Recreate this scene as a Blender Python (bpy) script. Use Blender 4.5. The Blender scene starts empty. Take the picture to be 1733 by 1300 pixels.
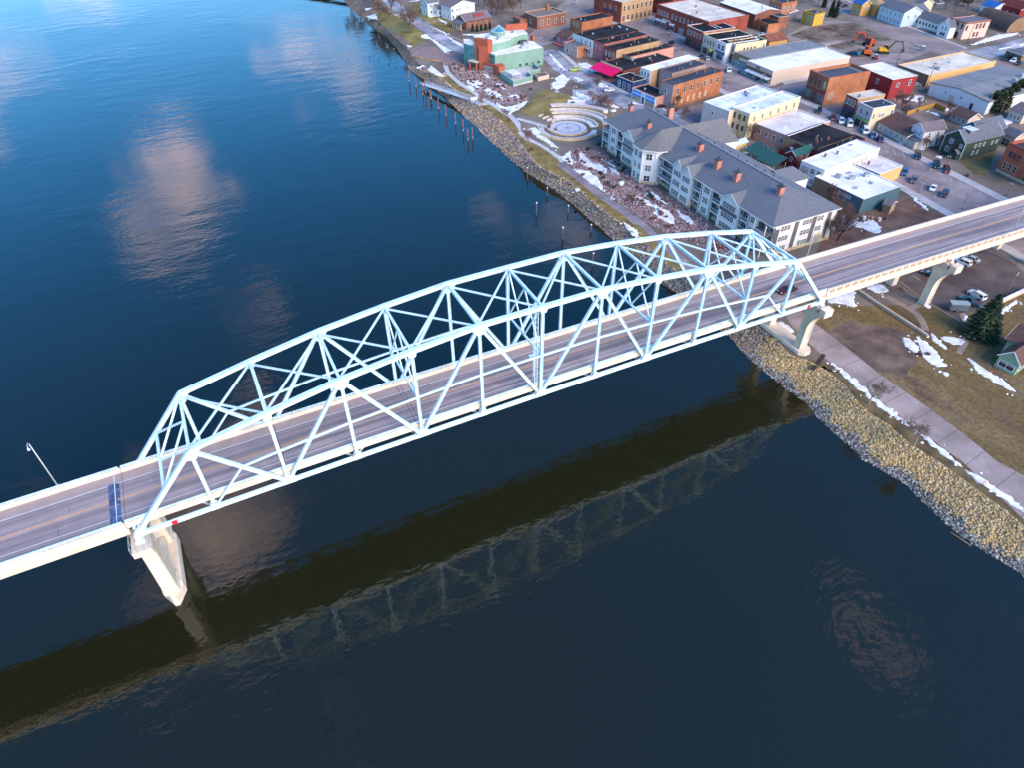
import bpy, math, random
from mathutils import Vector, Matrix
random.seed(7)
S = bpy.context.scene
COL = S.collection
PI = math.pi
R = math.radians

# ---------------------------------------------------------------- camera
cd = bpy.data.cameras.new('camera'); cam = bpy.data.objects.new('camera', cd); COL.objects.link(cam)
cd.sensor_width = 36.0; cd.lens = 24.064; cd.clip_start = 1.0; cd.clip_end = 6000.0
cam.matrix_world = (Matrix.Translation((25.208, -84.332, 107.80)) @ Matrix.Rotation(-0.44715, 4, 'Z')
                    @ Matrix.Rotation(0.84455, 4, 'X') @ Matrix.Rotation(-0.0098, 4, 'Z'))
S.camera = cam

# ---------------------------------------------------------------- sky, sun, exposure
SUN_EL, SUN_AZ = 33.0, 166.0          # degrees; azimuth measured from +y towards +x
W = bpy.data.worlds.new('World'); S.world = W; W.use_nodes = True
nt = W.node_tree; nt.nodes.clear()
N = nt.nodes.new; LK = nt.links.new
out = N('ShaderNodeOutputWorld'); bg = N('ShaderNodeBackground'); bg.inputs['Strength'].default_value = 0.148
sky = N('ShaderNodeTexSky'); sky.sky_type = 'NISHITA'; sky.sun_disc = False
sky.sun_elevation = R(SUN_EL); sky.sun_rotation = R(SUN_AZ); sky.altitude = 200.0
sky.air_density = 1.0; sky.dust_density = 0.9; sky.ozone_density = 2.0
tc = N('ShaderNodeTexCoord'); sep = N('ShaderNodeSeparateXYZ'); LK(tc.outputs['Generated'], sep.inputs[0])
mx = N('ShaderNodeMath'); mx.operation = 'MAXIMUM'; mx.inputs[1].default_value = 0.06; LK(sep.outputs['Z'], mx.inputs[0])
dx = N('ShaderNodeMath'); dx.operation = 'DIVIDE'; LK(sep.outputs['X'], dx.inputs[0]); LK(mx.outputs[0], dx.inputs[1])
dy = N('ShaderNodeMath'); dy.operation = 'DIVIDE'; LK(sep.outputs['Y'], dy.inputs[0]); LK(mx.outputs[0], dy.inputs[1])
cv = N('ShaderNodeCombineXYZ'); LK(dx.outputs[0], cv.inputs[0]); LK(dy.outputs[0], cv.inputs[1]); cv.inputs[2].default_value = 25.3
cn = N('ShaderNodeTexNoise'); cn.inputs['Scale'].default_value = 0.9; cn.inputs['Detail'].default_value = 6.0
cn.inputs['Roughness'].default_value = 0.55; cp_ = N('ShaderNodeMapping'); cp_.inputs['Scale'].default_value = (1.8, 1.16, 1); cp_.inputs['Location'].default_value = (-0.38, -0.27, 0)
LK(cv.outputs[0], cp_.inputs[0]); LK(cp_.outputs[0], cn.inputs['Vector'])
cr = N('ShaderNodeMapRange'); cr.inputs[1].default_value = 0.585; cr.inputs[2].default_value = 0.74; cr.inputs[4].default_value = 0.65
LK(cn.outputs['Fac'], cr.inputs[0])
cm = N('ShaderNodeMix'); cm.data_type = 'RGBA'; LK(cr.outputs[0], cm.inputs['Factor'])
hs = N('ShaderNodeHueSaturation'); hs.inputs['Saturation'].default_value = 1.48; LK(sky.outputs[0], hs.inputs['Color'])
LK(hs.outputs[0], cm.inputs['A']); cm.inputs['B'].default_value = (14.0, 9.6, 7.8, 1)
LK(cm.outputs['Result'], bg.inputs['Color']); LK(bg.outputs[0], out.inputs['Surface'])

sl = bpy.data.lights.new('sun', 'SUN'); sl.energy = 1.5; sl.angle = R(35); sl.color = (1.0, 0.80, 0.60)
so = bpy.data.objects.new('sun', sl); COL.objects.link(so)
sd = Vector((math.sin(R(SUN_AZ)) * math.cos(R(SUN_EL)), math.cos(R(SUN_AZ)) * math.cos(R(SUN_EL)), math.sin(R(SUN_EL))))
so.rotation_euler = sd.to_track_quat('Z', 'Y').to_euler(); so.location = (25, -200, 200)

S.view_settings.view_transform = 'Standard'; S.view_settings.look = 'None'
S.view_settings.exposure = 1.5; S.view_settings.gamma = 1.0
S.render.engine = 'CYCLES'
S.render.resolution_x = 1024; S.render.resolution_y = 769

# ---------------------------------------------------------------- materials
MATS = {}
def mat(name, col, rough=0.8, var=0.12, scale=0.6, bump=0.0, bscale=None, metal=0.0, col2=None, detail=4.0, stretch=None, spec=0.2):
    """procedural surface: noise between two tones, optional bump"""
    if name in MATS: return MATS[name]
    m = bpy.data.materials.new(name); m.use_nodes = True
    n = m.node_tree.nodes; l = m.node_tree.links
    b = n['Principled BSDF']; b.inputs['Roughness'].default_value = rough; b.inputs['Metallic'].default_value = metal
    b.inputs['Specular IOR Level'].default_value = spec
    t = n.new('ShaderNodeTexCoord'); src = t.outputs['Object']
    if stretch:
        mp = n.new('ShaderNodeMapping'); mp.inputs['Scale'].default_value = stretch
        l.new(src, mp.inputs[0]); src = mp.outputs[0]
    no = n.new('ShaderNodeTexNoise'); no.inputs['Scale'].default_value = scale; no.inputs['Detail'].default_value = detail
    no.inputs['Roughness'].default_value = 0.6; l.new(src, no.inputs['Vector'])
    cr = n.new('ShaderNodeValToRGB')
    a = [max(0, c * (1 - var)) for c in col]; z = [min(1, c * (1 + var)) for c in (col2 or col)]
    cr.color_ramp.elements[0].position = 0.34; cr.color_ramp.elements[1].position = 0.66
    cr.color_ramp.elements[0].color = (*a, 1); cr.color_ramp.elements[1].color = (*z, 1)
    l.new(no.outputs['Fac'], cr.inputs[0]); l.new(cr.outputs[0], b.inputs['Base Color'])
    if bump:
        n2 = n.new('ShaderNodeTexNoise'); n2.inputs['Scale'].default_value = bscale or scale * 6; n2.inputs['Detail'].default_value = 5
        l.new(src, n2.inputs['Vector'])
        bp = n.new('ShaderNodeBump'); bp.inputs['Strength'].default_value = bump; bp.inputs['Distance'].default_value = 0.1
        l.new(n2.outputs['Fac'], bp.inputs['Height']); l.new(bp.outputs[0], b.inputs['Normal'])
    MATS[name] = m
    return m

def glass_mat(name, col, rough=0.08):
    if name in MATS: return MATS[name]
    m = mat(name, col, rough, 0.35, 0.35, spec=0.8); return m

# ---------------------------------------------------------------- mesh helpers
class MB:
    def __init__(s): s.v = []; s.f = []; s.m = []
    def poly(s, pts, mi=0):
        k = len(s.v); s.v += [tuple(p) for p in pts]; s.f.append(tuple(range(k, k + len(pts)))); s.m.append(mi)
    def hexa(s, p, mi=0):
        """8 corners: bottom 0-3 counter-clockwise seen from above, top 4-7"""
        k = len(s.v); s.v += [tuple(q) for q in p]
        for f in ((3, 2, 1, 0), (4, 5, 6, 7), (0, 1, 5, 4), (1, 2, 6, 5), (2, 3, 7, 6), (3, 0, 4, 7)):
            s.f.append(tuple(k + i for i in f)); s.m.append(mi)
        return s
    def box(s, x0, x1, y0, y1, z0, z1, mi=0):
        return s.hexa([(x0, y0, z0), (x1, y0, z0), (x1, y1, z0), (x0, y1, z0), (x0, y0, z1), (x1, y0, z1), (x1, y1, z1), (x0, y1, z1)], mi)
    def bar(s, a, b, w, h, up=(0, 0, 1), mi=0):
        a = Vector(a); b = Vector(b); d = (b - a).normalized(); u = Vector(up)
        if abs(d.dot(u)) > 0.99: u = Vector((0, 1, 0)) if abs(d.y) < 0.9 else Vector((1, 0, 0))
        sx = d.cross(u).normalized(); uu = sx.cross(d).normalized()
        c = []
        for p in (a, b):
            for i, j in ((-1, -1), (1, -1), (1, 1), (-1, 1)): c.append(p + sx * (i * w / 2) + uu * (j * h / 2))
        k = len(s.v); s.v += [tuple(q) for q in c]
        for f in ((0, 1, 2, 3), (7, 6, 5, 4), (0, 4, 5, 1), (1, 5, 6, 2), (2, 6, 7, 3), (3, 7, 4, 0)):
            s.f.append(tuple(k + i for i in f)); s.m.append(mi)
        return s
    def tube(s, pts, rad, n=6, mi=0, cap=True):
        """pts list of points, rad number or list"""
        k0 = len(s.v); m = len(pts); P = [Vector(p) for p in pts]
        for i, p in enumerate(P):
            d = (P[min(i + 1, m - 1)] - P[max(i - 1, 0)]).normalized()
            u = Vector((0, 0, 1)) if abs(d.z) < 0.9 else Vector((1, 0, 0))
            a = d.cross(u).normalized(); b = a.cross(d).normalized()
            r = rad[i] if isinstance(rad, (list, tuple)) else rad
            for j in range(n):
                t = 2 * PI * j / n; s.v.append(tuple(p + a * (math.cos(t) * r) + b * (math.sin(t) * r)))
        for i in range(m - 1):
            for j in range(n):
                q = k0 + i * n; s.f.append((q + j, q + n + j, q + n + (j + 1) % n, q + (j + 1) % n)); s.m.append(mi)
        if cap:
            s.f.append(tuple(k0 + j for j in range(n))); s.m.append(mi)
            s.f.append(tuple(k0 + (m - 1) * n + j for j in range(n - 1, -1, -1))); s.m.append(mi)
        return s
    def prism(s, pts, z0, z1, mi=0, top=None, bottom=True):
        """pts 2D outline ccw; extruded; top may be a scaled outline"""
        k = len(s.v); n = len(pts); tp = top or pts
        s.v += [(p[0], p[1], z0) for p in pts] + [(p[0], p[1], z1) for p in tp]
        if bottom: s.f.append(tuple(k + i for i in range(n - 1, -1, -1))); s.m.append(mi)
        s.f.append(tuple(k + n + i for i in range(n))); s.m.append(mi)
        for i in range(n):
            j = (i + 1) % n; s.f.append((k + i, k + j, k + n + j, k + n + i)); s.m.append(mi)
        return s
    def mesh(s, name, mats):
        me = bpy.data.meshes.new(name); me.from_pydata(s.v, [], s.f)
        for m in (mats if isinstance(mats, (list, tuple)) else [mats]): me.materials.append(m)
        if any(s.m): me.polygons.foreach_set('material_index', s.m)
        me.update(); return me
    def build(s, name, mats, parent=None, loc=None, rz=0.0, smooth=False):
        o = bpy.data.objects.new(name, s.mesh(name, mats))
        if smooth: o.data.polygons.foreach_set('use_smooth', [True] * len(o.data.polygons))
        return link(o, parent, loc, rz)

def link(o, parent=None, loc=None, rz=0.0):
    COL.objects.link(o)
    if parent is not None: o.parent = parent
    if loc is not None: o.location = loc
    if rz: o.rotation_euler = (0, 0, rz)
    return o
def empty(name, loc=(0, 0, 0), rz=0.0):
    o = bpy.data.objects.new(name, None); o.empty_display_size = 0.5
    return link(o, None, loc, rz)
def tag(o, label=None, cat=None, group=None, kind=None):
    if label: o['label'] = label
    if cat: o['category'] = cat
    if group: o['group'] = group
    if kind: o['kind'] = kind
    return o
def inst(me, name, parent, loc, rz=0.0, scale=None):
    o = bpy.data.objects.new(name, me); link(o, parent, loc, rz)
    if scale: o.scale = scale
    return o
def copy_tree(o, parent=None):
    cp = o.copy(); COL.objects.link(cp); cp.parent = parent
    for ch in list(o.children): copy_tree(ch, cp)
    return cp
GZ = 4.0
# ---------------------------------------------------------------- measured layout, metres (x along the bridge, y upstream)
BL = {'awning_bar': (225.1, 195.2, -1.396, 16.1, 31.1, 4.4),
 'bank': (284.3, 37.7, -1.693, 16.0, 19.8, 10),
 'black_low': (232.7, 88.0, -1.431, 14.4, 20.6, 5.5),
 'black_rear': (223.2, 85.8, -1.431, 5.1, 19.5, 4.6),
 'black_side': (233.3, 79.2, -1.431, 4.8, 23.1, 5.5),
 'blue_far': (463.6, 187.3, -1.693, 8.9, 9.4, 4),
 'blue_house': (176.2, 336.0, -1.361, 7.0, 7.8, 7),
 'blue_shop': (209.6, 175.7, -1.431, 10.8, 7.9, 4.6),
 'brick_bungalow': (188.7, 301.7, -1.396, 9.2, 16.4, 4.2),
 'brick_store': (280.1, 211.1, -1.606, 13.8, 19.4, 9),
 'brown_cabin': (304.3, 81.9, -1.676, 8.2, 6.4, 3.2),
 'brown_garage': (335.1, 222.9, -1.641, 10.2, 6.7, 6),
 'brown_office': (225.4, 286.2, -1.466, 13.4, 19.1, 6),
 'brown_shed': (307.6, 195.6, -1.623, 9.2, 11.1, 4),
 'bungalow': (273.8, 83.0, -1.728, 15.5, 15.0, 3.4),
 'corner_brick': (224.1, 152.8, -1.396, 7.5, 29.9, 9.5),
 'cream_block': (230.6, 114.8, -1.396, 8.6, 30.2, 9.5),
 'cream_far': (432.2, 208.8, -1.693, 5.5, 7.9, 5),
 'cream_store': (279.3, 197.3, -1.623, 10.7, 20.4, 8.5),
 'green_cottage': (182.6, -25.0, -1.422, 4.4, 6.0, 3.6),
 'green_house': (281.4, 62.4, -1.606, 8.5, 18.7, 6.2),
 'grey_market': (292.4, 173.4, -1.571, 13.4, 44.9, 6),
 'grey_shed': (353.5, 232.9, -1.571, 6.2, 6.3, 3.5),
 'grey_shop': (269.3, 96.2, -1.658, 7.5, 10.9, 8.5),
 'lilac_house': (272.3, 74.2, -1.728, 6.0, 9.3, 6.5),
 'mid_brick': (230.4, 167.4, -1.414, 7.6, 20.7, 8.5),
 'mural_shop': (207.8, 157.8, -1.449, 14.8, 8.5, 4.5),
 'mus_glass': (166.7, 242.4, -1.396, 5.4, 9.9, 9.5),
 'mus_high': (176.8, 232.9, -1.396, 9.8, 24.4, 11),
 'mus_low': (176.9, 226.3, -1.396, 5.2, 25.5, 7.8),
 'ochre_house': (394.9, 220.3, -1.658, 7.3, 6.1, 6),
 'office_annex': (213.9, 291.3, -1.466, 7.3, 7.8, 3.6),
 'orange_garage': (326.0, 221.4, -1.641, 14.9, 8.3, 4.5),
 'orange_shop': (240.6, 261.5, -1.431, 9.9, 21.3, 7),
 'pink_corner': (410.5, 163.5, -1.693, 10.0, 15.8, 8),
 'pink_cottage': (219.1, 247.6, -1.431, 9.4, 9.6, 4),
 'pink_low': (233.3, 102.1, -1.414, 14.9, 24.6, 5.5),
 'porch_house': (179.5, 332.0, -1.361, 6.4, 4.8, 4),
 'quonset': (442.6, 166.9, -1.693, 22.2, 15.2, 3.5),
 'ranch': (400.7, 124.5, -1.693, 9.2, 13.5, 3.5),
 'red_back': (349.5, 235.2, -1.571, 9.6, 10.9, 9),
 'red_barn_far': (471.5, 178.1, -1.693, 16.0, 15.4, 5),
 'red_block': (273.3, 280.9, -1.396, 22.9, 24.4, 10.5),
 'red_far': (277.8, 251.4, -1.518, 8.9, 11.9, 13),
 'red_hall': (292.6, 235.2, -1.518, 42.3, 26.8, 10.5),
 'red_rear': (218.1, 82.0, -1.431, 4.0, 9.0, 4.6),
 'red_shop': (273.4, 105.7, -1.641, 6.2, 13.8, 8.5),
 'red_white': (305.5, 123.5, -1.641, 20.0, 13.7, 8),
 'row_low': (236.7, 203.2, -1.431, 7.0, 28.4, 5.5),
 'row_pink': (231.4, 219.4, -1.431, 8.7, 27.7, 8),
 'row_red': (231.3, 208.5, -1.431, 8.8, 27.7, 8),
 'row_white': (230.5, 230.9, -1.431, 15.9, 29.6, 8),
 'shed': (218.6, 42.5, -1.222, 2.2, 4.7, 2.6),
 'side_house': (327.4, 73.3, -1.658, 6.1, 9.9, 4),
 'side_house2': (300.7, 59.6, -1.658, 5.6, 5.3, 4),
 'slate_house': (292.7, 66.9, -1.606, 7.8, 13.6, 5.5),
 'solar_brick': (279.9, 126.3, -1.623, 11.4, 21.9, 11),
 'stone_shop': (213.2, 229.6, -1.431, 10.9, 8.0, 5),
 'tan_annex': (234.0, 61.9, -1.466, 9.8, 12.2, 4.5),
 'tan_flat': (347.1, 125.7, -1.571, 16.6, 43.9, 5),
 'tan_house': (403.2, 217.6, -1.658, 9.6, 8.3, 6),
 'tan_store': (281.1, 185.2, -1.623, 6.6, 18.1, 8.5),
 'teal_shop': (217.0, 55.2, -1.501, 19.2, 17.9, 5),
 'victorian': (400.8, 198.9, -1.693, 18.2, 11.9, 7),
 'victorian_wing': (412.1, 198.2, -1.693, 11.5, 7.7, 5.5),
 'warehouse': (340.5, 97.8, -1.536, 26.5, 44.0, 5),
 'warehouse_white': (227.1, 123.5, -1.396, 12.7, 32.2, 9),
 'white_cottage': (407.2, 182.9, -1.693, 19.6, 7.8, 4.2),
 'white_gable': (399.4, 167.1, -1.693, 7.0, 4.2, 5.5),
 'white_house': (188.3, 322.5, -1.361, 10.0, 16.3, 7),
 'white_long': (224.2, 69.9, -1.414, 9.2, 30.4, 7),
 'white_market': (289.7, 158.8, -1.571, 17.0, 46.0, 6),
 'white_roof': (229.7, 175.5, -1.396, 6.2, 30.5, 8),
 'white_store': (278.3, 188.3, -1.623, 7.5, 18.9, 8.5),
 'white_top': (330.1, 239.9, -1.571, 29.7, 17.8, 7),
 'yellow_house': (356.7, 218.2, -1.536, 8.6, 7.5, 6),
 'yellow_stair': (205.3, 99.4, -1.396, 3.2, 6.3, 4)}
PO = {'bank': [(153.9, 410.2), (150.6, 387.3), (145.3, 342.7), (142.5, 309.3), (141.5, 284.1), (140.5, 268.8), (137.5, 250.7), (138.8, 243.1), (138.0, 235.6), (140.8, 225.4), (139.2, 214.7), (140.1, 201.4), (140.5, 185.4),
          (141.6, 179.5), (141.5, 166.0), (140.9, 156.0), (135.5, 122.3), (136.9, 115.3), (139.3, 107.4), (139.4, 101.5), (138.7, 92.3), (138.3, 84.0), (139.0, 78.6), (139.9, 72.7), (138.9, 67.0), (139.5, 63.7),
          (137.9, 48.1), (138.0, 37.0), (140.4, 22.4), (141.2, 7.8), (139.4, 0.0), (141.9, -2.0), (141.0, -4.9), (144.1, -5.8), (142.8, -10.5), (143.1, -13.8), (141.3, -17.9), (140.5, -21.0), (141.8, -24.9),
          (141.1, -30.9), (141.4, -35.7), (142.2, -39.3), (142.5, -44.2), (142.6, -48.5), (142.8, -51.9), (142.6, -56.4), (142.1, -63.1), (142.6, -78.4)],
 'bank_lawn': [(271.6, 58.7), (276.9, 60.0), (284.5, 59.1), (298.9, 62.3), (287.2, 55.7), (268.3, 45.3), (266.3, 48.2)],
 'brown_lot': [(303.1, 116.5), (317.6, 116.2), (321.9, 108.2), (320.3, 97.9), (314.2, 93.1), (308.8, 98.5), (290.1, 97.8), (298.5, 109.2)],
 'condo_beds': [(147.2, 126.5), (152.9, 129.0), (160.2, 128.8), (161.3, 120.6), (162.8, 110.5), (161.9, 100.9), (158.7, 94.8), (162.8, 89.8), (162.5, 82.0), (162.9, 79.1), (163.4, 80.9), (163.7, 71.9), (163.6, 62.9),
                (164.2, 55.4), (161.4, 55.5), (165.0, 49.6), (165.1, 41.6), (158.4, 39.9), (148.4, 59.2), (146.3, 71.6), (146.0, 82.4), (145.4, 87.5), (145.3, 94.1), (145.3, 103.9), (145.7, 114.8)],
 'dirt_lot': [(320.8, 203.8), (361.7, 221.5), (376.1, 215.5), (378.7, 193.8), (377.9, 173.7), (369.3, 159.3), (346.4, 146.5), (339.7, 149.9), (318.5, 155.1), (327.2, 181.4)],
 'dirt_pit': [(330.0, 206.1), (353.5, 213.1), (369.5, 211.0), (378.4, 207.8), (374.5, 190.0), (371.3, 175.8), (363.1, 176.0), (349.2, 176.5), (333.9, 175.3), (334.2, 185.7), (330.7, 194.4)],
 'garden_left': [(173.0, 363.8), (184.6, 365.3), (184.6, 335.7), (179.7, 312.9), (175.2, 298.0), (168.9, 292.4), (168.0, 319.1), (167.8, 341.1)],
 'grass_hill': [(174.6, 192.7), (181.4, 180.3), (180.1, 174.4), (173.1, 171.5), (167.8, 172.5), (164.6, 165.4), (162.9, 157.8), (158.5, 160.0), (155.4, 166.7), (152.1, 172.6), (161.6, 181.2), (169.3, 190.5)],
 'greyband': [(137.1, 15.8), (136.7, 9.2), (137.2, 3.0), (137.3, -1.6), (136.4, -3.9), (136.7, -9.3), (135.6, -15.9), (135.5, -21.5), (135.4, -26.9), (134.6, -30.5), (136.2, -37.4), (136.6, -41.2), (136.8, -46.0),
              (136.4, -49.9), (136.9, -53.5), (137.1, -57.2), (138.0, -61.0), (139.8, -66.0), (141.3, -80.7)],
 'left_park': [(158.4, 365.9), (158.0, 339.4), (158.2, 310.1), (157.9, 292.3), (151.8, 284.2), (144.0, 277.4), (145.9, 290.1), (146.0, 304.4), (144.5, 317.3), (143.3, 332.1), (149.1, 358.1)],
 'levee2': [(199.1, 238.2), (191.6, 209.9), (190.3, 186.7), (190.9, 170.3), (195.1, 154.5), (196.7, 133.6)],
 'levee2_r': [(204.2, 241.3), (202.1, 214.7), (205.5, 197.7), (204.1, 178.0), (203.4, 163.9), (205.4, 141.5)],
 'levee_st': [(162.7, 392.9), (159.5, 356.2), (159.5, 320.4), (159.9, 285.5), (160.6, 263.5), (165.3, 253.3)],
 'levee_st_r': [(167.7, 390.2), (167.1, 355.8), (168.5, 320.4), (168.4, 291.1), (167.9, 270.2), (169.4, 262.8)],
 'museum_yard': [(150.2, 241.8), (159.7, 239.1), (162.8, 226.0), (162.0, 207.0), (164.1, 193.8), (164.1, 186.1), (159.6, 177.3), (158.1, 181.8), (150.7, 182.0), (148.2, 186.9), (146.5, 195.2), (146.1, 209.1),
                 (146.4, 219.3), (147.3, 229.6)],
 'parking': [(188.7, 11.5), (187.2, 2.9), (187.5, -7.8), (192.2, -6.8), (203.1, -7.2), (215.3, -5.8), (222.8, -0.6), (225.4, 4.1), (224.5, 12.7), (198.2, 13.6)],
 'path_condo': [(141.4, 120.1), (141.9, 111.1), (141.8, 101.6), (141.7, 92.6), (142.0, 85.5), (142.5, 79.0), (142.0, 70.9), (143.4, 70.1), (142.3, 60.5), (140.8, 48.3)],
 'path_condo_r': [(144.8, 121.7), (145.4, 114.3), (145.1, 103.5), (145.0, 93.7), (145.1, 87.1), (145.7, 82.0), (145.8, 70.9), (145.7, 69.0), (144.6, 57.5), (144.0, 47.5)],
 'path_low': [(140.8, 48.3), (139.5, 37.8), (151.3, 17.1), (148.3, 9.4), (147.1, 2.6), (146.1, -5.1), (146.0, -17.8), (145.9, -29.2), (146.4, -40.3), (144.0, -55.4), (144.0, -68.1)],
 'path_low_r': [(144.0, 47.5), (143.1, 37.5), (156.3, 17.4), (154.2, 9.0), (154.3, 5.8), (153.9, -2.6), (153.2, -14.7), (153.6, -25.5), (153.5, -35.7), (152.7, -43.4), (155.6, -54.2), (154.9, -66.6)],
 'path_white': [(147.2, 243.3), (144.3, 232.3), (143.8, 222.8), (143.4, 214.6), (144.5, 204.0), (144.2, 194.5), (145.6, 182.7), (145.7, 174.8), (146.5, 169.3), (145.5, 161.6), (143.4, 153.2), (142.2, 152.5),
                (141.9, 144.4), (143.7, 139.9), (144.4, 132.5), (144.5, 124.3), (143.9, 121.2)],
 'path_white_r': [(149.3, 242.8), (146.7, 233.3), (145.8, 222.8), (146.0, 215.3), (146.8, 204.7), (146.7, 194.2), (148.1, 183.3), (148.3, 177.0), (148.9, 170.6), (147.8, 161.2), (144.3, 153.8), (144.4, 145.3),
                  (145.2, 140.6), (146.3, 132.9), (146.6, 125.1), (146.4, 121.3)],
 'plaza': [(141.9, 269.4), (147.8, 275.4), (153.2, 273.9), (156.4, 263.1), (159.8, 258.7), (163.9, 250.3), (156.9, 246.6), (148.0, 244.0), (149.1, 249.4), (144.8, 254.1), (141.8, 259.3), (139.1, 265.7)],
 'shop_yard': [(196.0, 45.6), (208.3, 43.8), (231.9, 45.9), (230.7, 40.1), (233.2, 31.9), (219.5, 31.5), (205.3, 33.1), (191.6, 33.2), (179.8, 33.3)],
 'shore': [(148.2, 434.9), (144.4, 411.4), (142.1, 381.4), (141.8, 360.0), (141.5, 340.0), (142.4, 317.7), (141.1, 295.3), (137.2, 271.0), (135.1, 255.1), (135.8, 245.6), (137.1, 236.0), (136.7, 227.7), (136.4, 213.6),
           (135.9, 204.2), (135.6, 194.2), (135.0, 184.8), (135.0, 174.7), (134.2, 166.2), (133.1, 131.7), (133.8, 125.5), (134.7, 118.7), (135.7, 112.8), (136.0, 107.9), (136.1, 101.5), (136.3, 94.8), (136.0, 88.6),
           (136.1, 82.4), (136.1, 77.5), (135.9, 72.3), (135.6, 73.6), (134.5, 45.7), (135.7, 39.7), (135.2, 26.8), (136.1, 16.9), (134.8, 10.1), (134.3, 5.0), (134.7, -0.3), (134.8, -5.2), (135.3, -11.2),
           (133.9, -16.9), (133.9, -22.1), (133.7, -26.0), (133.3, -29.3), (135.9, -37.7), (135.7, -40.9), (135.1, -44.1), (134.6, -48.2), (134.6, -51.1), (135.3, -54.4), (135.9, -57.2), (137.1, -59.8), (137.1, -62.3),
           (137.3, -68.4), (138.5, -83.0)],
 'top_lot': [(209.9, 271.5), (221.9, 281.1), (245.0, 311.6), (262.3, 327.7), (284.5, 327.8), (274.4, 304.1), (269.9, 287.8), (240.0, 278.6), (228.4, 270.7), (223.1, 262.4), (206.8, 253.9), (205.5, 263.0)]}
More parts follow.
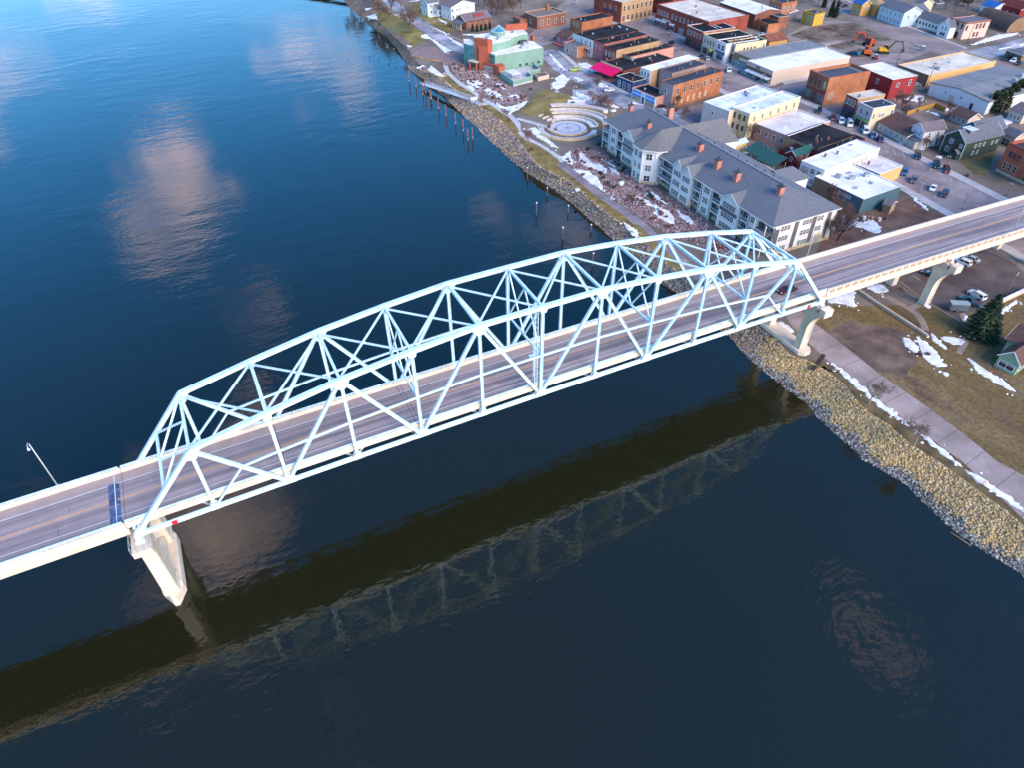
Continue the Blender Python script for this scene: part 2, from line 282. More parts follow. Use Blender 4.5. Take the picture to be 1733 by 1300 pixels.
SN = [[(169.4, -5.6), (170.6, -7.4), (169.4, -11.6), (166.4, -11.8), (167.3, -8.2)], [(172.7, -7.2), (173.0, -9.8), (171.7, -13.9), (169.5, -18.5), (167.0, -17.7), (166.4, -14.1), (169.0, -14.2), (169.7, -10.5)],
 [(177.3, -10.1), (180.4, -11.1), (182.2, -13.2), (180.6, -14.8), (178.3, -14.3), (177.1, -11.9)],
 [(176.6, -18.6), (177.1, -20.0), (175.9, -22.7), (176.5, -25.8), (177.1, -28.7), (174.9, -31.7), (174.1, -29.8), (174.1, -26.2), (173.9, -22.8), (175.1, -20.1)],
 [(176.9, -7.5), (176.9, -9.3), (175.2, -14.5), (174.2, -13.4), (174.9, -10.1)],
 [(146.1, -5.1), (146.9, -9.4), (146.3, -17.5), (146.1, -23.3), (145.9, -28.8), (145.2, -29.1), (144.2, -24.2), (144.7, -18.6), (145.1, -11.1), (145.4, -7.5)],
 [(145.4, -29.7), (145.9, -31.9), (145.9, -36.3), (145.7, -39.9), (144.4, -39.3), (144.8, -34.5), (145.0, -31.0)], [(144.6, -39.4), (145.8, -40.0), (145.2, -41.8), (144.8, -41.2)],
 [(145.1, -42.2), (145.9, -42.9), (146.0, -45.4), (146.7, -48.9), (146.7, -53.6), (145.2, -54.6), (144.9, -51.2), (144.7, -48.0), (144.4, -44.9)], [(166.9, -19.3), (167.8, -20.4), (166.7, -21.4), (165.9, -20.5)],
 [(185.9, 1.5), (187.0, 0.9), (186.6, -0.4), (185.1, -0.7), (184.9, 0.4)], [(172.0, 14.3), (174.6, 13.6), (171.8, 12.3), (169.3, 8.3), (167.3, 9.8), (165.9, 11.5)],
 [(178.1, 14.0), (182.8, 13.8), (183.8, 11.6), (182.2, 9.5), (179.6, 9.9), (178.4, 12.2)], [(165.5, 15.6), (170.3, 14.6), (174.5, 14.0), (170.7, 10.8), (169.1, 8.2), (166.9, 11.4), (163.4, 13.1)],
 [(191.3, -6.3), (191.8, -7.1), (188.8, -8.5), (188.5, -7.9)], [(199.2, -8.8), (204.1, -8.7), (209.3, -8.2), (209.1, -8.6), (203.6, -10.0), (198.6, -10.5), (195.6, -11.5)],
 [(146.8, 12.9), (147.5, 11.5), (147.6, 8.9), (146.8, 7.0), (144.9, 8.2), (145.1, 10.1), (145.1, 11.4)],
 [(201.2, 41.5), (204.9, 41.8), (205.6, 40.0), (209.5, 41.7), (209.2, 38.2), (206.5, 33.8), (203.6, 33.9), (202.8, 37.8)],
 [(233.7, 46.6), (234.8, 45.2), (232.4, 41.6), (231.8, 38.7), (230.1, 36.5), (230.7, 40.1), (232.2, 44.1)], [(145.9, 125.1), (152.6, 128.5), (149.5, 124.6), (148.8, 120.3), (146.6, 116.9), (145.7, 121.9)],
 [(145.4, 114.9), (146.3, 112.6), (149.3, 111.1), (149.5, 105.4), (147.6, 98.7), (145.7, 93.9), (145.3, 97.6), (144.9, 105.9)],
 [(153.4, 125.3), (156.4, 124.5), (152.8, 120.3), (151.8, 116.2), (155.9, 114.1), (155.9, 109.0), (153.3, 105.3), (152.5, 109.4), (150.9, 113.4), (149.7, 115.9)],
 [(157.0, 110.3), (158.6, 107.5), (157.7, 103.0), (156.9, 102.2), (156.5, 106.8)], [(159.1, 115.0), (160.1, 109.3), (158.7, 108.1), (158.5, 112.7)], [(153.6, 97.9), (156.0, 99.1), (155.2, 96.5), (152.7, 94.9)],
 [(152.3, 88.4), (154.6, 85.0), (155.0, 79.4), (156.8, 73.8), (156.0, 69.6), (152.9, 65.3), (151.1, 71.1), (151.8, 74.8), (154.3, 76.6), (153.0, 80.4), (151.8, 84.8)],
 [(157.9, 88.3), (160.3, 85.9), (159.5, 80.9), (160.0, 77.4), (158.8, 76.9), (158.1, 83.2), (157.1, 85.9)], [(159.6, 74.0), (159.9, 70.0), (159.0, 63.1), (157.7, 63.0), (157.8, 68.8)],
 [(145.6, 92.9), (146.0, 87.7), (145.6, 89.5)], [(160.2, 69.2), (160.3, 66.1), (159.1, 63.1), (158.4, 65.6)], [(139.9, 74.6), (140.6, 71.4), (140.9, 67.0), (138.6, 63.5), (137.8, 65.7), (138.9, 69.9)],
 [(137.5, 100.2), (140.0, 101.2), (139.3, 99.2), (137.6, 98.4)], [(174.6, 187.7), (178.5, 186.7), (175.5, 180.5), (171.9, 177.7), (172.5, 183.0)], [(179.6, 179.4), (182.8, 176.7), (182.6, 171.2), (180.5, 175.1)],
 [(147.6, 154.4), (151.4, 154.8), (150.1, 150.0), (149.5, 144.2), (149.8, 138.2), (148.9, 132.2), (147.8, 135.6), (147.4, 143.1), (147.2, 148.4)],
 [(185.4, 183.1), (187.6, 176.2), (187.5, 171.5), (183.9, 170.6), (183.1, 176.6)], [(181.5, 197.2), (187.8, 200.3), (185.2, 191.2), (179.6, 188.1), (179.2, 192.3)],
 [(151.3, 179.3), (155.6, 179.7), (162.1, 182.8), (157.2, 177.1), (152.1, 174.4), (147.2, 170.9)], [(199.3, 187.0), (203.0, 187.1), (201.8, 180.6), (198.0, 182.5)],
 [(187.4, 157.1), (190.7, 157.1), (188.1, 154.1), (186.2, 154.7)], [(150.3, 217.3), (154.0, 216.4), (154.3, 211.0), (151.6, 210.3)], [(157.0, 191.7), (161.1, 191.5), (161.0, 187.7), (157.5, 186.7)],
 [(152.3, 199.9), (155.2, 198.4), (154.8, 192.8), (152.1, 193.2)], [(145.7, 211.3), (148.0, 211.2), (147.4, 204.5), (146.0, 205.2)], [(186.2, 202.9), (191.9, 206.4), (191.7, 198.4), (185.2, 192.4), (183.0, 195.1)],
 [(201.8, 236.8), (199.1, 223.4), (196.5, 210.7), (195.5, 212.9), (198.4, 227.3)], [(195.1, 201.5), (196.8, 194.2), (193.3, 192.8)], [(188.0, 166.6), (191.0, 162.3), (192.9, 157.8), (191.2, 157.3), (188.6, 162.7)],
 [(138.3, 241.0), (142.3, 245.9), (140.4, 236.5), (142.4, 231.1), (141.7, 228.1), (139.2, 231.6)], [(134.5, 246.5), (139.7, 248.4), (138.7, 246.6), (134.8, 244.5)],
 [(147.4, 217.7), (151.0, 219.0), (151.6, 213.4), (150.2, 205.0), (148.8, 207.7)], [(150.8, 204.7), (153.8, 204.1), (152.9, 195.7), (153.7, 189.6), (150.9, 192.0), (150.1, 198.1)],
 [(158.7, 208.7), (161.8, 208.1), (159.2, 198.3), (158.3, 202.8)], [(159.1, 222.4), (160.5, 221.7), (159.8, 215.5), (158.6, 216.1)],
 [(148.7, 186.6), (149.6, 179.8), (157.3, 180.3), (155.6, 176.7), (148.6, 175.0), (147.9, 181.6)], [(167.4, 306.8), (170.0, 293.2), (168.4, 291.1), (167.4, 300.6)],
 [(167.4, 285.8), (168.9, 275.2), (170.0, 265.1), (168.0, 262.2), (166.4, 273.8)], [(158.1, 290.8), (159.6, 285.7), (158.9, 272.3), (160.3, 263.6), (155.6, 262.2), (157.9, 278.2)],
 [(154.9, 296.8), (159.5, 298.8), (158.5, 287.7), (155.1, 290.9)], [(175.7, 288.8), (183.1, 286.3), (179.0, 284.1)], [(176.4, 324.6), (177.8, 315.5), (176.8, 312.0), (175.9, 318.2)],
 [(173.1, 331.4), (181.0, 333.2), (179.9, 330.3), (173.6, 329.4)], [(176.8, 356.1), (179.1, 353.0), (176.6, 349.8)], [(174.5, 370.7), (183.1, 370.9), (179.7, 368.9)], [(142.9, 284.7), (145.2, 279.5), (142.6, 279.5)],
 [(158.1, 344.5), (158.7, 339.0), (157.0, 336.5)], [(140.7, 348.5), (147.5, 351.8), (145.1, 337.8), (141.9, 342.8)], [(145.9, 367.0), (151.2, 366.0), (145.2, 361.9)],
 [(205.8, 216.3), (210.6, 215.6), (211.3, 208.2), (206.0, 204.1), (204.9, 209.8)], [(206.6, 208.9), (212.6, 207.5), (211.5, 201.2), (206.1, 202.4)], [(201.1, 188.8), (202.9, 186.3), (198.4, 182.5)],
 [(201.2, 162.2), (202.8, 154.6), (199.9, 158.8)], [(206.6, 145.4), (211.1, 143.1), (207.5, 141.1), (205.0, 142.4)], [(206.9, 154.6), (212.3, 150.5), (205.6, 149.9)],
 [(398.8, 151.1), (409.5, 153.7), (427.9, 156.7), (439.0, 154.1), (436.8, 152.0), (422.0, 151.3), (407.7, 150.5), (399.2, 149.9)], [(404.1, 140.5), (416.9, 139.6), (413.6, 138.4), (404.2, 138.8)],
 [(419.4, 140.3), (425.2, 140.3), (421.9, 138.0), (418.7, 138.7)], [(304.8, 112.1), (312.1, 112.6), (315.4, 110.2), (311.6, 105.9), (307.0, 106.2), (304.5, 110.2)],
 [(404.1, 189.6), (410.4, 186.2), (403.9, 182.7), (400.8, 185.5)], [(403.7, 176.1), (407.5, 174.1), (402.9, 171.0), (401.3, 172.9)], [(406.9, 198.8), (412.0, 194.9), (405.4, 194.8)],
 [(319.9, 78.0), (325.7, 76.8), (324.3, 73.2), (317.3, 72.6), (317.3, 75.6)], [(302.0, 96.0), (303.6, 93.8), (301.9, 90.3), (300.9, 92.1)], [(267.9, 88.7), (271.0, 87.1), (269.7, 85.5), (267.3, 86.7)],
 [(267.0, 83.0), (270.9, 82.6), (268.5, 81.1)], [(265.2, 80.0), (266.4, 74.1), (265.2, 76.3)], [(267.2, 65.0), (269.8, 63.6), (266.8, 61.7)], [(267.2, 72.1), (270.6, 70.9), (267.4, 70.0)],
 [(309.7, 95.9), (312.8, 94.9), (310.0, 93.1), (308.1, 94.1)], [(206.1, 98.0), (212.0, 102.2), (213.5, 99.4), (210.0, 97.0)], [(207.0, 88.6), (208.0, 86.1), (207.4, 80.8), (205.2, 81.9)],
 [(205.5, 69.2), (206.7, 67.7), (205.2, 65.1), (204.4, 67.1)]]
PILE = [(128.3, 239.5, 5.5, 0), (128.6, 230.9, 4.6, 0), (127.9, 220.0, 5.5, 0), (129.6, 221.1, 6.2, 0), (128.7, 212.7, 4.4, 0), (129.4, 213.3, 4.4, 0), (127.7, 200.1, 5.5, 0), (127.6, 191.2, 5.1, 0), (127.7, 180.9, 5.2, 0),
 (127.4, 172.1, 5.4, 0), (125.5, 162.9, 5.1, 0), (127.7, 163.4, 5.2, 0), (121.4, 96.5, 4.5, 1), (131.2, 107.4, 2.9, 1), (131.6, 93.4, 2.6, 1), (121.5, 79.1, 4.1, 1), (131.9, 79.4, 2.4, 1), (131.0, 121.9, 4.3, 1),
 (121.7, 61.5, 4.4, 1), (121.5, 79.3, 4.1, 1)]
LAMP = [(262.4, 56.7, 3.7), (261.2, 32.6, 4.1), (237.7, 47.0, 3.5), (240.4, 32.8, 4.5), (202.3, 36.3, 4.8), (203.6, 249.5, 3.9), (176.1, 167.0, 8), (190.8, 168.3, 5.7), (190.7, 188.0, 5.7), (264.4, 152.8, 4.2),
 (246.8, 156.9, 3.5), (149.0, 166.6, 3.8), (146.0, 132.3, 4.9), (166.6, 142.3, 5.0), (145.5, 114.9, 4.2), (146.1, 95.4, 3.6), (145.6, 76.4, 4.2), (147.9, 185.2, 3.7), (148.0, 229.3, 3.5), (163.0, 254.5, 3.8),
 (269.2, 254.6, 3.6), (267.9, 228.8, 3.5), (375.2, 195.6, 3.9)]
POLE = [(340.4, 146.0, 6), (337.5, 135.6, 7.0), (321.6, 114.2, 11.7), (319.4, 84.0, 12.1), (321.8, 79.4, 6.3), (400.9, 154.7, 9.1), (324.8, 225.2, 11.0), (320.8, 99.0, 6.9), (322.8, 104.9, 6), (249.7, 307.7, 6),
 (207.9, -5.4, 8.5)]
CARS = [(260.2, 66.5, -2.35, 'suv', 'black'), (260.0, 58.4, -2.35, 'suv', 'black'), (259.7, 54.1, -2.33, 'suv', 'darkred'), (243.1, 53.5, -2.57, 'suv', 'grey'), (243.8, 46.5, -2.61, 'sedan', 'white'),
 (243.5, 41.8, -2.63, 'suv', 'navy'), (245.4, 59.3, -2.55, 'suv', 'blue'), (261.2, 87.6, -2.29, 'suv', 'blue'), (260.9, 83.7, -2.29, 'suv', 'navy'), (261.9, 92.0, -2.3, 'van', 'white'),
 (261.3, 107.7, -2.32, 'suv', 'darkred'), (261.5, 103.7, -2.32, 'suv', 'white'), (262.1, 100.0, -2.31, 'van', 'white'), (262.1, 116.1, -2.44, 'suv', 'black'), (264.5, 196.2, -2.13, 'sedan', 'black'),
 (265.0, 192.5, -2.08, 'sedan', 'silver'), (263.1, 174.1, -2.22, 'pickup', 'white'), (316.4, 212.5, 3.0, 'sedan', 'lightblue'), (337.5, 219.3, -3.05, 'suv', 'black'), (327.6, 233.5, -2.45, 'suv', 'black'),
 (399.7, 225.4, -2.84, 'sedan', 'white'), (400.6, 236.5, -3.01, 'sedan', 'black'), (403.1, 242.1, -2.57, 'sedan', 'darkred'), (384.3, 225.4, -2.61, 'suv', 'blue'), (399.3, 208.1, -2.68, 'pickup', 'navy'),
 (267.7, 269.2, 2.86, 'sedan', 'white'), (264.0, 221.2, -2.68, 'suv', 'black'), (199.5, 208.0, 2.89, 'suv', 'lime'), (283.2, 274.3, -2.69, 'suv', 'black'), (199.2, 176.5, 2.79, 'sedan', 'white'),
 (218.1, 257.9, 2.9, 'suv', 'darkred'), (264.4, 318.6, -2.67, 'sedan', 'silver'), (391.6, 126.7, -2.85, 'suv', 'black'), (391.8, 123.0, -2.93, 'suv', 'white'), (390.8, 119.2, -2.9, 'sedan', 'navy'),
 (454.4, 214.8, 2.99, 'pickup', 'silver'), (327.2, 91.7, 1.14, 'sedan', 'black'), (211.9, 10.6, 1.77, 'suv', 'white'), (215.6, 10.7, 1.78, 'sedan', 'silver'), (198.6, 10.2, 1.93, 'sedan', 'black'),
 (200.9, -2.3, 1.54, 'suv', 'white'), (196.8, -3.6, 1.74, 'pickup', 'teal'), (203.7, 56.3, 1.31, 'suv', 'grey'), (207.5, 149.6, 0.38, 'sedan', 'black'), (323.4, 161.5, 2.85, 'sedan', 'navy'),
 (207.1, 101.9, 3.09, 'sedan', 'black'), (296.2, 100.1, 2.42, 'pickup', 'blue'), (323.0, 120.5, 2.33, 'sedan', 'silver')]
TREE = [(140.8, 139.9, 6.5, 'bare_red', 2.275), (142.1, 187.2, 5, 'bare_red', 1.75), (143.6, 166.6, 5, 'bare_red', 1.75), (143.1, -19.9, 7.5, 'bare_pale', 2.625), (141.2, -33.3, 7.5, 'bare_pale', 2.625),
 (188.8, 40.2, 9.5, 'bare_dark', 3.3249999999999997), (190.4, 35.8, 10, 'bare_dark', 3.5), (202.9, 52.7, 8, 'bare_dark', 2.8), (156.1, 347.3, 16, 'bare_brown', 5.6), (151.5, 304.5, 13, 'bare_brown', 4.55),
 (150.3, 364.7, 17, 'bare_brown', 5.949999999999999), (154.4, 373.7, 15, 'bare_brown', 5.25), (151.2, 399.1, 16, 'bare_brown', 5.6), (148.9, 412.8, 16, 'bare_brown', 5.6), (208.4, 319.5, 10, 'bare_brown', 3.5),
 (218.1, 325.0, 10, 'bare_brown', 3.5), (217.7, 311.2, 10, 'bare_brown', 3.5), (228.9, 322.9, 10, 'bare_brown', 3.5), (222.9, 341.0, 10, 'bare_brown', 3.5), (214.3, 338.0, 10, 'bare_brown', 3.5),
 (228.1, 338.2, 10, 'bare_brown', 3.5), (212.9, 354.1, 12, 'bare_brown', 4.199999999999999), (219.5, 356.5, 12, 'bare_brown', 4.199999999999999), (197.1, 362.5, 12, 'bare_brown', 4.199999999999999),
 (295.7, 102.7, 7, 'bare_brown', 2.4499999999999997), (447.6, 212.0, 7, 'bare_brown', 2.4499999999999997), (464.4, 203.0, 7, 'bare_brown', 2.4499999999999997), (473.4, 203.7, 7, 'bare_brown', 2.4499999999999997),
 (195.1, 179.7, 7, 'bare_brown', 2.4499999999999997), (184.8, 157.2, 7, 'bare_brown', 2.4499999999999997), (204.9, 137.4, 7, 'bare_brown', 2.4499999999999997), (218.6, 105.3, 7, 'bare_brown', 2.4499999999999997),
 (388.9, 251.6, 7, 'bare_brown', 2.4499999999999997), (394.6, 251.4, 7, 'bare_brown', 2.4499999999999997), (198.5, 43.8, 7, 'bare_brown', 2.4499999999999997), (184.3, 159.6, 5, 'bare_red', 1.75),
 (184.1, 165.9, 4, 'bare_red', 1.4), (184.8, 155.0, 5, 'bare_red', 1.75), (186.9, -13.7, 12.5, 'spruce', 4.2), (324.2, 84.7, 8.5, 'column', 3.0), (327.0, 84.5, 8.5, 'column', 3.0), (331.8, 85.3, 8.5, 'column', 3.0),
 (338.4, 87.3, 8.5, 'column', 3.0), (345.1, 89.2, 8.5, 'column', 3.0), (376.2, 223.7, 9, 'column', 1.5), (377.5, 221.4, 9, 'column', 1.5), (388.8, 241.4, 6, 'column', 1.5), (183.4, 290.7, 3.6, 'column', 0.8),
 (185.5, 289.5, 3.6, 'column', 0.8), (188.1, 289.7, 3.6, 'column', 0.8), (190.8, 289.8, 3.6, 'column', 0.8), (193.9, 291.2, 3.6, 'column', 0.8), (463.5, 203.5, 8, 'pine', 3), (464.6, 206.6, 8, 'pine', 3),
 (177.8, 339.3, 4, 'column', 1.2), (179.7, 336.5, 4, 'column', 1.2), (160.6, 378.1, 11, 'bare_brown', 3.8499999999999996), (170.0, 380.9, 11, 'bare_brown', 3.8499999999999996),
 (166.3, 359.8, 11, 'bare_brown', 3.8499999999999996), (156.2, 311.1, 11, 'bare_brown', 3.8499999999999996), (147.7, 343.1, 11, 'bare_brown', 3.8499999999999996), (147.5, 330.0, 11, 'bare_brown', 3.8499999999999996),
 (209.4, 333.3, 10, 'bare_brown', 3.5), (209.3, 315.6, 10, 'bare_brown', 3.5), (221.7, 326.7, 10, 'bare_brown', 3.5), (230.3, 333.2, 10, 'bare_brown', 3.5), (237.0, 333.5, 10, 'bare_brown', 3.5),
 (211.9, 346.9, 10, 'bare_brown', 3.5), (209.5, 308.7, 10, 'bare_brown', 3.5), (439.3, 211.0, 9, 'bare_brown', 3.15), (447.0, 205.1, 9, 'bare_brown', 3.15), (449.2, 200.4, 9, 'bare_brown', 3.15),
 (458.7, 198.9, 9, 'bare_brown', 3.15), (468.7, 195.3, 9, 'bare_brown', 3.15), (484.3, 197.9, 9, 'bare_brown', 3.15), (483.7, 190.9, 9, 'bare_brown', 3.15), (279.6, 82.1, 5.5, 'bare_brown', 1.9249999999999998),
 (297.5, 84.6, 5.5, 'bare_brown', 1.9249999999999998), (268.0, 69.6, 5.5, 'bare_brown', 1.9249999999999998), (275.8, 69.8, 5.5, 'bare_brown', 1.9249999999999998), (288.6, 96.5, 5.5, 'bare_brown', 1.9249999999999998),
 (272.8, 63.1, 5.5, 'bare_brown', 1.9249999999999998), (297.1, 108.6, 6, 'bare_brown', 2.0999999999999996), (294.2, 103.4, 6, 'bare_brown', 2.0999999999999996), (302.8, 101.6, 6, 'bare_brown', 2.0999999999999996),
 (305.7, 89.8, 6, 'bare_brown', 2.0999999999999996), (206.4, 141.7, 6, 'bare_brown', 2.0999999999999996), (207.9, 134.6, 6, 'bare_brown', 2.0999999999999996), (213.5, 147.1, 6, 'bare_brown', 2.0999999999999996),
 (200.7, 47.6, 8, 'bare_brown', 2.8), (200.1, 42.1, 8, 'bare_brown', 2.8), (187.1, 35.7, 8, 'bare_brown', 2.8), (196.0, 39.4, 8, 'bare_brown', 2.8), (220.9, 110.9, 6, 'bare_red', 2.0999999999999996),
 (214.7, 77.1, 6, 'bare_red', 2.0999999999999996), (209.5, 70.6, 6, 'bare_red', 2.0999999999999996), (210.4, 88.8, 6, 'bare_red', 2.0999999999999996), (188.2, 159.4, 4.5, 'bare_red', 1.575),
 (187.5, 166.5, 4.5, 'bare_red', 1.575), (185.7, 170.2, 4.5, 'bare_red', 1.575), (408.0, 242.3, 8, 'bare_brown', 2.8), (410.1, 230.1, 8, 'bare_brown', 2.8), (400.5, 250.1, 8, 'bare_brown', 2.8)]
BUSH = [(151.8, 106.4, 1.1, 'green'), (150.7, 103.0, 1.1, 'green'), (150.2, 99.1, 1.1, 'green'), (149.8, 95.2, 1.1, 'green'), (161.0, 109.5, 1.1, 'green'), (161.2, 106.2, 1.1, 'green'), (159.1, 104.8, 1.1, 'green'),
 (157.5, 85.1, 1.1, 'green'), (157.4, 83.3, 1.1, 'green'), (158.4, 125.9, 1.1, 'green'), (164.5, 128.0, 1.1, 'green'), (154.1, 127.0, 0.8, 'red'), (152.2, 123.2, 0.8, 'red'), (151.3, 116.4, 0.8, 'red'),
 (157.4, 116.5, 0.8, 'red'), (151.2, 87.2, 0.8, 'red'), (152.6, 86.5, 0.8, 'red'), (148.8, 85.2, 0.8, 'red'), (150.4, 84.4, 0.8, 'red'), (152.4, 84.5, 0.8, 'red'), (152.4, 80.7, 0.8, 'red'), (153.8, 72.8, 0.8, 'red'),
 (153.6, 70.4, 0.8, 'red'), (153.5, 73.9, 0.8, 'red'), (156.9, 119.5, 0.8, 'red'), (147.1, 121.8, 0.8, 'red'), (146.9, 119.6, 0.8, 'red'), (151.1, 118.4, 0.8, 'red'), (154.3, 237.3, 1.0, 'red'),
 (152.7, 242.8, 1.0, 'red'), (156.5, 235.0, 1.0, 'red'), (153.7, 213.4, 1.0, 'red'), (151.9, 216.4, 1.0, 'red'), (158.0, 202.9, 1.0, 'red'), (160.0, 202.9, 1.0, 'red'), (150.4, 192.3, 1.0, 'red'),
 (158.1, 187.3, 1.0, 'red'), (154.3, 185.5, 1.0, 'red'), (162.5, 186.3, 0.9, 'red'), (160.7, 185.3, 0.9, 'red'), (168.9, 193.6, 0.9, 'red'), (138.2, 134.9, 0.9, 'red'), (139.7, 135.5, 0.9, 'red'),
 (156.7, 148.2, 0.9, 'red'), (155.9, 151.7, 0.9, 'red'), (167.1, -12.7, 0.8, 'red'), (168.8, -13.6, 0.8, 'red'), (187.2, 46.7, 0.8, 'red'), (188.7, 43.1, 0.8, 'red'), (271.6, 69.9, 1.0, 'brown'),
 (272.0, 68.1, 1.0, 'brown'), (273.5, 65.8, 1.0, 'brown'), (270.2, 64.4, 1.0, 'brown')]
MISC = {'amph': (162.2, 148.1),
 'bench1': (144.8, -8.3),
 'bench2': (186.3, 8.5),
 'boxtrailer': (404.6, 215.4),
 'dump': (319.6, 103.8),
 'excav_o': (338.9, 162.5),
 'excav_r': (351.9, 173.7),
 'excav_y': (348.6, 161.2),
 'gang_a': (142.1, 188.2),
 'gang_b': (131.1, 228.6),
 'mural_c': (278.4, 127.0),
 'redcar': (136.9, 5.2),
 'sign': (144.1, -46.6),
 'skid': (337.3, 156.0),
 'slab': (263.3, 44.3),
 'tank': (334.8, 164.6),
 'toilet': (368.5, 155.2),
 'trailer': (191.0, -4.2),
 'wires': (348.1, 97.6)}
ST = [((258.1, 78.9), (256.3, 76.6)), ((258.9, 75.9), (256.8, 73.3)), ((260.0, 72.7), (257.0, 69.2)), ((259.6, 67.9), (257.2, 65.1)), ((257.8, 62.9), (256.1, 60.8)), ((259.1, 60.3), (256.7, 57.7)),
 ((259.1, 56.0), (255.5, 52.3)), ((258.5, 51.7), (255.3, 48.4)), ((259.6, 48.9), (254.9, 44.2)), ((259.2, 44.7), (254.7, 40.1)), ((258.6, 40.6), (254.7, 36.7)), ((244.8, 51.1), (240.3, 48.2)),
 ((243.2, 44.2), (239.5, 42.0)), ((210.3, 12.9), (210.2, 9.9)), ((208.0, 12.8), (207.7, 10.0)), ((194.6, 12.5), (194.4, 9.7)), ((226.4, 4.8), (226.9, 9.6))]
WALL = {'culvert': [(147.2, -2.5), (143.7, -4.2), (140.3, -5.6)],
 'fence': [(176.6, 12.2), (176.7, 6.4), (176.5, -0.2), (176.2, -7.1)],
 'footpath': [(180.1, 8.6), (180.4, 5.3), (180.7, 1.7), (180.6, -0.9), (178.9, -4.0), (176.6, -6.7)],
 'footpath2': [(180.7, 1.7), (184.4, 1.9), (188.5, 1.9)],
 'goldfence': [(290.8, 97.5), (299.0, 98.4), (308.4, 98.7), (307.2, 92.8)],
 'ret': [(175.2, 15.1), (174.7, 8.2), (174.7, 2.0), (174.7, -3.9), (174.6, -8.8)],
 'whitewall': [(203.1, -7.2), (214.4, -6.5)]}
# ================================================================ water
def water_material():
    m = bpy.data.materials.new('river_water'); m.use_nodes = True
    n = m.node_tree.nodes; l = m.node_tree.links; b = n['Principled BSDF']
    b.inputs['Base Color'].default_value = (0.0118, 0.0122, 0.0042, 1)
    b.inputs['Roughness'].default_value = 0.045; b.inputs['IOR'].default_value = 1.335
    b.inputs['Specular IOR Level'].default_value = 1.0
    t = n.new('ShaderNodeTexCoord')
    def noise(scale, sx, sy, rot, detail):
        mp = n.new('ShaderNodeMapping'); mp.inputs['Scale'].default_value = (sx, sy, 1); mp.inputs['Rotation'].default_value = (0, 0, rot)
        l.new(t.outputs['Object'], mp.inputs[0])
        x = n.new('ShaderNodeTexNoise'); x.inputs['Scale'].default_value = scale; x.inputs['Detail'].default_value = detail
        l.new(mp.outputs[0], x.inputs['Vector']); return x
    big = noise(0.16, 0.45, 1.0, 0.25, 3.0)      # long wind ripples
    small = noise(0.9, 0.6, 1.0, 0.1, 3.0)
    zone = noise(0.011, 1.0, 1.0, 0.0, 2.0)      # calm and ruffled areas
    mr = n.new('ShaderNodeMapRange'); mr.inputs[1].default_value = 0.42; mr.inputs[2].default_value = 0.62
    mr.inputs[3].default_value = 0.25; mr.inputs[4].default_value = 1.0; l.new(zone.outputs['Fac'], mr.inputs[0])
    ad = n.new('ShaderNodeMath'); ad.operation = 'MULTIPLY_ADD'; ad.inputs[1].default_value = 0.25
    l.new(small.outputs['Fac'], ad.inputs[0]); l.new(big.outputs['Fac'], ad.inputs[2])
    mu = n.new('ShaderNodeMath'); mu.operation = 'MULTIPLY'; l.new(ad.outputs[0], mu.inputs[0]); l.new(mr.outputs[0], mu.inputs[1])
    bp = n.new('ShaderNodeBump'); bp.inputs['Strength'].default_value = 1.0; bp.inputs['Distance'].default_value = 0.16
    l.new(mu.outputs[0], bp.inputs['Height']); l.new(bp.outputs[0], b.inputs['Normal'])
    return m
wm = MB(); wm.poly([(-2500, -2500, 0), (2500, -2500, 0), (2500, 2500, 0), (-2500, 2500, 0)])
tag(wm.build('river_water', water_material()), kind='structure')

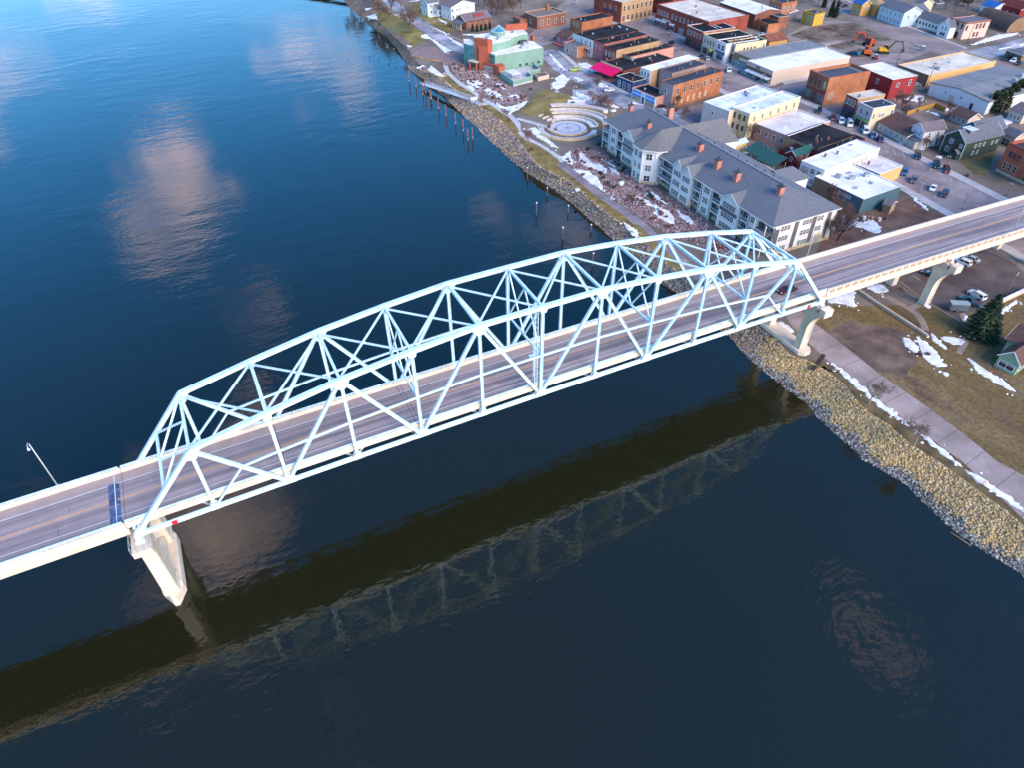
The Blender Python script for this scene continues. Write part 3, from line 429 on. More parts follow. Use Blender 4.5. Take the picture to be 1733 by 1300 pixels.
# ================================================================ truss bridge
STEEL = mat('pale_blue_steel', (0.58, 0.76, 0.82), 0.5, 0.13, 0.35, detail=10)
CONC = mat('warm_concrete', (0.66, 0.55, 0.44), 0.85, 0.14, 0.35, bump=0.15, bscale=3, detail=8)
CONC2 = mat('panel_concrete', (0.40, 0.29, 0.20), 0.9, 0.15, 0.8, bump=0.3, bscale=5)
def road_material():
    m = bpy.data.materials.new('bridge_asphalt'); m.use_nodes = True
    n = m.node_tree.nodes; l = m.node_tree.links; b = n['Principled BSDF']; b.inputs['Roughness'].default_value = 0.85
    t = n.new('ShaderNodeTexCoord'); sp = n.new('ShaderNodeSeparateXYZ'); l.new(t.outputs['Object'], sp.inputs[0])
    # polished wheel tracks run along x: tone depends on y, broken by long noise
    mp = n.new('ShaderNodeMapping'); mp.inputs['Scale'].default_value = (0.015, 1.0, 1.0); l.new(t.outputs['Object'], mp.inputs[0])
    no = n.new('ShaderNodeTexNoise'); no.inputs['Scale'].default_value = 0.85; no.inputs['Detail'].default_value = 3; l.new(mp.outputs[0], no.inputs['Vector'])
    w = n.new('ShaderNodeMath'); w.operation = 'SUBTRACT'; w.inputs[1].default_value = 7.0; l.new(sp.outputs['Y'], w.inputs[0])
    w2 = n.new('ShaderNodeMath'); w2.operation = 'ABSOLUTE'; l.new(w.outputs[0], w2.inputs[0])
    cr = n.new('ShaderNodeValToRGB'); l.new(no.outputs['Fac'], cr.inputs[0])
    cr.color_ramp.elements[0].position = 0.38; cr.color_ramp.elements[0].color = (0.155, 0.125, 0.135, 1)
    cr.color_ramp.elements[1].position = 0.64; cr.color_ramp.elements[1].color = (0.345, 0.27, 0.265, 1)
    sh = n.new('ShaderNodeMapRange'); sh.inputs[1].default_value = 3.6; sh.inputs[2].default_value = 4.1; l.new(w2.outputs[0], sh.inputs[0])
    mixc = n.new('ShaderNodeMix'); mixc.data_type = 'RGBA'; l.new(sh.outputs[0], mixc.inputs['Factor'])
    l.new(cr.outputs[0], mixc.inputs['A']); mixc.inputs['B'].default_value = (0.345, 0.26, 0.24, 1)
    g2 = n.new('ShaderNodeTexNoise'); g2.inputs['Scale'].default_value = 0.5; g2.inputs['Detail'].default_value = 6; l.new(t.outputs['Object'], g2.inputs['Vector'])
    g3 = n.new('ShaderNodeMapRange'); g3.inputs[3].default_value = 0.8; g3.inputs[4].default_value = 1.2; l.new(g2.outputs['Fac'], g3.inputs[0])
    mm = n.new('ShaderNodeMix'); mm.data_type = 'RGBA'; mm.blend_type = 'MULTIPLY'; mm.inputs['Factor'].default_value = 1.0
    l.new(mixc.outputs['Result'], mm.inputs['A']); l.new(g3.outputs[0], mm.inputs['B']); l.new(mm.outputs['Result'], b.inputs['Base Color'])
    return m
ROAD = road_material()
PW = 11.94; TW = 14.03
HT = [13.37, 15.72, 17.78, 19.15, 20.17, 20.19]; HT = HT + HT[:5][::-1]
def zL(x): return 19.8 - 1.675e-4 * (x - 72) ** 2
def zD(x): return 21.1 - 9.8e-5 * (x - 58) ** 2
br = empty('truss_bridge', (72, 7, 0))
tag(br, 'pale blue steel truss bridge carrying the road over the river', 'bridge')
def bp_(mb, name, mats=STEEL, smooth=False, par=None):
    o = mb.build(name, mats, par or br)
    if par is None: o.location = (-72, -7, 0)
    return o
def Lp(i, y): return Vector((i * PW, y, zL(i * PW)))
def Up(i, y): return Vector((i * PW, y, zL(i * PW) + HT[i - 1]))
def hsec(a, b, w, d, name, up):
    """H section: two flanges w apart joined by a web"""
    mb = MB(); a = Vector(a); b = Vector(b); dr = (b - a).normalized(); u = Vector(up)
    sx = dr.cross(u).normalized()
    mb.bar(a + sx * (w / 2), b + sx * (w / 2), 0.07, d, up); mb.bar(a - sx * (w / 2), b - sx * (w / 2), 0.07, d, up)
    mb.bar(a, b, w - 0.07, 0.06, up)
    return bp_(mb, name)
for y, sg in ((0.0, -1), (TW, 1)):
    for i in range(12):
        mb = MB(); a, b = Lp(i, y), Lp(i + 1, y); mb.bar(a, b, 0.52, 0.72); bp_(mb, 'bottom_chord')
    for i in range(1, 11):
        a, b = Up(i, y), Up(i + 1, y); mb = MB(); mb.bar(a, b, 0.74, 0.66)
        mb.bar(a + Vector((0, 0, .35)), b + Vector((0, 0, .35)), 0.86, 0.05); bp_(mb, 'top_chord')
    for a, b in ((Lp(0, y), Up(1, y)), (Lp(12, y), Up(11, y))):
        mb = MB(); mb.bar(a, b, 0.74, 0.66); bp_(mb, 'end_post')
    Y = (0, 1, 0)
    for i in range(1, 12):
        hsec(Lp(i, y), Up(i, y), 0.46, 0.42 if i % 2 else 0.5, 'vertical_post', Y)
    mids = {}
    for i in (1, 3, 5, 7, 9, 11):
        for j in (i - 1, i + 1):
            if j in (0, 12): continue
            hsec(Up(i, y), Lp(j, y), 0.5, 0.5, 'diagonal', Y)
    # longitudinal struts at mid height, tied through every diagonal and post
    def midpt(x):
        i = x / PW; k = int(i); f = i - k
        hh = lambda j: HT[j - 1] if 1 <= j <= 11 else 0.0
        return Vector((x, y, zL(x) + 0.5 * (hh(k) + (hh(min(k + 1, 12)) - hh(k)) * f) - 0.6))
    prev = None
    for j in range(3, 22):
        x = j * PW / 2; p = midpt(x)
        if prev is not None:
            mb = MB(); mb.bar(prev, p, 0.30, 0.30); bp_(mb, 'longitudinal_strut')
        prev = p
    for j, k in ((3, 1), (21, 11)):
        mb = MB(); mb.bar(midpt(j * PW / 2), Lp(k, y), 0.28, 0.28, Y); bp_(mb, 'sub_strut')
    # gusset plates on both faces of every node
    for i in range(13):
        big = 1.25 if i % 2 == 0 else 0.75
        for s2 in (-1, 1):
            yy = y + s2 * 0.30; p = Lp(i, y); mb = MB()
            out = [(p.x - big, p.z - .36), (p.x + big, p.z - .36), (p.x + big, p.z + .38), (p.x + .45, p.z + big + .35), (p.x - .45, p.z + big + .35), (p.x - big, p.z + .38)]
            if i == 0: out = [(p.x - .5, p.z - .5), (p.x + 1.6, p.z - .36), (p.x + 1.6, p.z + .38), (p.x + 1.3, p.z + 1.5), (p.x + .7, p.z + 1.6), (p.x - .5, p.z + .2)]
            if i == 12: out = [(p.x - 1.6, p.z - .36), (p.x + .5, p.z - .5), (p.x + .5, p.z + .2), (p.x - .7, p.z + 1.6), (p.x - 1.3, p.z + 1.5), (p.x - 1.6, p.z + .38)]
            n0 = len(out); mb.v += [(q[0], yy - .02, q[1]) for q in out] + [(q[0], yy + .02, q[1]) for q in out]
            mb.f += [tuple(range(n0)), tuple(range(2 * n0 - 1, n0 - 1, -1))] + [(k, n0 + k, n0 + (k + 1) % n0, (k + 1) % n0) for k in range(n0)]
            mb.m = [0] * len(mb.f); bp_(mb, 'gusset_plate')
    for i in range(1, 12):
        big = 1.35 if i % 2 else 0.7
        for s2 in (-1, 1):
            yy = y + s2 * 0.40; p = Up(i, y); mb = MB()
            sl1 = (Up(max(i - 1, 1), y).z - p.z) / PW if i > 1 else -1.1; sl2 = (Up(min(i + 1, 11), y).z - p.z) / PW if i < 11 else -1.1
            e = big if i > 1 else big * .7; e2 = big if i < 11 else big * .7
            out = [(p.x - e, p.z + sl1 * e + .34), (p.x - e, p.z + sl1 * e - .4), (p.x - .5, p.z - big - .3), (p.x + .5, p.z - big - .3), (p.x + e2, p.z + sl2 * e2 - .4), (p.x + e2, p.z + sl2 * e2 + .34), (p.x, p.z + .36)]
            n0 = len(out); mb.v += [(q[0], yy - .02, q[1]) for q in out] + [(q[0], yy + .02, q[1]) for q in out]
            mb.f += [tuple(range(n0)), tuple(range(2 * n0 - 1, n0 - 1, -1))] + [(k, n0 + k, n0 + (k + 1) % n0, (k + 1) % n0) for k in range(n0)]
            mb.m = [0] * len(mb.f); bp_(mb, 'gusset_plate')
# cross bracing between the two trusses
for i in range(1, 12):
    a, b = Up(i, .38), Up(i, TW - .38)
    mb = MB(); mb.bar(a, b, 0.42, 0.5); bp_(mb, 'cross_strut')
    if i < 11:
        mb = MB(); mb.bar(Up(i, .38), Up(i + 1, TW - .38), 0.30, 0.24); bp_(mb, 'lateral_brace')
        dz = Vector((0, 0, -.26)); mb = MB(); mb.bar(Up(i, TW - .38) + dz, Up(i + 1, .38) + dz, 0.30, 0.24); bp_(mb, 'lateral_brace')
    if i % 2 == 0:
        dep = 0.5 * HT[i - 1] + .6; z0 = a.z - dep
        l0, l1 = Vector((a.x, .25, z0)), Vector((a.x, TW - .25, z0)); m0 = Vector((a.x, TW / 2, z0)); mt = Vector((a.x, TW / 2, a.z - .3))
        if z0 < zD(a.x) + 5.2:
            z0 = zD(a.x) + 5.3; l0.z = l1.z = m0.z = z0
        mb = MB(); mb.bar(l0, l1, 0.32, 0.36); bp_(mb, 'sway_strut')
        for p, q2 in ((a, m0), (b, m0), (mt, l0), (mt, l1)):
            mb = MB(); mb.bar(p, q2, 0.24, 0.24, (1, 0, 0)); bp_(mb, 'sway_brace')
# end portals in the plane of the end posts
for L_, U_ in ((0, 1), (12, 11)):
    f = 0.47
    pa, pb = Lp(L_, .3), Up(U_, .3); qa, qb = Lp(L_, TW - .3), Up(U_, TW - .3)
    c0 = pb.lerp(pa, f); c1 = qb.lerp(qa, f); cm_ = (c0 + c1) / 2; tm = (pb + qb) / 2
    mb = MB(); mb.bar(c0, c1, 0.45, 0.4); bp_(mb, 'portal_strut')
    for p, q2 in ((pb, cm_), (qb, cm_), (tm, c0), (tm, c1)):
        mb = MB(); mb.bar(p, q2, 0.34, 0.34, (1, 0, 0)); bp_(mb, 'portal_brace')
# floor system
for i in range(13):
    x = i * PW; z = zD(x)
    mb = MB(); mb.box(x - .22, x + .22, .2, TW - .2, z - .62, z - .56); mb.box(x - .03, x + .03, .2, TW - .2, z - 1.9, z - .62); mb.box(x - .22, x + .22, .2, TW - .2, z - 1.96, z - 1.9)
    bp_(mb, 'floor_beam')
    if i < 12:
        za, zb = zL(x) - .1, zL(x + PW) - .1
        mb = MB(); mb.bar((x, .2, za), (x + PW, TW - .2, zb), .28, .2); bp_(mb, 'bottom_lateral')
        mb = MB(); mb.bar((x, TW - .2, za - .22), (x + PW, .2, zb - .22), .28, .2); bp_(mb, 'bottom_lateral')
for k in range(7):
    y = 1.6 + k * 1.8; mb = MB()
    for i in range(12):
        mb.bar((i * PW, y, zD(i * PW) - .42), ((i + 1) * PW, y, zD((i + 1) * PW) - .42), .3, .38)
    bp_(mb, 'stringer')
def strip(mb, x0, x1, prof, step=6.0, mi=0, zf=zD):
    """extrude closed profile [(y,dz)] along x following the deck curve"""
    n = max(1, int(math.ceil((x1 - x0) / step))); k = len(mb.v); m = len(prof)
    for j in range(n + 1):
        x = x0 + (x1 - x0) * j / n; z = zf(x); mb.v += [(x, p[0], z + p[1]) for p in prof]
    for j in range(n):
        for i in range(m):
            q = k + j * m; mb.f.append((q + i, q + (i + 1) % m, q + m + (i + 1) % m, q + m + i)); mb.m.append(mi)
    mb.f.append(tuple(k + i for i in range(m))); mb.m.append(mi); mb.f.append(tuple(k + n * m + i for i in range(m - 1, -1, -1))); mb.m.append(mi)
    return mb
XA, XB = -0.9, 144.5
bp_(strip(MB(), XA, XB, [(.62, -.22), (TW - .62, -.22), (TW - .62, -.02), (.62, -.02)]), 'deck_slab', CONC)
bp_(strip(MB(), XA, XB, [(1.02, -.02), (TW - 1.02, -.02), (TW - 1.02, .06), (1.02, .06)]), 'roadway', ROAD)
def parapet_prof(y, s, h=.82): return [(y, -.42), (y, h), (y + s * .38, h), (y + s * .52, .2), (y + s * .52, -.02), (y + s * .2, -.02), (y + s * .2, -.42)]
def orient(p, s): return p if s < 0 else p[::-1]
for y, s in ((.58, 1), (TW - .58, -1)):
    bp_(strip(MB(), XA, XB, orient(parapet_prof(y, s), -s)), 'parapet', CONC)
def railing(x0, x1, y, par, zf=zD, base=.82, off=None):
    for h in (.22, .48):
        mb = MB(); n = int((x1 - x0) / 6)
        for k in range(n):
            xa = x0 + (x1 - x0) * k / n; xb = x0 + (x1 - x0) * (k + 1) / n
            mb.bar((xa, y, zf(xa) + base + h), (xb, y, zf(xb) + base + h), .09, .10)
        o = mb.build('handrail', STEEL, par); o.location = off or (-72, -7, 0)
    n = int((x1 - x0) / 2.6); pm = MB(); pm.box(-.05, .05, -.05, .05, 0, .56); me = pm.mesh('rail_post', STEEL)
    ox, oy, oz = off or (-72, -7, 0)
    for k in range(n + 1):
        x = x0 + (x1 - x0) * k / n; inst(me, 'rail_post', par, (x + ox, y + oy, zf(x) + base + oz))
railing(XA + .2, XB - .2, .75, br); railing(XA + .2, XB - .2, TW - .75, br)
# painted lines and expansion joints lie on the roadway
WHITE = mat('road_white_paint', (0.62, 0.62, 0.64), 0.7, 0.12, 3); ORANGE = mat('road_orange_paint', (0.66, 0.36, 0.17), 0.7, 0.15, 2.5)
TAR = mat('dark_joint', (0.05, 0.055, 0.09), 0.6, 0.4, 1.2)
def line(par, name, x0, x1, y, w, m, off=(-72, -7, 0), zf=zD, h=.068):
    o = strip(MB(), x0, x1, [(y - w / 2, .058), (y + w / 2, .058), (y + w / 2, h), (y - w / 2, h)], zf=zf).build(name, m, par); o.location = off
    return o
for y in (3.22, 10.78): line(br, 'edge_line', XA, XB, y, .13, WHITE)
for y in (6.86, 7.12): line(br, 'centre_line', XA, XB, y, .12, ORANGE)
STAIN = mat('concrete_patch', (0.20, 0.155, 0.17), 0.9, 0.2, 1.5)
for i in (2, 4, 8, 10):
    x = i * PW
    for k in (-.35, .35):
        mb = MB(); mb.box(x + k - .04, x + k + .04, 1.3, TW - 1.3, zD(x) + .062, zD(x) + .071); bp_(mb, 'expansion_joint', TAR)
# red channel markers on the bottom chord
RED = mat('red_marker', (0.62, 0.02, 0.04), 0.5, 0.1)
for x in (5.6, 139.0):
    mb = MB(); mb.box(x - .42, x + .42, -.35, -.27, zL(x) - .36, zL(x) + .42); bp_(mb, 'channel_marker', RED)
# inspection ladder with cage at the middle post
lm = MB(); x6 = 6 * PW - .9
for dx_ in (-.28, .28): lm.bar((x6 + dx_, .35, zD(x6) + .8), (x6 + dx_, .35, zL(x6) + HT[5] - .4), .07, .07)
zz = zD(x6) + 1.0
while zz < zL(x6) + HT[5] - .5: lm.bar((x6 - .28, .35, zz), (x6 + .28, .35, zz), .05, .05); zz += .45
lad = bp_(lm, 'ladder'); cg = MB(); zz = zD(x6) + 3.2
while zz < zL(x6) + HT[5] - .5:
    pts = [(x6 - .45, .35, zz), (x6 - .45, .85, zz), (x6, 1.15, zz), (x6 + .45, .85, zz), (x6 + .45, .35, zz)]
    for p, q2 in zip(pts, pts[1:]): cg.bar(p, q2, .05, .05)
    zz += 1.1
for p in ((-.45, .6), (0, 1.15), (.45, .6)): cg.bar((x6 + p[0], p[1], zD(x6) + 3.2), (x6 + p[0], p[1], zL(x6) + HT[5] - .6), .05, .05)
cg.box(x6 - 1.0, x6 + .9, .2, 1.5, zL(x6) + 9.2, zL(x6) + 9.26)
o = cg.build('ladder_cage', STEEL, lad)

# ---------------------------------------------------------------- approach spans
def approach(name, label, x0, x1, panels, rail):
    e = empty(name, ((x0 + x1) / 2, 7, 0)); off = (-(x0 + x1) / 2, -7, 0)
    tag(e, label, 'bridge span')
    def add(mb, nm, m):
        o = mb.build(nm, m, e); o.location = off; return o
    add(strip(MB(), x0, x1, [(.5, -.3), (TW - .5, -.3), (TW - .5, -.02), (.5, -.02)]), 'deck_slab', CONC)
    add(strip(MB(), x0, x1, [(1.02, -.02), (TW - 1.02, -.02), (TW - 1.02, .06), (1.02, .06)]), 'roadway', ROAD)
    for y, s in ((.42, 1), (TW - .42, -1)):
        h = .82 if rail else 1.05
        add(strip(MB(), x0, x1, orient([(y, -.6), (y, h), (y + s * .48, h), (y + s * .60, .2), (y + s * .60, -.02), (y + s * .2, -.02), (y + s * .2, -.6)], -s)), 'parapet', CONC)
        add(strip(MB(), x0, x1, orient([(y - s * .12, -.78), (y - s * .12, -.6), (y + s * .3, -.6), (y + s * .3, -.78)], -s)), 'fascia_ledge', CONC)
    for y in (1.3, 4.9, 9.1, 12.7):
        add(strip(MB(), x0, x1, [(y - .5, -2.1), (y + .5, -2.1), (y + .5, -1.85), (y + .14, -1.6), (y + .14, -.3), (y - .14, -.3), (y - .14, -1.6), (y - .5, -1.85)]), 'girder', CONC)
    if rail:
        railing(x0 + .3, x1 - .3, .72, e, off=off); railing(x0 + .3, x1 - .3, TW - .72, e, off=off)
    for y in (3.22, 10.78): line(e, 'edge_line', x0, x1, y, .13, WHITE, off)
    for y in (6.86, 7.12): line(e, 'centre_line', x0, x1, y, .12, ORANGE, off)
    if panels:
        pm = MB(); pm.box(-.8, .8, -.05, .0, .05, .85); me = pm.mesh('parapet_panel', CONC2)
        fr = MB()
        n = int((x1 - x0) / 2.35)
        for k in range(n):
            x = x0 + 1.4 + k * 2.35
            if x > x1 - 1: break
            for y, r in ((.42, 0), (TW - .42, PI)): inst(me, 'parapet_panel', e, (x + off[0], y + off[1], zD(x)), r)
    return e, off
ap, off = approach('approach_span', 'concrete approach span with steel rails over open water at the left', -130.0, -0.98, False, True)
# blue-black patched expansion joint just before the truss
JP = mat('joint_blue_patch', (0.075, 0.105, 0.20), 0.7, 0.5, 0.9, detail=8)
for k, (xa, xb, ya, yb) in enumerate(((-3.15, -2.25, 5.9, 10.9), (-2.1, -1.45, 5.9, 10.9), (-3.15, -2.25, 1.7, 5.6), (-2.1, -1.45, 1.7, 5.6))):
    mb = MB(); mb.box(xa, xb, ya, yb, zD(-2) + .045, zD(-2) + .069); o = mb.build('joint_patch', JP, ap); o.location = off
mb = MB(); mb.box(-2.24, -2.12, 1.3, TW - 1.3, zD(-2) + .05, zD(-2) + .073); o = mb.build('expansion_joint', STEEL, ap); o.location = off
for x, ya, yb in ((-22, 4.1, 6.5), (-10.5, 3.6, 5.5), (-9, 7.6, 9.0), (-28, 7.8, 9.9), (-30, 4.0, 6.2)):
    mb = MB(); mb.box(x - .03, x + .03, ya, yb, zD(x) + .05, zD(x) + .07); o = mb.build('pavement_crack', TAR, ap); o.location = off
approach('approach_span', 'concrete approach span with panelled parapet above the parking lot', 144.6, 330.0, True, False)

# ---------------------------------------------------------------- piers
def ring(pts_lo, pts_hi, z0, z1, mb): mb.prism(pts_lo, z0, z1, 0, pts_hi); return mb
def river_pier():
    e = empty('bridge_pier', (0, 7, 0)); tag(e, 'tall cream concrete river pier under the left end of the truss', 'bridge pier')
    def add(mb, nm): o = mb.build(nm, CONC, e); o.location = (0, -7, 0); return o
    b = MB(); nose = [(-1.75, 1.2), (-.35, -1.3), (.45, -1.4), (1.8, 1.2), (1.8, 12.9), (.45, 15.5), (-.35, 15.4), (-1.75, 12.9)]
    def grow(pts, k): return [(p[0] * k, 7.05 + (p[1] - 7.05) * (1 - (1 - k) * .25)) for p in pts]
    b.prism(nose, -2, 2.3); add(b, 'pier_base')
    b = MB(); b.prism(nose, 2.304, 2.9, 0, grow(nose, .78)); add(b, 'base_chamfer')
    for y, ya, yb in ((0.0, -.5, 3.3), (TW, TW - 3.3, TW + .5)):
        lo = [(-1.05, ya), (1.05, ya), (1.2, ya + .25), (1.2, yb - .25), (1.05, yb), (-1.05, yb), (-1.2, yb - .25), (-1.2, ya + .25)]
        m_ = MB(); m_.prism([(p[0] * 1.12, (ya + yb) / 2 + (p[1] - (ya + yb) / 2) * 1.06) for p in lo], 2.6, 3.5); add(m_, 'column_foot')
        m_ = MB(); m_.prism(lo, 3.504, 16.4, 0, [(p[0] * .92, p[1]) for p in lo]); add(m_, 'pier_column')
        c0, c1 = (y - 2.4, y + 3.0) if y < 5 else (y - 3.0, y + 2.4)
        cp = MB(); cp.prism([(-1.2, c0 + .9), (1.2, c0 + .9), (1.2, c1 - .9 if y > 5 else c1), (-1.2, c1 - .9 if y > 5 else c1)], 15.2, 16.3, 0, [(-1.45, c0), (1.45, c0), (1.45, c1), (-1.45, c1)]); cp.box(-1.45, 1.45, c0, c1, 16.304, 17.5); add(cp, 'pier_cap')
        bs = MB(); bs.box(-.7, .7, y - .7, y + .7, 17.504, 18.0); bs.box(-.45, .45, y - .45, y + .45, 18.0, 18.6); o = bs.build('bearing', STEEL, e); o.location = (0, -7, 0)
    w_ = MB(); w_.box(-.95, .95, 3.45, TW - 3.45, 14.9, 16.6); add(w_, 'cross_beam')
    w_ = MB(); w_.box(-.5, .5, 3.6, TW - 3.6, 2.5, 5.2); add(w_, 'low_wall')
    rl = MB()
    for z in (18.4, 18.9):
        for p, q2 in (((-1.45, -2.5), (1.45, -2.5)), ((-1.45, -2.5), (-1.45, 1.2)), ((1.45, -2.5), (1.45, 1.2))): rl.bar((p[0], p[1], z), (q2[0], q2[1], z), .06, .06)
    for p in ((-1.45, -2.5), (-.5, -2.5), (.5, -2.5), (1.45, -2.5), (-1.45, -.6), (1.45, -.6), (-1.45, 1.2), (1.45, 1.2)): rl.bar((p[0], p[1], 17.5), (p[0], p[1], 18.95), .06, .06)
    o = rl.build('platform_railing', mat('galvanised', (.42, .47, .5), .5, .1, metal=.4), e); o.location = (0, -7, 0)
    return e
river_pier()
def flare_pier(x, label, zb, plinth, capz):
    """two columns that curve outwards into the cap ends"""
    e = empty('bridge_pier', (x, 7, zb)); tag(e, label, 'bridge pier')
    off = (-x, -7, -zb)
    def add(mb, nm): o = mb.build(nm, CONC, e); o.location = off; return o
    if plinth:
        b = MB(); ol = [(x - 1.9, .2), (x - .9, -.9), (x + .9, -.9), (x + 1.9, .2), (x + 1.9, TW - .2), (x + .9, TW + .9), (x - .9, TW + .9), (x - 1.9, TW - .2)]
        b.prism(ol, zb - 1.5, zb + 1.9); add(b, 'plinth'); z0 = zb + 1.9
    else: z0 = zb - .5
    for y0, s in ((1.9, -1), (TW - 1.9, 1)):
        m_ = MB(); n = 14; rings = []
        for k in range(n + 1):
            f = k / n; z = z0 + (capz - 1.3 - z0) * f
            outy = y0 + s * (.95 + 3.2 * max(0, (f - .5) / .5) ** 2.2); iny = y0 - s * (.9 + .9 * max(0, (f - .7) / .3) ** 2)
            rings.append([(x - .92, outy, z), (x + .92, outy, z), (x + .92, iny, z), (x - .92, iny, z)])
        k0 = len(m_.v)
        for r_ in rings: m_.v += r_
        for k in range(n):
            for i in range(4):
                q = k0 + 4 * k; f_ = (q + i, q + (i + 1) % 4, q + 4 + (i + 1) % 4, q + 4 + i); m_.f.append(f_ if s < 0 else f_[::-1]); m_.m.append(0)
        col_ = add(m_, 'pier_column')
        # raised flange along the outer edges of the column
        for i in (0, 1):
            fl = MB()
            for k in range(n):
                a, b = rings[k], rings[k + 1]
                fl.bar((a[i][0], a[i][1] + s * .06, a[i][2]), (b[i][0], b[i][1] + s * .06, b[i][2]), .35, .16, (0, 1, 0))
            fl.build('column_flange', CONC, col_)
        c_ = MB(); ya, yb = sorted((y0 + s * 4.6, y0 + s * 2.9)); c_.box(x - 1.25, x + 1.25, ya, yb, capz - 1.7, capz + .2); add(c_, 'cap_end')
    c_ = MB(); c_.box(x - 1.1, x + 1.1, -.2, TW + .2, capz - 1.4, capz); add(c_, 'cap_beam')
    for y in (0.0, TW):
        bs = MB(); bs.box(x - .6, x + .6, y - .6, y + .6, capz + .02, capz + .25); bs.box(x - .35, x + .35, y - .35, y + .35, capz + .25, capz + .9); o = bs.build('bearing', STEEL if plinth else CONC, e); o.location = off
    return e
flare_pier(143.28, 'flared concrete pier on the riverbank under the right end of the truss', 3.0, True, 17.9)
flare_pier(186.0, 'flared concrete pier standing at the edge of the parking lot', 4.0, False, zD(186) - 2.15)
flare_pier(228.5, 'concrete pier at the right edge of the picture beyond the parking lot', 4.0, False, zD(228.5) - 2.15)
flare_pier(-43.0, 'river pier standing in the water beyond the left edge of the picture', -1.0, False, zD(-43) - 2.15)

# ---------------------------------------------------------------- mast lights on the bridge
LAMPM = mat('lamp_grey', (.55, .60, .63), .4, .05, metal=.3)
def mast(x, y, h, s, label, ax=0.0):
    e = empty('bridge_lamp', (x, y, zD(x) + .8)); tag(e, label, 'street lamp', 'mast lights along the bridge')
    m_ = MB(); m_.box(-.2, .2, -.2, .2, -.5, .35); m_.build('base_block', LAMPM, e)
    t = MB(); t.tube([(0, 0, .3), (0, 0, h * .6), (0, 0, h)], [.13, .10, .07], 8); t.build('pole', LAMPM, e, smooth=True)
    a = MB(); pts = [(0, 0, h - .05)]
    for k in range(1, 7):
        t_ = k / 6 * PI * .8; pts.append((ax * .6 * (1 - math.cos(t_)), s * .7 * (1 - math.cos(t_)), h + .55 * math.sin(t_)))
    a.tube(pts, .055, 6); a.build('arm', LAMPM, e, smooth=True)
    hd = MB(); p = pts[-1]; hd.prism([(p[0] + .24 * math.cos(k * PI / 4), p[1] + .24 * math.sin(k * PI / 4)) for k in range(8)], p[2] - .42, p[2] + .05, 0, [(p[0] + .1 * math.cos(k * PI / 4), p[1] + .1 * math.sin(k * PI / 4)) for k in range(8)]); hd.build('lamp_head', LAMPM, e)
mast(-10.3, TW - .3, 10.0, -1, 'slim curved mast light on the left approach beside the river')
mast(208.0, .75, 10.0, 1, 'mast light on the near parapet at the right edge')
mast(151.0, TW - .4, 7.2, -1, 'mast light on the far parapet beside the apartment building')
# faded red car crossing near the right end
# ================================================================ land, banks, streets
EARTH = mat('winter_earth', (0.15, 0.112, 0.092), 0.95, 0.28, 0.05, bump=0.3, bscale=1.5, col2=(0.185, 0.15, 0.125), detail=9)
GRASS = mat('winter_grass', (0.15, 0.10, 0.04), 0.95, 0.35, 0.12, bump=0.4, bscale=4, col2=(0.20, 0.17, 0.055), detail=8)
MUD = mat('dug_soil', (0.075, 0.05, 0.037), 0.95, 0.4, 0.12, bump=0.6, bscale=1.0, col2=(0.17, 0.12, 0.09), detail=8)
LOT = mat('pale_dirt', (0.235, 0.18, 0.165), 0.95, 0.2, 0.1, bump=0.2, bscale=2, col2=(0.25, 0.20, 0.17))
ASPH = mat('town_asphalt', (0.22, 0.17, 0.168), 0.9, 0.22, 0.10, col2=(0.285, 0.23, 0.225), detail=9)
WETA = mat('wet_asphalt', (0.14, 0.145, 0.19), 0.5, 0.35, 0.10, col2=(0.36, 0.33, 0.345), detail=9)
DARKA = mat('dark_asphalt', (0.075, 0.058, 0.058), 0.9, 0.25, 0.12, col2=(0.115, 0.09, 0.085), detail=7)
WALK = mat('sidewalk_concrete', (0.42, 0.39, 0.39), 0.9, 0.14, 0.4, detail=8)
WALK2 = mat('pale_walk', (0.47, 0.45, 0.46), 0.85, 0.10, 0.3)
PATHM = mat('river_path_concrete', (0.29, 0.225, 0.21), 0.9, 0.18, 0.18, col2=(0.32, 0.255, 0.24), detail=9)
PATHC = mat('mauve_path', (0.21, 0.175, 0.20), 0.85, 0.25, 0.15, col2=(0.24, 0.195, 0.21))
PINKG = mat('pink_gravel', (0.10, 0.065, 0.058), 0.95, 0.5, 0.35, bump=0.8, bscale=3, col2=(0.22, 0.155, 0.15), detail=9)
YARD = mat('garden_mulch', (0.12, 0.075, 0.055), 0.95, 0.5, 0.5, bump=0.5, bscale=3, col2=(0.26, 0.20, 0.185), detail=8)
SAND = mat('beach_sand', (0.20, 0.125, 0.09), 0.95, 0.2, 0.15, bump=0.3, bscale=1.2, col2=(0.25, 0.17, 0.12))
BRICKP = mat('plaza_pavers', (0.26, 0.175, 0.165), 0.9, 0.15, 0.5)
SNOW = mat('old_snow', (0.62, 0.61, 0.62), 0.85, 0.12, 0.45, bump=0.6, bscale=1.5, col2=(0.80, 0.80, 0.82), detail=10)

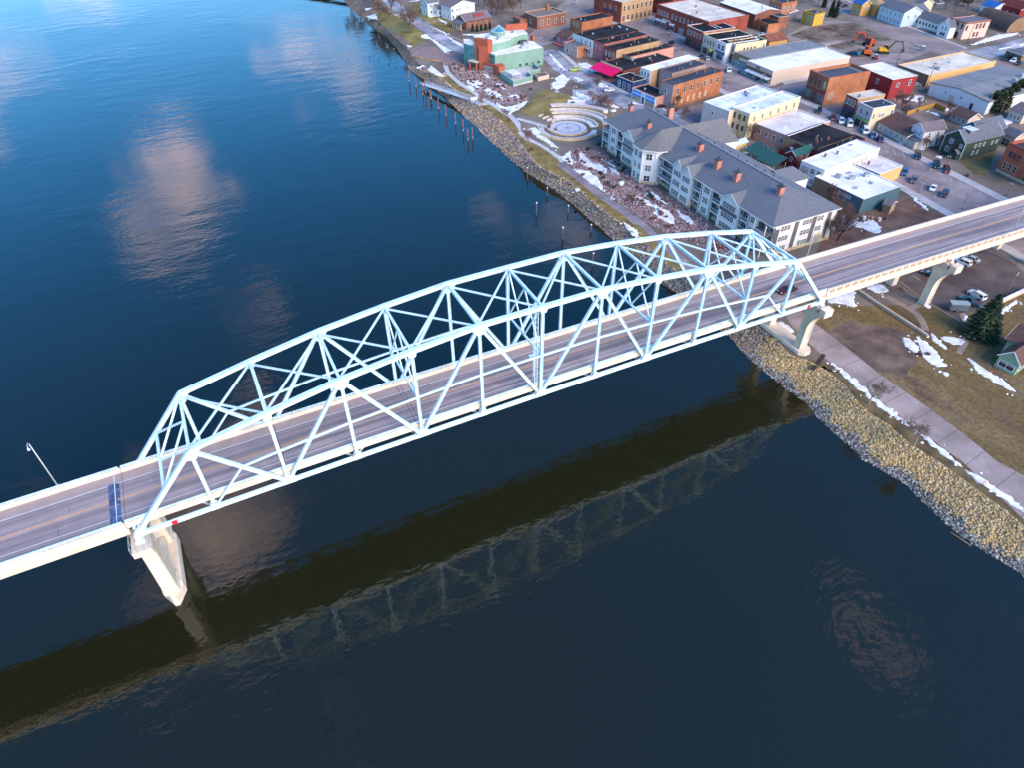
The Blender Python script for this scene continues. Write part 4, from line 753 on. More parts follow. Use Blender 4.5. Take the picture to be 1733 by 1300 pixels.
def resample(pl, n):
    d = [0.0]
    for a, b in zip(pl, pl[1:]): d.append(d[-1] + math.dist(a, b))
    out = []; k = 0
    for i in range(n):
        t = d[-1] * i / (n - 1)
        while k < len(d) - 2 and d[k + 1] < t: k += 1
        f = (t - d[k]) / max(1e-6, d[k + 1] - d[k]); out.append((pl[k][0] + (pl[k + 1][0] - pl[k][0]) * f, pl[k][1] + (pl[k + 1][1] - pl[k][1]) * f))
    return out
bank = PO['bank']; shore = PO['shore']
def ext(pl, n0):
    a, b = pl[1], pl[0]; L = math.dist(a, b); u = ((b[0] - a[0]) / L, (b[1] - a[1]) / L); return [(b[0] + u[0] * n0, b[1] + u[1] * n0)] + pl
bank2 = [(90, 900)] + bank + [(240, -220), (420, -700)]
shore2 = [(70, 900)] + shore + [(228, -226), (405, -706)]
land = [(p[0], p[1]) for p in bank2] + [(420, -2400), (2400, -2400), (2400, 2400), (90, 2400)]
g_ = MB(); g_.poly([(p[0], p[1], GZ) for p in land][::1]); go = g_.build('ground', EARTH); tag(go, kind='structure')
if go.data.polygons[0].normal.z < 0: go.data.flip_normals()
NB = 150
bs, ss = resample(bank2[1:-1], NB), resample(shore2[1:-1], NB)
bs = [bank2[0]] + bs + [bank2[-1]]; ss = [shore2[0]] + ss + [shore2[-1]]
sl_ = MB()
def slope_pt(i, t):      # t 0 at the top of the bank, 1 at the water line, beyond runs under water
    b, s = bs[i], ss[i]; return (b[0] + (s[0] - b[0]) * t, b[1] + (s[1] - b[1]) * t, GZ * (1 - t) - (0.0 if t <= 1 else 0))
TS = (-.02, .35, .7, 1.0, 1.5)
for i in range(len(bs)):
    for t in TS: sl_.v.append(slope_pt(i, t))
nT = len(TS)
for i in range(len(bs) - 1):
    for k in range(nT - 1):
        q = i * nT + k; sl_.f.append((q, q + 1, q + nT + 1, q + nT)); sl_.m.append(0 if bs[i][1] > 246 else (1 if bs[i][1] > 9 or k > 1 else 2))
BANKM = mat('stony_soil', (0.10, 0.075, 0.058), 0.95, 0.4, 0.8, bump=0.5, bscale=3, col2=(0.17, 0.13, 0.095))
bo = sl_.build('riverbank', [SAND, BANKM, mat('tan_gravel', (.30, .20, .10), .95, .35, 1.2, bump=.5, bscale=4, col2=(.36, .26, .15))]); tag(bo, kind='structure')

def sheet(name, pts, m, dz, kind='structure', parent=None):
    mb = MB(); mb.poly([(p[0], p[1], GZ + dz) for p in pts]); o = mb.build(name, m, parent)
    if o.data.polygons[0].normal.z < 0: o.data.flip_normals()
    if parent is None: tag(o, kind=kind)
    return o
def slab(name, pts, m, dz0, dz1, kind='structure', parent=None):
    a = sum(pts[i][0] * pts[(i + 1) % len(pts)][1] - pts[(i + 1) % len(pts)][0] * pts[i][1] for i in range(len(pts)))
    if a < 0: pts = pts[::-1]
    mb = MB(); mb.prism(pts, GZ + dz0, GZ + dz1); o = mb.build(name, m, parent)
    if parent is None: tag(o, kind=kind)
    return o
def offset_line(pl, w):
    L, R_ = [], []
    for i, p in enumerate(pl):
        a = pl[max(i - 1, 0)]; b = pl[min(i + 1, len(pl) - 1)]; d = math.dist(a, b); n = (-(b[1] - a[1]) / d, (b[0] - a[0]) / d)
        wl, wr = w if isinstance(w, tuple) else (w / 2, w / 2)
        L.append((p[0] + n[0] * wl, p[1] + n[1] * wl)); R_.append((p[0] - n[0] * wr, p[1] - n[1] * wr))
    return L, R_
def road(name, pl, w, m, dz):
    L, R_ = offset_line(pl, w); return sheet(name, L + R_[::-1], m, dz)
def between(name, a, b, m, dz): return sheet(name, PO[a] + PO[b][::-1], m, dz)
# lawns and soil first (lowest), then paving
sheet('lawn', PO['left_park'], GRASS, .012); sheet('lawn', PO['garden_left'], GRASS, .012)
sheet('lawn', PO['bank_lawn'], mat('brown_lawn', (.13, .10, .045), .95, .3, .15, bump=.3, bscale=4, col2=(.16, .12, .05)), .012)
sheet('dirt_lot', PO['dirt_lot'], LOT, .02); sheet('dug_pit', PO['dirt_pit'], MUD, .04)
sheet('brown_yard', PO['brown_lot'], mat('brown_yard', (.17, .115, .085), .95, .3, .15, col2=(.22, .16, .125), detail=9), .02)
sheet('shop_yard', PO['shop_yard'], mat('red_soil', (.14, .07, .05), .95, .35, .12, bump=.3, bscale=2, col2=(.17, .10, .075)), .012)
sheet('planting_bed', PO['condo_beds'], PINKG, .02); sheet('museum_garden', PO['museum_yard'], YARD, .02)
sheet('plaza', PO['plaza'], BRICKP, .03)
# grass strips beside the river path
def strip_poly(a, off0, off1):
    L0, _ = offset_line(a, (off0, 0)); L1, _ = offset_line(a, (off1, 0)); return L0 + L1[::-1]
GR2 = mat('verge_grass', (0.17, 0.115, 0.035), 0.95, 0.35, 0.25, bump=0.4, bscale=5, col2=(0.22, 0.16, 0.06), detail=9)
sheet('lawn', PO['bank'][8:28] + (PO['path_white'][1:] + PO['path_condo'])[::-1], GR2, .008)
low = PO['path_low_r'][2:]
def lawn_mat():
    m = bpy.data.materials.new('river_lawn'); m.use_nodes = True; n = m.node_tree.nodes; l = m.node_tree.links; b = n['Principled BSDF']; b.inputs['Roughness'].default_value = .95; b.inputs['Specular IOR Level'].default_value = .1
    t = n.new('ShaderNodeTexCoord')
    def nz(sc, dt, st=(1, 1, 1), rot=0.0):
        mp = n.new('ShaderNodeMapping'); mp.inputs['Scale'].default_value = st; mp.inputs['Rotation'].default_value = (0, 0, rot); l.new(t.outputs['Object'], mp.inputs[0])
        x = n.new('ShaderNodeTexNoise'); x.inputs['Scale'].default_value = sc; x.inputs['Detail'].default_value = dt; x.inputs['Roughness'].default_value = .65; l.new(mp.outputs[0], x.inputs['Vector']); return x
    a = nz(.10, 9, (1.0, .35, 1), .95); r = n.new('ShaderNodeValToRGB'); l.new(a.outputs['Fac'], r.inputs[0])
    els = [(.30, (.085, .052, .038)), (.42, (.15, .10, .055)), (.50, (.15, .104, .044)), (.58, (.19, .135, .07)), (.68, (.12, .075, .05))]
    r.color_ramp.elements[0].position, r.color_ramp.elements[1].position = els[0][0], els[-1][0]
    r.color_ramp.elements[0].color = (*els[0][1], 1); r.color_ramp.elements[1].color = (*els[-1][1], 1)
    for p, c in els[1:-1]: e_ = r.color_ramp.elements.new(p); e_.color = (*c, 1)
    f = nz(1.6, 8); mr = n.new('ShaderNodeMapRange'); mr.inputs[1].default_value = .3; mr.inputs[2].default_value = .7; mr.inputs[3].default_value = .6; mr.inputs[4].default_value = 1.4; l.new(f.outputs['Fac'], mr.inputs[0])
    mm = n.new('ShaderNodeMix'); mm.data_type = 'RGBA'; mm.blend_type = 'MULTIPLY'; mm.inputs['Factor'].default_value = 1; l.new(r.outputs[0], mm.inputs['A']); l.new(mr.outputs[0], mm.inputs['B']); l.new(mm.outputs['Result'], b.inputs['Base Color'])
    bp = n.new('ShaderNodeBump'); bp.inputs['Strength'].default_value = .5; bp.inputs['Distance'].default_value = .15; l.new(f.outputs['Fac'], bp.inputs['Height']); l.new(bp.outputs[0], b.inputs['Normal'])
    return m
big = [(a[0], a[1]) for a in low] + [(205, -75), (232, -30), (214, 0), (182, 3), (169, 9), (159, 15)]
sheet('lawn', big, lawn_mat(), .008)
_rj = random.Random(2); _sp = [(p[0] + _rj.uniform(-.4, .4), p[1] + _rj.uniform(-.4, .4)) for p in resample([(150, 3), (163, 5), (171, -4), (169, -12), (162, -15), (157, -17), (152, -11), (147, -3), (150, 3)], 60)[:-1]]
sheet('bare_soil', _sp, mat('bare_soil', (.115, .075, .06), .95, .3, .2, bump=.4, bscale=2, col2=(.15, .105, .085), detail=8), .014)
pl_ = PO['bank'][-18:]
sheet('lawn', PO['bank'][31:] + PO['path_low'][::-1][:6], mat('bank_grass', (.115, .08, .04), .95, .3, .3, bump=.3, bscale=4, col2=(.14, .10, .05)), .010)
between('river_path', 'path_white', 'path_white_r', WALK2, .04)
between('river_path', 'path_condo', 'path_condo_r', PATHC, .035)
between('river_path', 'path_low', 'path_low_r', PATHM, .05)
# slab joints of the near path, recessed grooves as dark strips
JOINT = mat('groove', (.07, .055, .055), .95, .2)
pa, pb = resample(PO['path_low'], 19), resample(PO['path_low_r'], 19)
path_obj = [o for o in COL.objects if o.name.startswith('river_path')][-1]
for a, b in zip(pa[2:], pb[2:]):
    mb = MB(); mb.bar((a[0], a[1], GZ + .051), (b[0], b[1], GZ + .051), .09, .008); mb.build('slab_joint', JOINT, path_obj)
# streets
MAIN = [(290, 420), (281, 330), (274, 270), (264.5, 222), (258, 185), (255, 150), (254, 120), (252.5, 90), (250, 68), (248.5, 50), (246.5, 30), (242, 0), (236, -40), (228, -90)]
road('main_street', MAIN, (9.5, 11.0), ASPH, .02)
CROSS = [(196, 138.5), (225, 140), (255, 141.5), (290, 143), (330, 148), (372, 158)]
road('cross_street', CROSS, 10, ASPH, .026)
SEC = [(452, 420), (420, 310), (402, 245), (389, 195), (381, 150), (374, 110), (368, 60), (362, 0)]
road('second_street', SEC, 19, mat('pale_asphalt', (.225, .178, .175), .9, .15, .1, col2=(.25, .2, .19)), .024)
road('side_street', [(376, 138), (410, 139), (450, 141), (520, 146)], 13, WETA, .03)
road('levee_street', [(114, 470)] + [tuple((a + b) / 2 for a, b in zip(p, q)) for p, q in zip(PO['levee_st'], PO['levee_st_r'])], 8.5, WETA, .028)
LV2 = [tuple((a + b) / 2 for a, b in zip(p, q)) for p, q in zip(PO['levee2'], PO['levee2_r'])]
road('levee_street', [(182, 262), (184, 240)] + LV2 + [(198, 128), (197, 100), (199, 70), (200, 40)], 11, WETA, .032)
sheet('parking_lot', PO['top_lot'], LOT, .022)
lot = sheet('parking_lot', PO['parking'], DARKA, .022)
sheet('back_alley', [(205, 250), (240, 262), (262, 262), (258, 280), (236, 300), (205, 268), (196, 258)], ASPH, .018)
sheet('back_lot', [(197, 134), (216, 137), (212, 122), (205, 112), (196, 112)], mat('mauve_lot', (.19, .155, .18), .9, .2, .15), .021)
sheet('back_lot', [(296, 228), (320, 232), (326, 206), (312, 186), (292, 190)], LOT, .021)
sheet('forecourt', [(176, 168), (186, 186), (192, 182), (187, 166)], mat('bluish_walk', (.33, .33, .37), .8, .2, .3), .036)
# sidewalks with a real kerb step
L, R_ = offset_line(MAIN, (11.0 - 1.5, 11.0))
def walk(pl, w0, w1, side):
    A = offset_line(pl, (w0, w0))[side]; B_ = offset_line(pl, (w1, w1))[side]; return A + B_[::-1]
slab('sidewalk', walk(MAIN[:5] + [(255.4, 150)], 9.5, 14.0, 0), WALK, 0, .14)
slab('sidewalk', walk([(253.6, 132)] + MAIN[6:12], 9.5, 13.2, 0), WALK, 0, .14)
slab('sidewalk', walk(MAIN[2:5] + [(255.2, 148)], 11.0, 14.5, 1), WALK, 0, .14)
slab('sidewalk', walk([(253.8, 134)] + MAIN[6:12], 11.0, 14.5, 1), WALK, 0, .14)
slab('sidewalk', walk(LV2, 5.5, 8.0, 0), WALK2, 0, .13); slab('sidewalk', walk(SEC[1:5], 9.5, 11.5, 0), WALK, 0, .13)
slab('sidewalk', walk([(152, 372), (158, 340), (167, 295), (172, 272)], 0, 1.6, 0), mat('pink_walk', (.30, .225, .215), .9, .15, .3), 0, .1)
slab('driveway', [(171, 274), (186, 277), (186, 274.4), (171.6, 271.6)], MATS['pink_walk'], 0, .09)
slab('driveway', [(160, 318), (174, 322), (174, 319.4), (161, 315.5)], MATS['pink_walk'], 0, .09)
# painted stalls on the streets
WL = mat('stall_paint', (.5, .5, .5), .8, .2, 2)
ms = [o for o in COL.objects if o.name == 'main_street'][0]
for (a, b) in ST[:13]:
    mb = MB(); a3 = Vector((*a, GZ + .03)); b3 = Vector((*b, GZ + .03)); d3 = (b3 - a3).normalized(); b3 = a3 + d3 * 5.5
    mb.bar(a3, b3, .13, .008); mb.build('stall_line', WL, ms)
for (a, b) in ST[13:]:
    mb = MB(); mb.bar((*a, GZ + .03), (*b, GZ + .03), .13, .008); mb.build('stall_line', WL, lot)
lm_ = MB()
for p, q in zip(MAIN[3:11], MAIN[4:12]): 
    mb = MB(); mb.bar((p[0] - .3, p[1], GZ + .03), (q[0] - .3, q[1], GZ + .03), .14, .006); mb.build('centre_line', ORANGE, ms)
# kerb round the parking lot
KERB = mat('lot_kerb', (.30, .24, .20), .9, .15, .5)
pk = PO['parking']
for a, b in ((pk[0], pk[1]), (pk[1], pk[2]), (pk[7], pk[8])):
    mb = MB(); mb.bar((*a, GZ + .08), (*b, GZ + .08), .3, .2); mb.build('kerb', KERB, lot)
# foot paths
FP = mat('tan_footpath', (.29, .22, .185), .9, .15, .4)
road('footpath', WALL['footpath'], 1.7, FP, .03); road('footpath', WALL['footpath2'], 1.7, FP, .036)
road('footpath', [(191, -6), (186, -11), (181, -14.5), (176, -16.5)], 1.3, FP, .03)
road('culvert', WALL['culvert'], 1.0, mat('dark_gutter', (.05, .035, .03), .8, .3, 1), .07)
# mounded lawn by the amphitheatre
def mound(name, pts, h, m):
    cx = sum(p[0] for p in pts) / len(pts); cy = sum(p[1] for p in pts) / len(pts)
    mb = MB(); n = len(pts); rings = 5
    for r in range(rings):
        f = 1 - r / rings; z = h * (1 - f * f) ** .8 if f < 1 else 0
        for p in pts: mb.v.append((cx + (p[0] - cx) * f, cy + (p[1] - cy) * f, GZ + .015 + z))
    mb.v.append((cx, cy, GZ + h + .015))
    for r in range(rings - 1):
        for i in range(n):
            j = (i + 1) % n; mb.f.append((r * n + i, r * n + j, (r + 1) * n + j, (r + 1) * n + i)); mb.m.append(0)
    for i in range(n): mb.f.append(((rings - 1) * n + i, (rings - 1) * n + (i + 1) % n, rings * n)); mb.m.append(0)
    o = mb.build(name, m, smooth=True); tag(o, kind='structure')
    if sum(p.normal.z for p in o.data.polygons) < 0: o.data.flip_normals()
    return o
mound('grass_mound', resample(PO['grass_hill'] + PO['grass_hill'][:1], 36)[:-1], 1.6, mat('mound_grass', (.20, .145, .05), .95, .25, .15, bump=.4, bscale=4, col2=(.24, .18, .07), detail=8))
mound('spoil_heap', [(338 + 9 * math.cos(k * PI / 6), 166 + 5 * math.sin(k * PI / 6)) for k in range(12)], 1.2, MUD)
mound('soil_bank', [(335 + 15 * math.cos(k * PI / 6), 186 + 3 * math.sin(k * PI / 6)) for k in range(12)], .7, LOT)

# ---------------------------------------------------------------- old snow lying in patches
sm = MB(); rs = random.Random(3)
FRAG = []
for pts in SN:
    per = sum(math.dist(pts[i], pts[(i + 1) % len(pts)]) for i in range(len(pts)))
    for _ in range(int(min(9, per / 4))):
        a = rs.choice(pts); cx, cy = a[0] + rs.uniform(-1.6, 1.6), a[1] + rs.uniform(-1.6, 1.6); r0 = rs.uniform(.15, .6)
        FRAG.append([(cx + r0 * rs.uniform(.5, 1.3) * math.cos(k * 1.05), cy + r0 * rs.uniform(.5, 1.3) * math.sin(k * 1.05)) for k in range(6)])
for pts in SN + FRAG:
    per = sum(math.dist(pts[i], pts[(i + 1) % len(pts)]) for i in range(len(pts)))
    n = max(14, int(per / .7)); P = resample(pts + pts[:1], n + 1)[:-1]
    cx = sum(p[0] for p in P) / n; cy = sum(p[1] for p in P) / n
    # round the outline, then ragged edge
    for _ in range(2): P = [((P[i - 1][0] + 2 * P[i][0] + P[(i + 1) % n][0]) / 4, (P[i - 1][1] + 2 * P[i][1] + P[(i + 1) % n][1]) / 4) for i in range(n)]
    amp = min(.5, per * .02)
    P = [(p[0] + rs.uniform(-amp, amp), p[1] + rs.uniform(-amp, amp)) for p in P]
    k = len(sm.v); nr = []
    for i in range(n):
        a, b = P[i - 1], P[(i + 1) % n]; d = math.dist(a, b) or 1; nr.append((-(b[1] - a[1]) / d, (b[0] - a[0]) / d))
    ar = sum(P[i][0] * P[(i + 1) % n][1] - P[(i + 1) % n][0] * P[i][1] for i in range(n))
    s = 1 if ar > 0 else -1
    ins = min(.25, abs(ar) / 2 / per * .8)
    sm.v += [(p[0], p[1], GZ + .03) for p in P] + [(p[0] + nr[i][0] * ins * s, p[1] + nr[i][1] * ins * s, GZ + .14 + rs.uniform(0, .04)) for i, p in enumerate(P)]
    for i in range(n):
        j = (i + 1) % n; f = (k + i, k + j, k + n + j, k + n + i); sm.f.append(f if s > 0 else f[::-1]); sm.m.append(0)
    f = tuple(k + n + i for i in range(n)); sm.f.append(f if s > 0 else f[::-1]); sm.m.append(0)
so_ = sm.build('snow_patches', SNOW); tag(so_, 'patches of old white snow left on lawns, beds and kerbs', 'snow', kind='stuff')

# ---------------------------------------------------------------- riprap
def rock_mesh(seed, flat=.75):
    r = random.Random(seed); t = (1 + 5 ** .5) / 2
    v = [(-1, t, 0), (1, t, 0), (-1, -t, 0), (1, -t, 0), (0, -1, t), (0, 1, t), (0, -1, -t), (0, 1, -t), (t, 0, -1), (t, 0, 1), (-t, 0, -1), (-t, 0, 1)]
    f = [(0, 11, 5), (0, 5, 1), (0, 1, 7), (0, 7, 10), (0, 10, 11), (1, 5, 9), (5, 11, 4), (11, 10, 2), (10, 7, 6), (7, 1, 8), (3, 9, 4), (3, 4, 2), (3, 2, 6), (3, 6, 8), (3, 8, 9), (4, 9, 5), (2, 4, 11), (6, 2, 10), (8, 6, 7), (9, 8, 1)]
    sx, sy = r.uniform(.8, 1.25), r.uniform(.7, 1.1)
    return [(x / 1.9 * sx * r.uniform(.78, 1.2), y / 1.9 * sy * r.uniform(.78, 1.2), z / 1.9 * flat * r.uniform(.75, 1.2)) for x, y, z in v], f
RK = [rock_mesh(i) for i in range(14)]
RTAN = [mat('tan_rock_%d' % i, c, .9, .25, 1.3) for i, c in enumerate([(.52, .36, .165), (.45, .29, .12), (.58, .44, .25), (.37, .235, .10), (.48, .33, .19)])]
RGRY = [mat('grey_rock_%d' % i, c, .85, .25, 1.3) for i, c in enumerate([(.25, .23, .21), (.15, .145, .145), (.40, .375, .35), (.095, .09, .095), (.29, .25, .20)])]
RMIX = [mat('brown_rock_%d' % i, c, .9, .25, 1.3) for i, c in enumerate([(.26, .18, .14), (.34, .25, .20), (.17, .125, .12), (.30, .20, .16), (.40, .33, .29)])]
RM = RTAN + RGRY + RMIX
gb = resample(PO['greyband'], 80)
rr = random.Random(11)
rocks = []
i = 0
for i in range(len(bs) - 1):
    b0, s0 = bs[i], ss[i]
    if b0[1] > 246 or not (-70 < b0[1]): continue
    wd = math.dist(b0, s0); ln = (math.dist(b0, bs[i + 1]) + math.dist(s0, ss[i + 1])) / 2
    if ln > 30: continue
    near = b0[1] < 9
    size = .31 if near else .46
    n = int(wd * ln / (size * size) * (1.45 if near else 1.15))
    for _ in range(n):
        f = rr.random(); t = rr.random() * 1.06
        bx, by = b0[0] + (bs[i + 1][0] - b0[0]) * f, b0[1] + (bs[i + 1][1] - b0[1]) * f
        sx, sy = s0[0] + (ss[i + 1][0] - s0[0]) * f, s0[1] + (ss[i + 1][1] - s0[1]) * f
        x, y, z = bx + (sx - bx) * t, by + (sy - by) * t, GZ * (1 - t)
        if 140.8 < x < 146 and -1.2 < y < 15.5: continue
        r = size * rr.choice((.38, .5, .6, .75, .95)) * rr.uniform(.8, 1.15) * (rr.uniform(1.3, 1.9) if rr.random() < .015 else 1)
        if y < 9:
            grey = t > .80 + .07 * math.sin(y * .55) + .05 * math.sin(y * 1.7 + 1) + rr.uniform(-.1, .07)
            if 4 < y < 9: grey = grey or rr.random() < .4
            mi = (5 if grey else 0) + rr.choice((0, 0, 1, 2, 3, 4))
        else: mi = 10 + rr.choice((0, 1, 2, 3, 4)) if rr.random() < .8 else rr.choice((0, 1, 5, 6))
        if rr.random() < .06 and y > 9: mi = 0
        rocks.append((x, y, z + r * .2, r, mi))
rip = empty('riprap', (150, -20, 0)); tag(rip, kind='structure')
camp = Vector((25.2, -84.3, 107.8))
rocks.sort(key=lambda q: -q[3] / (Vector(q[:3]) - camp).length)
RKM = {}
def rkmesh(k, mi):
    if (k, mi) not in RKM:
        mb = MB(); mb.v = list(RK[k][0]); mb.f = list(RK[k][1]); mb.m = [0] * 20; RKM[k, mi] = mb.mesh('rock', RM[mi])
    return RKM[k, mi]
for q in rocks[:300]:
    o = inst(rkmesh(rr.randrange(14), q[4]), 'rock', rip, (q[0] - 150, q[1] + 20, q[2]), rr.uniform(0, 6.3), (q[3],) * 3)
rest = MB()
for q in rocks[300:]:
    V, F = RK[rr.randrange(14)]; k = len(rest.v); a = rr.uniform(0, 6.28); ca, sa = math.cos(a) * q[3], math.sin(a) * q[3]
    rest.v += [(q[0] + x * ca - y * sa, q[1] + x * sa + y * ca, q[2] + z * q[3]) for x, y, z in V]
    rest.f += [tuple(k + j for j in f) for f in F]; rest.m += [q[4]] * 20
o = rest.build('loose_rock', RM, rip); o.location = (-150, 20, 0); o['kind'] = 'stuff'
# pink stones in the planting beds by the apartment building
from mathutils.geometry import tessellate_polygon
def sample_poly(pts, n, r):
    tri = tessellate_polygon([[Vector((p[0], p[1], 0)) for p in pts]]); T = [[pts[i] for i in t] for t in tri]
    A = [abs((t[1][0] - t[0][0]) * (t[2][1] - t[0][1]) - (t[2][0] - t[0][0]) * (t[1][1] - t[0][1])) for t in T]
    out = []
    for t in r.choices(T, A, k=n):
        u, v = r.random(), r.random()
        if u + v > 1: u, v = 1 - u, 1 - v
        out.append((t[0][0] + u * (t[1][0] - t[0][0]) + v * (t[2][0] - t[0][0]), t[0][1] + u * (t[1][1] - t[0][1]) + v * (t[2][1] - t[0][1])))
    return out
def in_poly(x, y, P):
    c_ = False
    for i in range(len(P)):
        a, b = P[i - 1], P[i]
        if (a[1] > y) != (b[1] > y) and x < (b[0] - a[0]) * (y - a[1]) / (b[1] - a[1]) + a[0]: c_ = not c_
    return c_
SNB = [(min(p[0] for p in P), max(p[0] for p in P), min(p[1] for p in P), max(p[1] for p in P), P) for P in SN]
def in_snow(x, y): return any(b[0] < x < b[1] and b[2] < y < b[3] and in_poly(x, y, b[4]) for b in SNB)
RPNK = [mat('pink_stone_%d' % i, c, .9, .2, 1.3) for i, c in enumerate([(.30, .205, .21), (.17, .11, .115), (.44, .36, .38), (.11, .065, .055), (.26, .20, .25)])]
gs = MB()
for poly, n, s in ((PO['condo_beds'], 5200, .26), (PO['museum_yard'], 1800, .28)):
    for (x, y) in sample_poly(poly, n, rr):
        if in_snow(x, y): continue
        V, F = RK[rr.randrange(14)]; k = len(gs.v); q = s * rr.uniform(.5, 1.3)
        gs.v += [(x + a * q, y + b * q, GZ + .06 + c * q) for a, b, c in V]; gs.f += [tuple(k + j for j in f) for f in F]; gs.m += [rr.choice((0, 0, 1, 2, 3, 4))] * 20
tag(gs.build('garden_stones', RPNK), 'pinkish loose stones covering the planting beds', 'stones', kind='stuff')
# ================================================================ buildings
GLASS = glass_mat('window_glass', (0.028, 0.036, 0.048)); PGLASS = glass_mat('pale_glass', (0.16, 0.20, 0.22)); TGLASS = glass_mat('teal_glass', (0.06, 0.22, 0.24))
WFR = mat('white_trim', (0.72, 0.72, 0.72), .6, .04); TANF = mat('tan_trim', (0.56, 0.46, 0.33), .7, .06); DFR = mat('dark_trim', (0.06, 0.06, 0.07), .6, .1); GRNF = mat('green_trim', (.05, .13, .08), .6, .1)
def brick(name, c, v=.16):
    return mat(name, c, .92, v, .22, bump=.25, bscale=6, detail=10)
BR_OR = brick('orange_brick', (.36, .14, .07), .28); BR_RED = brick('red_brick', (.25, .06, .045), .25); BR_DK = brick('dark_brick', (.19, .075, .055)); BR_BRN = brick('brown_brick', (.24, .105, .07), .25); BR_PINK = brick('pink_brick', (.38, .22, .19)); BR_TAN = brick('tan_brick', (.40, .25, .14)); BR_GREY = brick('grey_brick', (.30, .24, .23))
P_RED = mat('red_painted_wall', (.27, .03, .033), .8, .14, .3); P_CREAM = mat('cream_stucco', (.62, .50, .33), .9, .06, .3); P_WHITE = mat('white_siding', (.66, .65, .66), .8, .05, .5); P_PINK = mat('pink_stucco', (.62, .43, .37), .9, .06, .3); P_TAN = mat('tan_panel', (.52, .41, .32), .85, .05, .25); P_YEL = mat('yellow_siding', (.50, .31, .05), .8, .1, .6); P_TEAL = mat('teal_metal', (.055, .12, .155), .6, .12, .4, stretch=(6, 6, .3)); P_GREEN = mat('dark_green_siding', (.045, .065, .05), .8, .12, .8); P_GREY = mat('grey_siding', (.30, .29, .30), .85, .08, .6); P_SLATE = mat('slate_siding', (.16, .17, .20), .85, .1, .5); P_NAVY = mat('navy_panel', (.025, .06, .15), .6, .15, .8); P_ROSE = mat('rose_siding', (.46, .13, .14), .85, .1, .5); P_SALM = mat('salmon_wall', (.52, .26, .20), .9, .08, .4); P_OCHRE = mat('ochre_wall', (.52, .29, .09), .85, .08, .4); P_LBLUE = mat('pale_blue_siding', (.46, .54, .58), .8, .06, .6); P_LILAC = mat('lilac_siding', (.58, .55, .58), .85, .07, .3); P_SAGE = mat('sage_siding', (.22, .31, .22), .85, .08, .5); P_BARN = mat('barn_red', (.22, .03, .028), .85, .12, .6); P_BROWN = mat('brown_siding', (.22, .14, .09), .9, .12, .6); P_LILACW = mat('grey_violet_wall', (.42, .37, .38), .9, .08, .4)
RF_BLK = mat('black_membrane', (.012, .0125, .016), .95, .35, .12, col2=(.026, .026, .032), detail=9, spec=.08); RF_WHT = mat('white_membrane', (.70, .66, .63), .85, .12, .16, col2=(.80, .78, .77), detail=10); RF_CRM = mat('cream_membrane', (.56, .48, .40), .85, .16, .14, col2=(.66, .58, .50), detail=10); RF_SNW = mat('frosted_roof', (.52, .57, .64), .7, .22, .18, col2=(.68, .70, .74), detail=9); RF_GRY = mat('grey_metal_roof', (.20, .20, .21), .7, .14, .1, stretch=(.2, 3, 1), detail=8); RF_SHG = mat('grey_shingle', (.125, .13, .155), .9, .14, .9, bump=.3, bscale=5, detail=7); RF_SHT = mat('brown_shingle', (.115, .065, .055), .9, .18, .8, bump=.3, bscale=5); RF_SHM = mat('mauve_shingle', (.155, .125, .14), .9, .15, .8, bump=.3, bscale=5); RF_BRN = mat('brown_gravel', (.20, .15, .13), .95, .12, .3); RF_GREEN = mat('green_metal_roof', (.025, .085, .075), .5, .12, .3); RF_RUST = mat('rust_roof', (.20, .075, .05), .8, .3, .5); RF_MAG = mat('magenta_canvas', (.66, .005, .10), .7, .06, .4); RF_BLU = mat('bluegrey_membrane', (.05, .06, .085), .9, .25, .15, detail=8, spec=.1); RF_PINKW = mat('stained_white_roof', (.55, .49, .47), .8, .14, .15, col2=(.66, .62, .60), detail=8)
STONE = mat('sandstone', (.50, .38, .24), .9, .2, .9, bump=.4, bscale=3); METAL = mat('hvac_metal', (.36, .40, .43), .5, .12, .8, metal=.3)

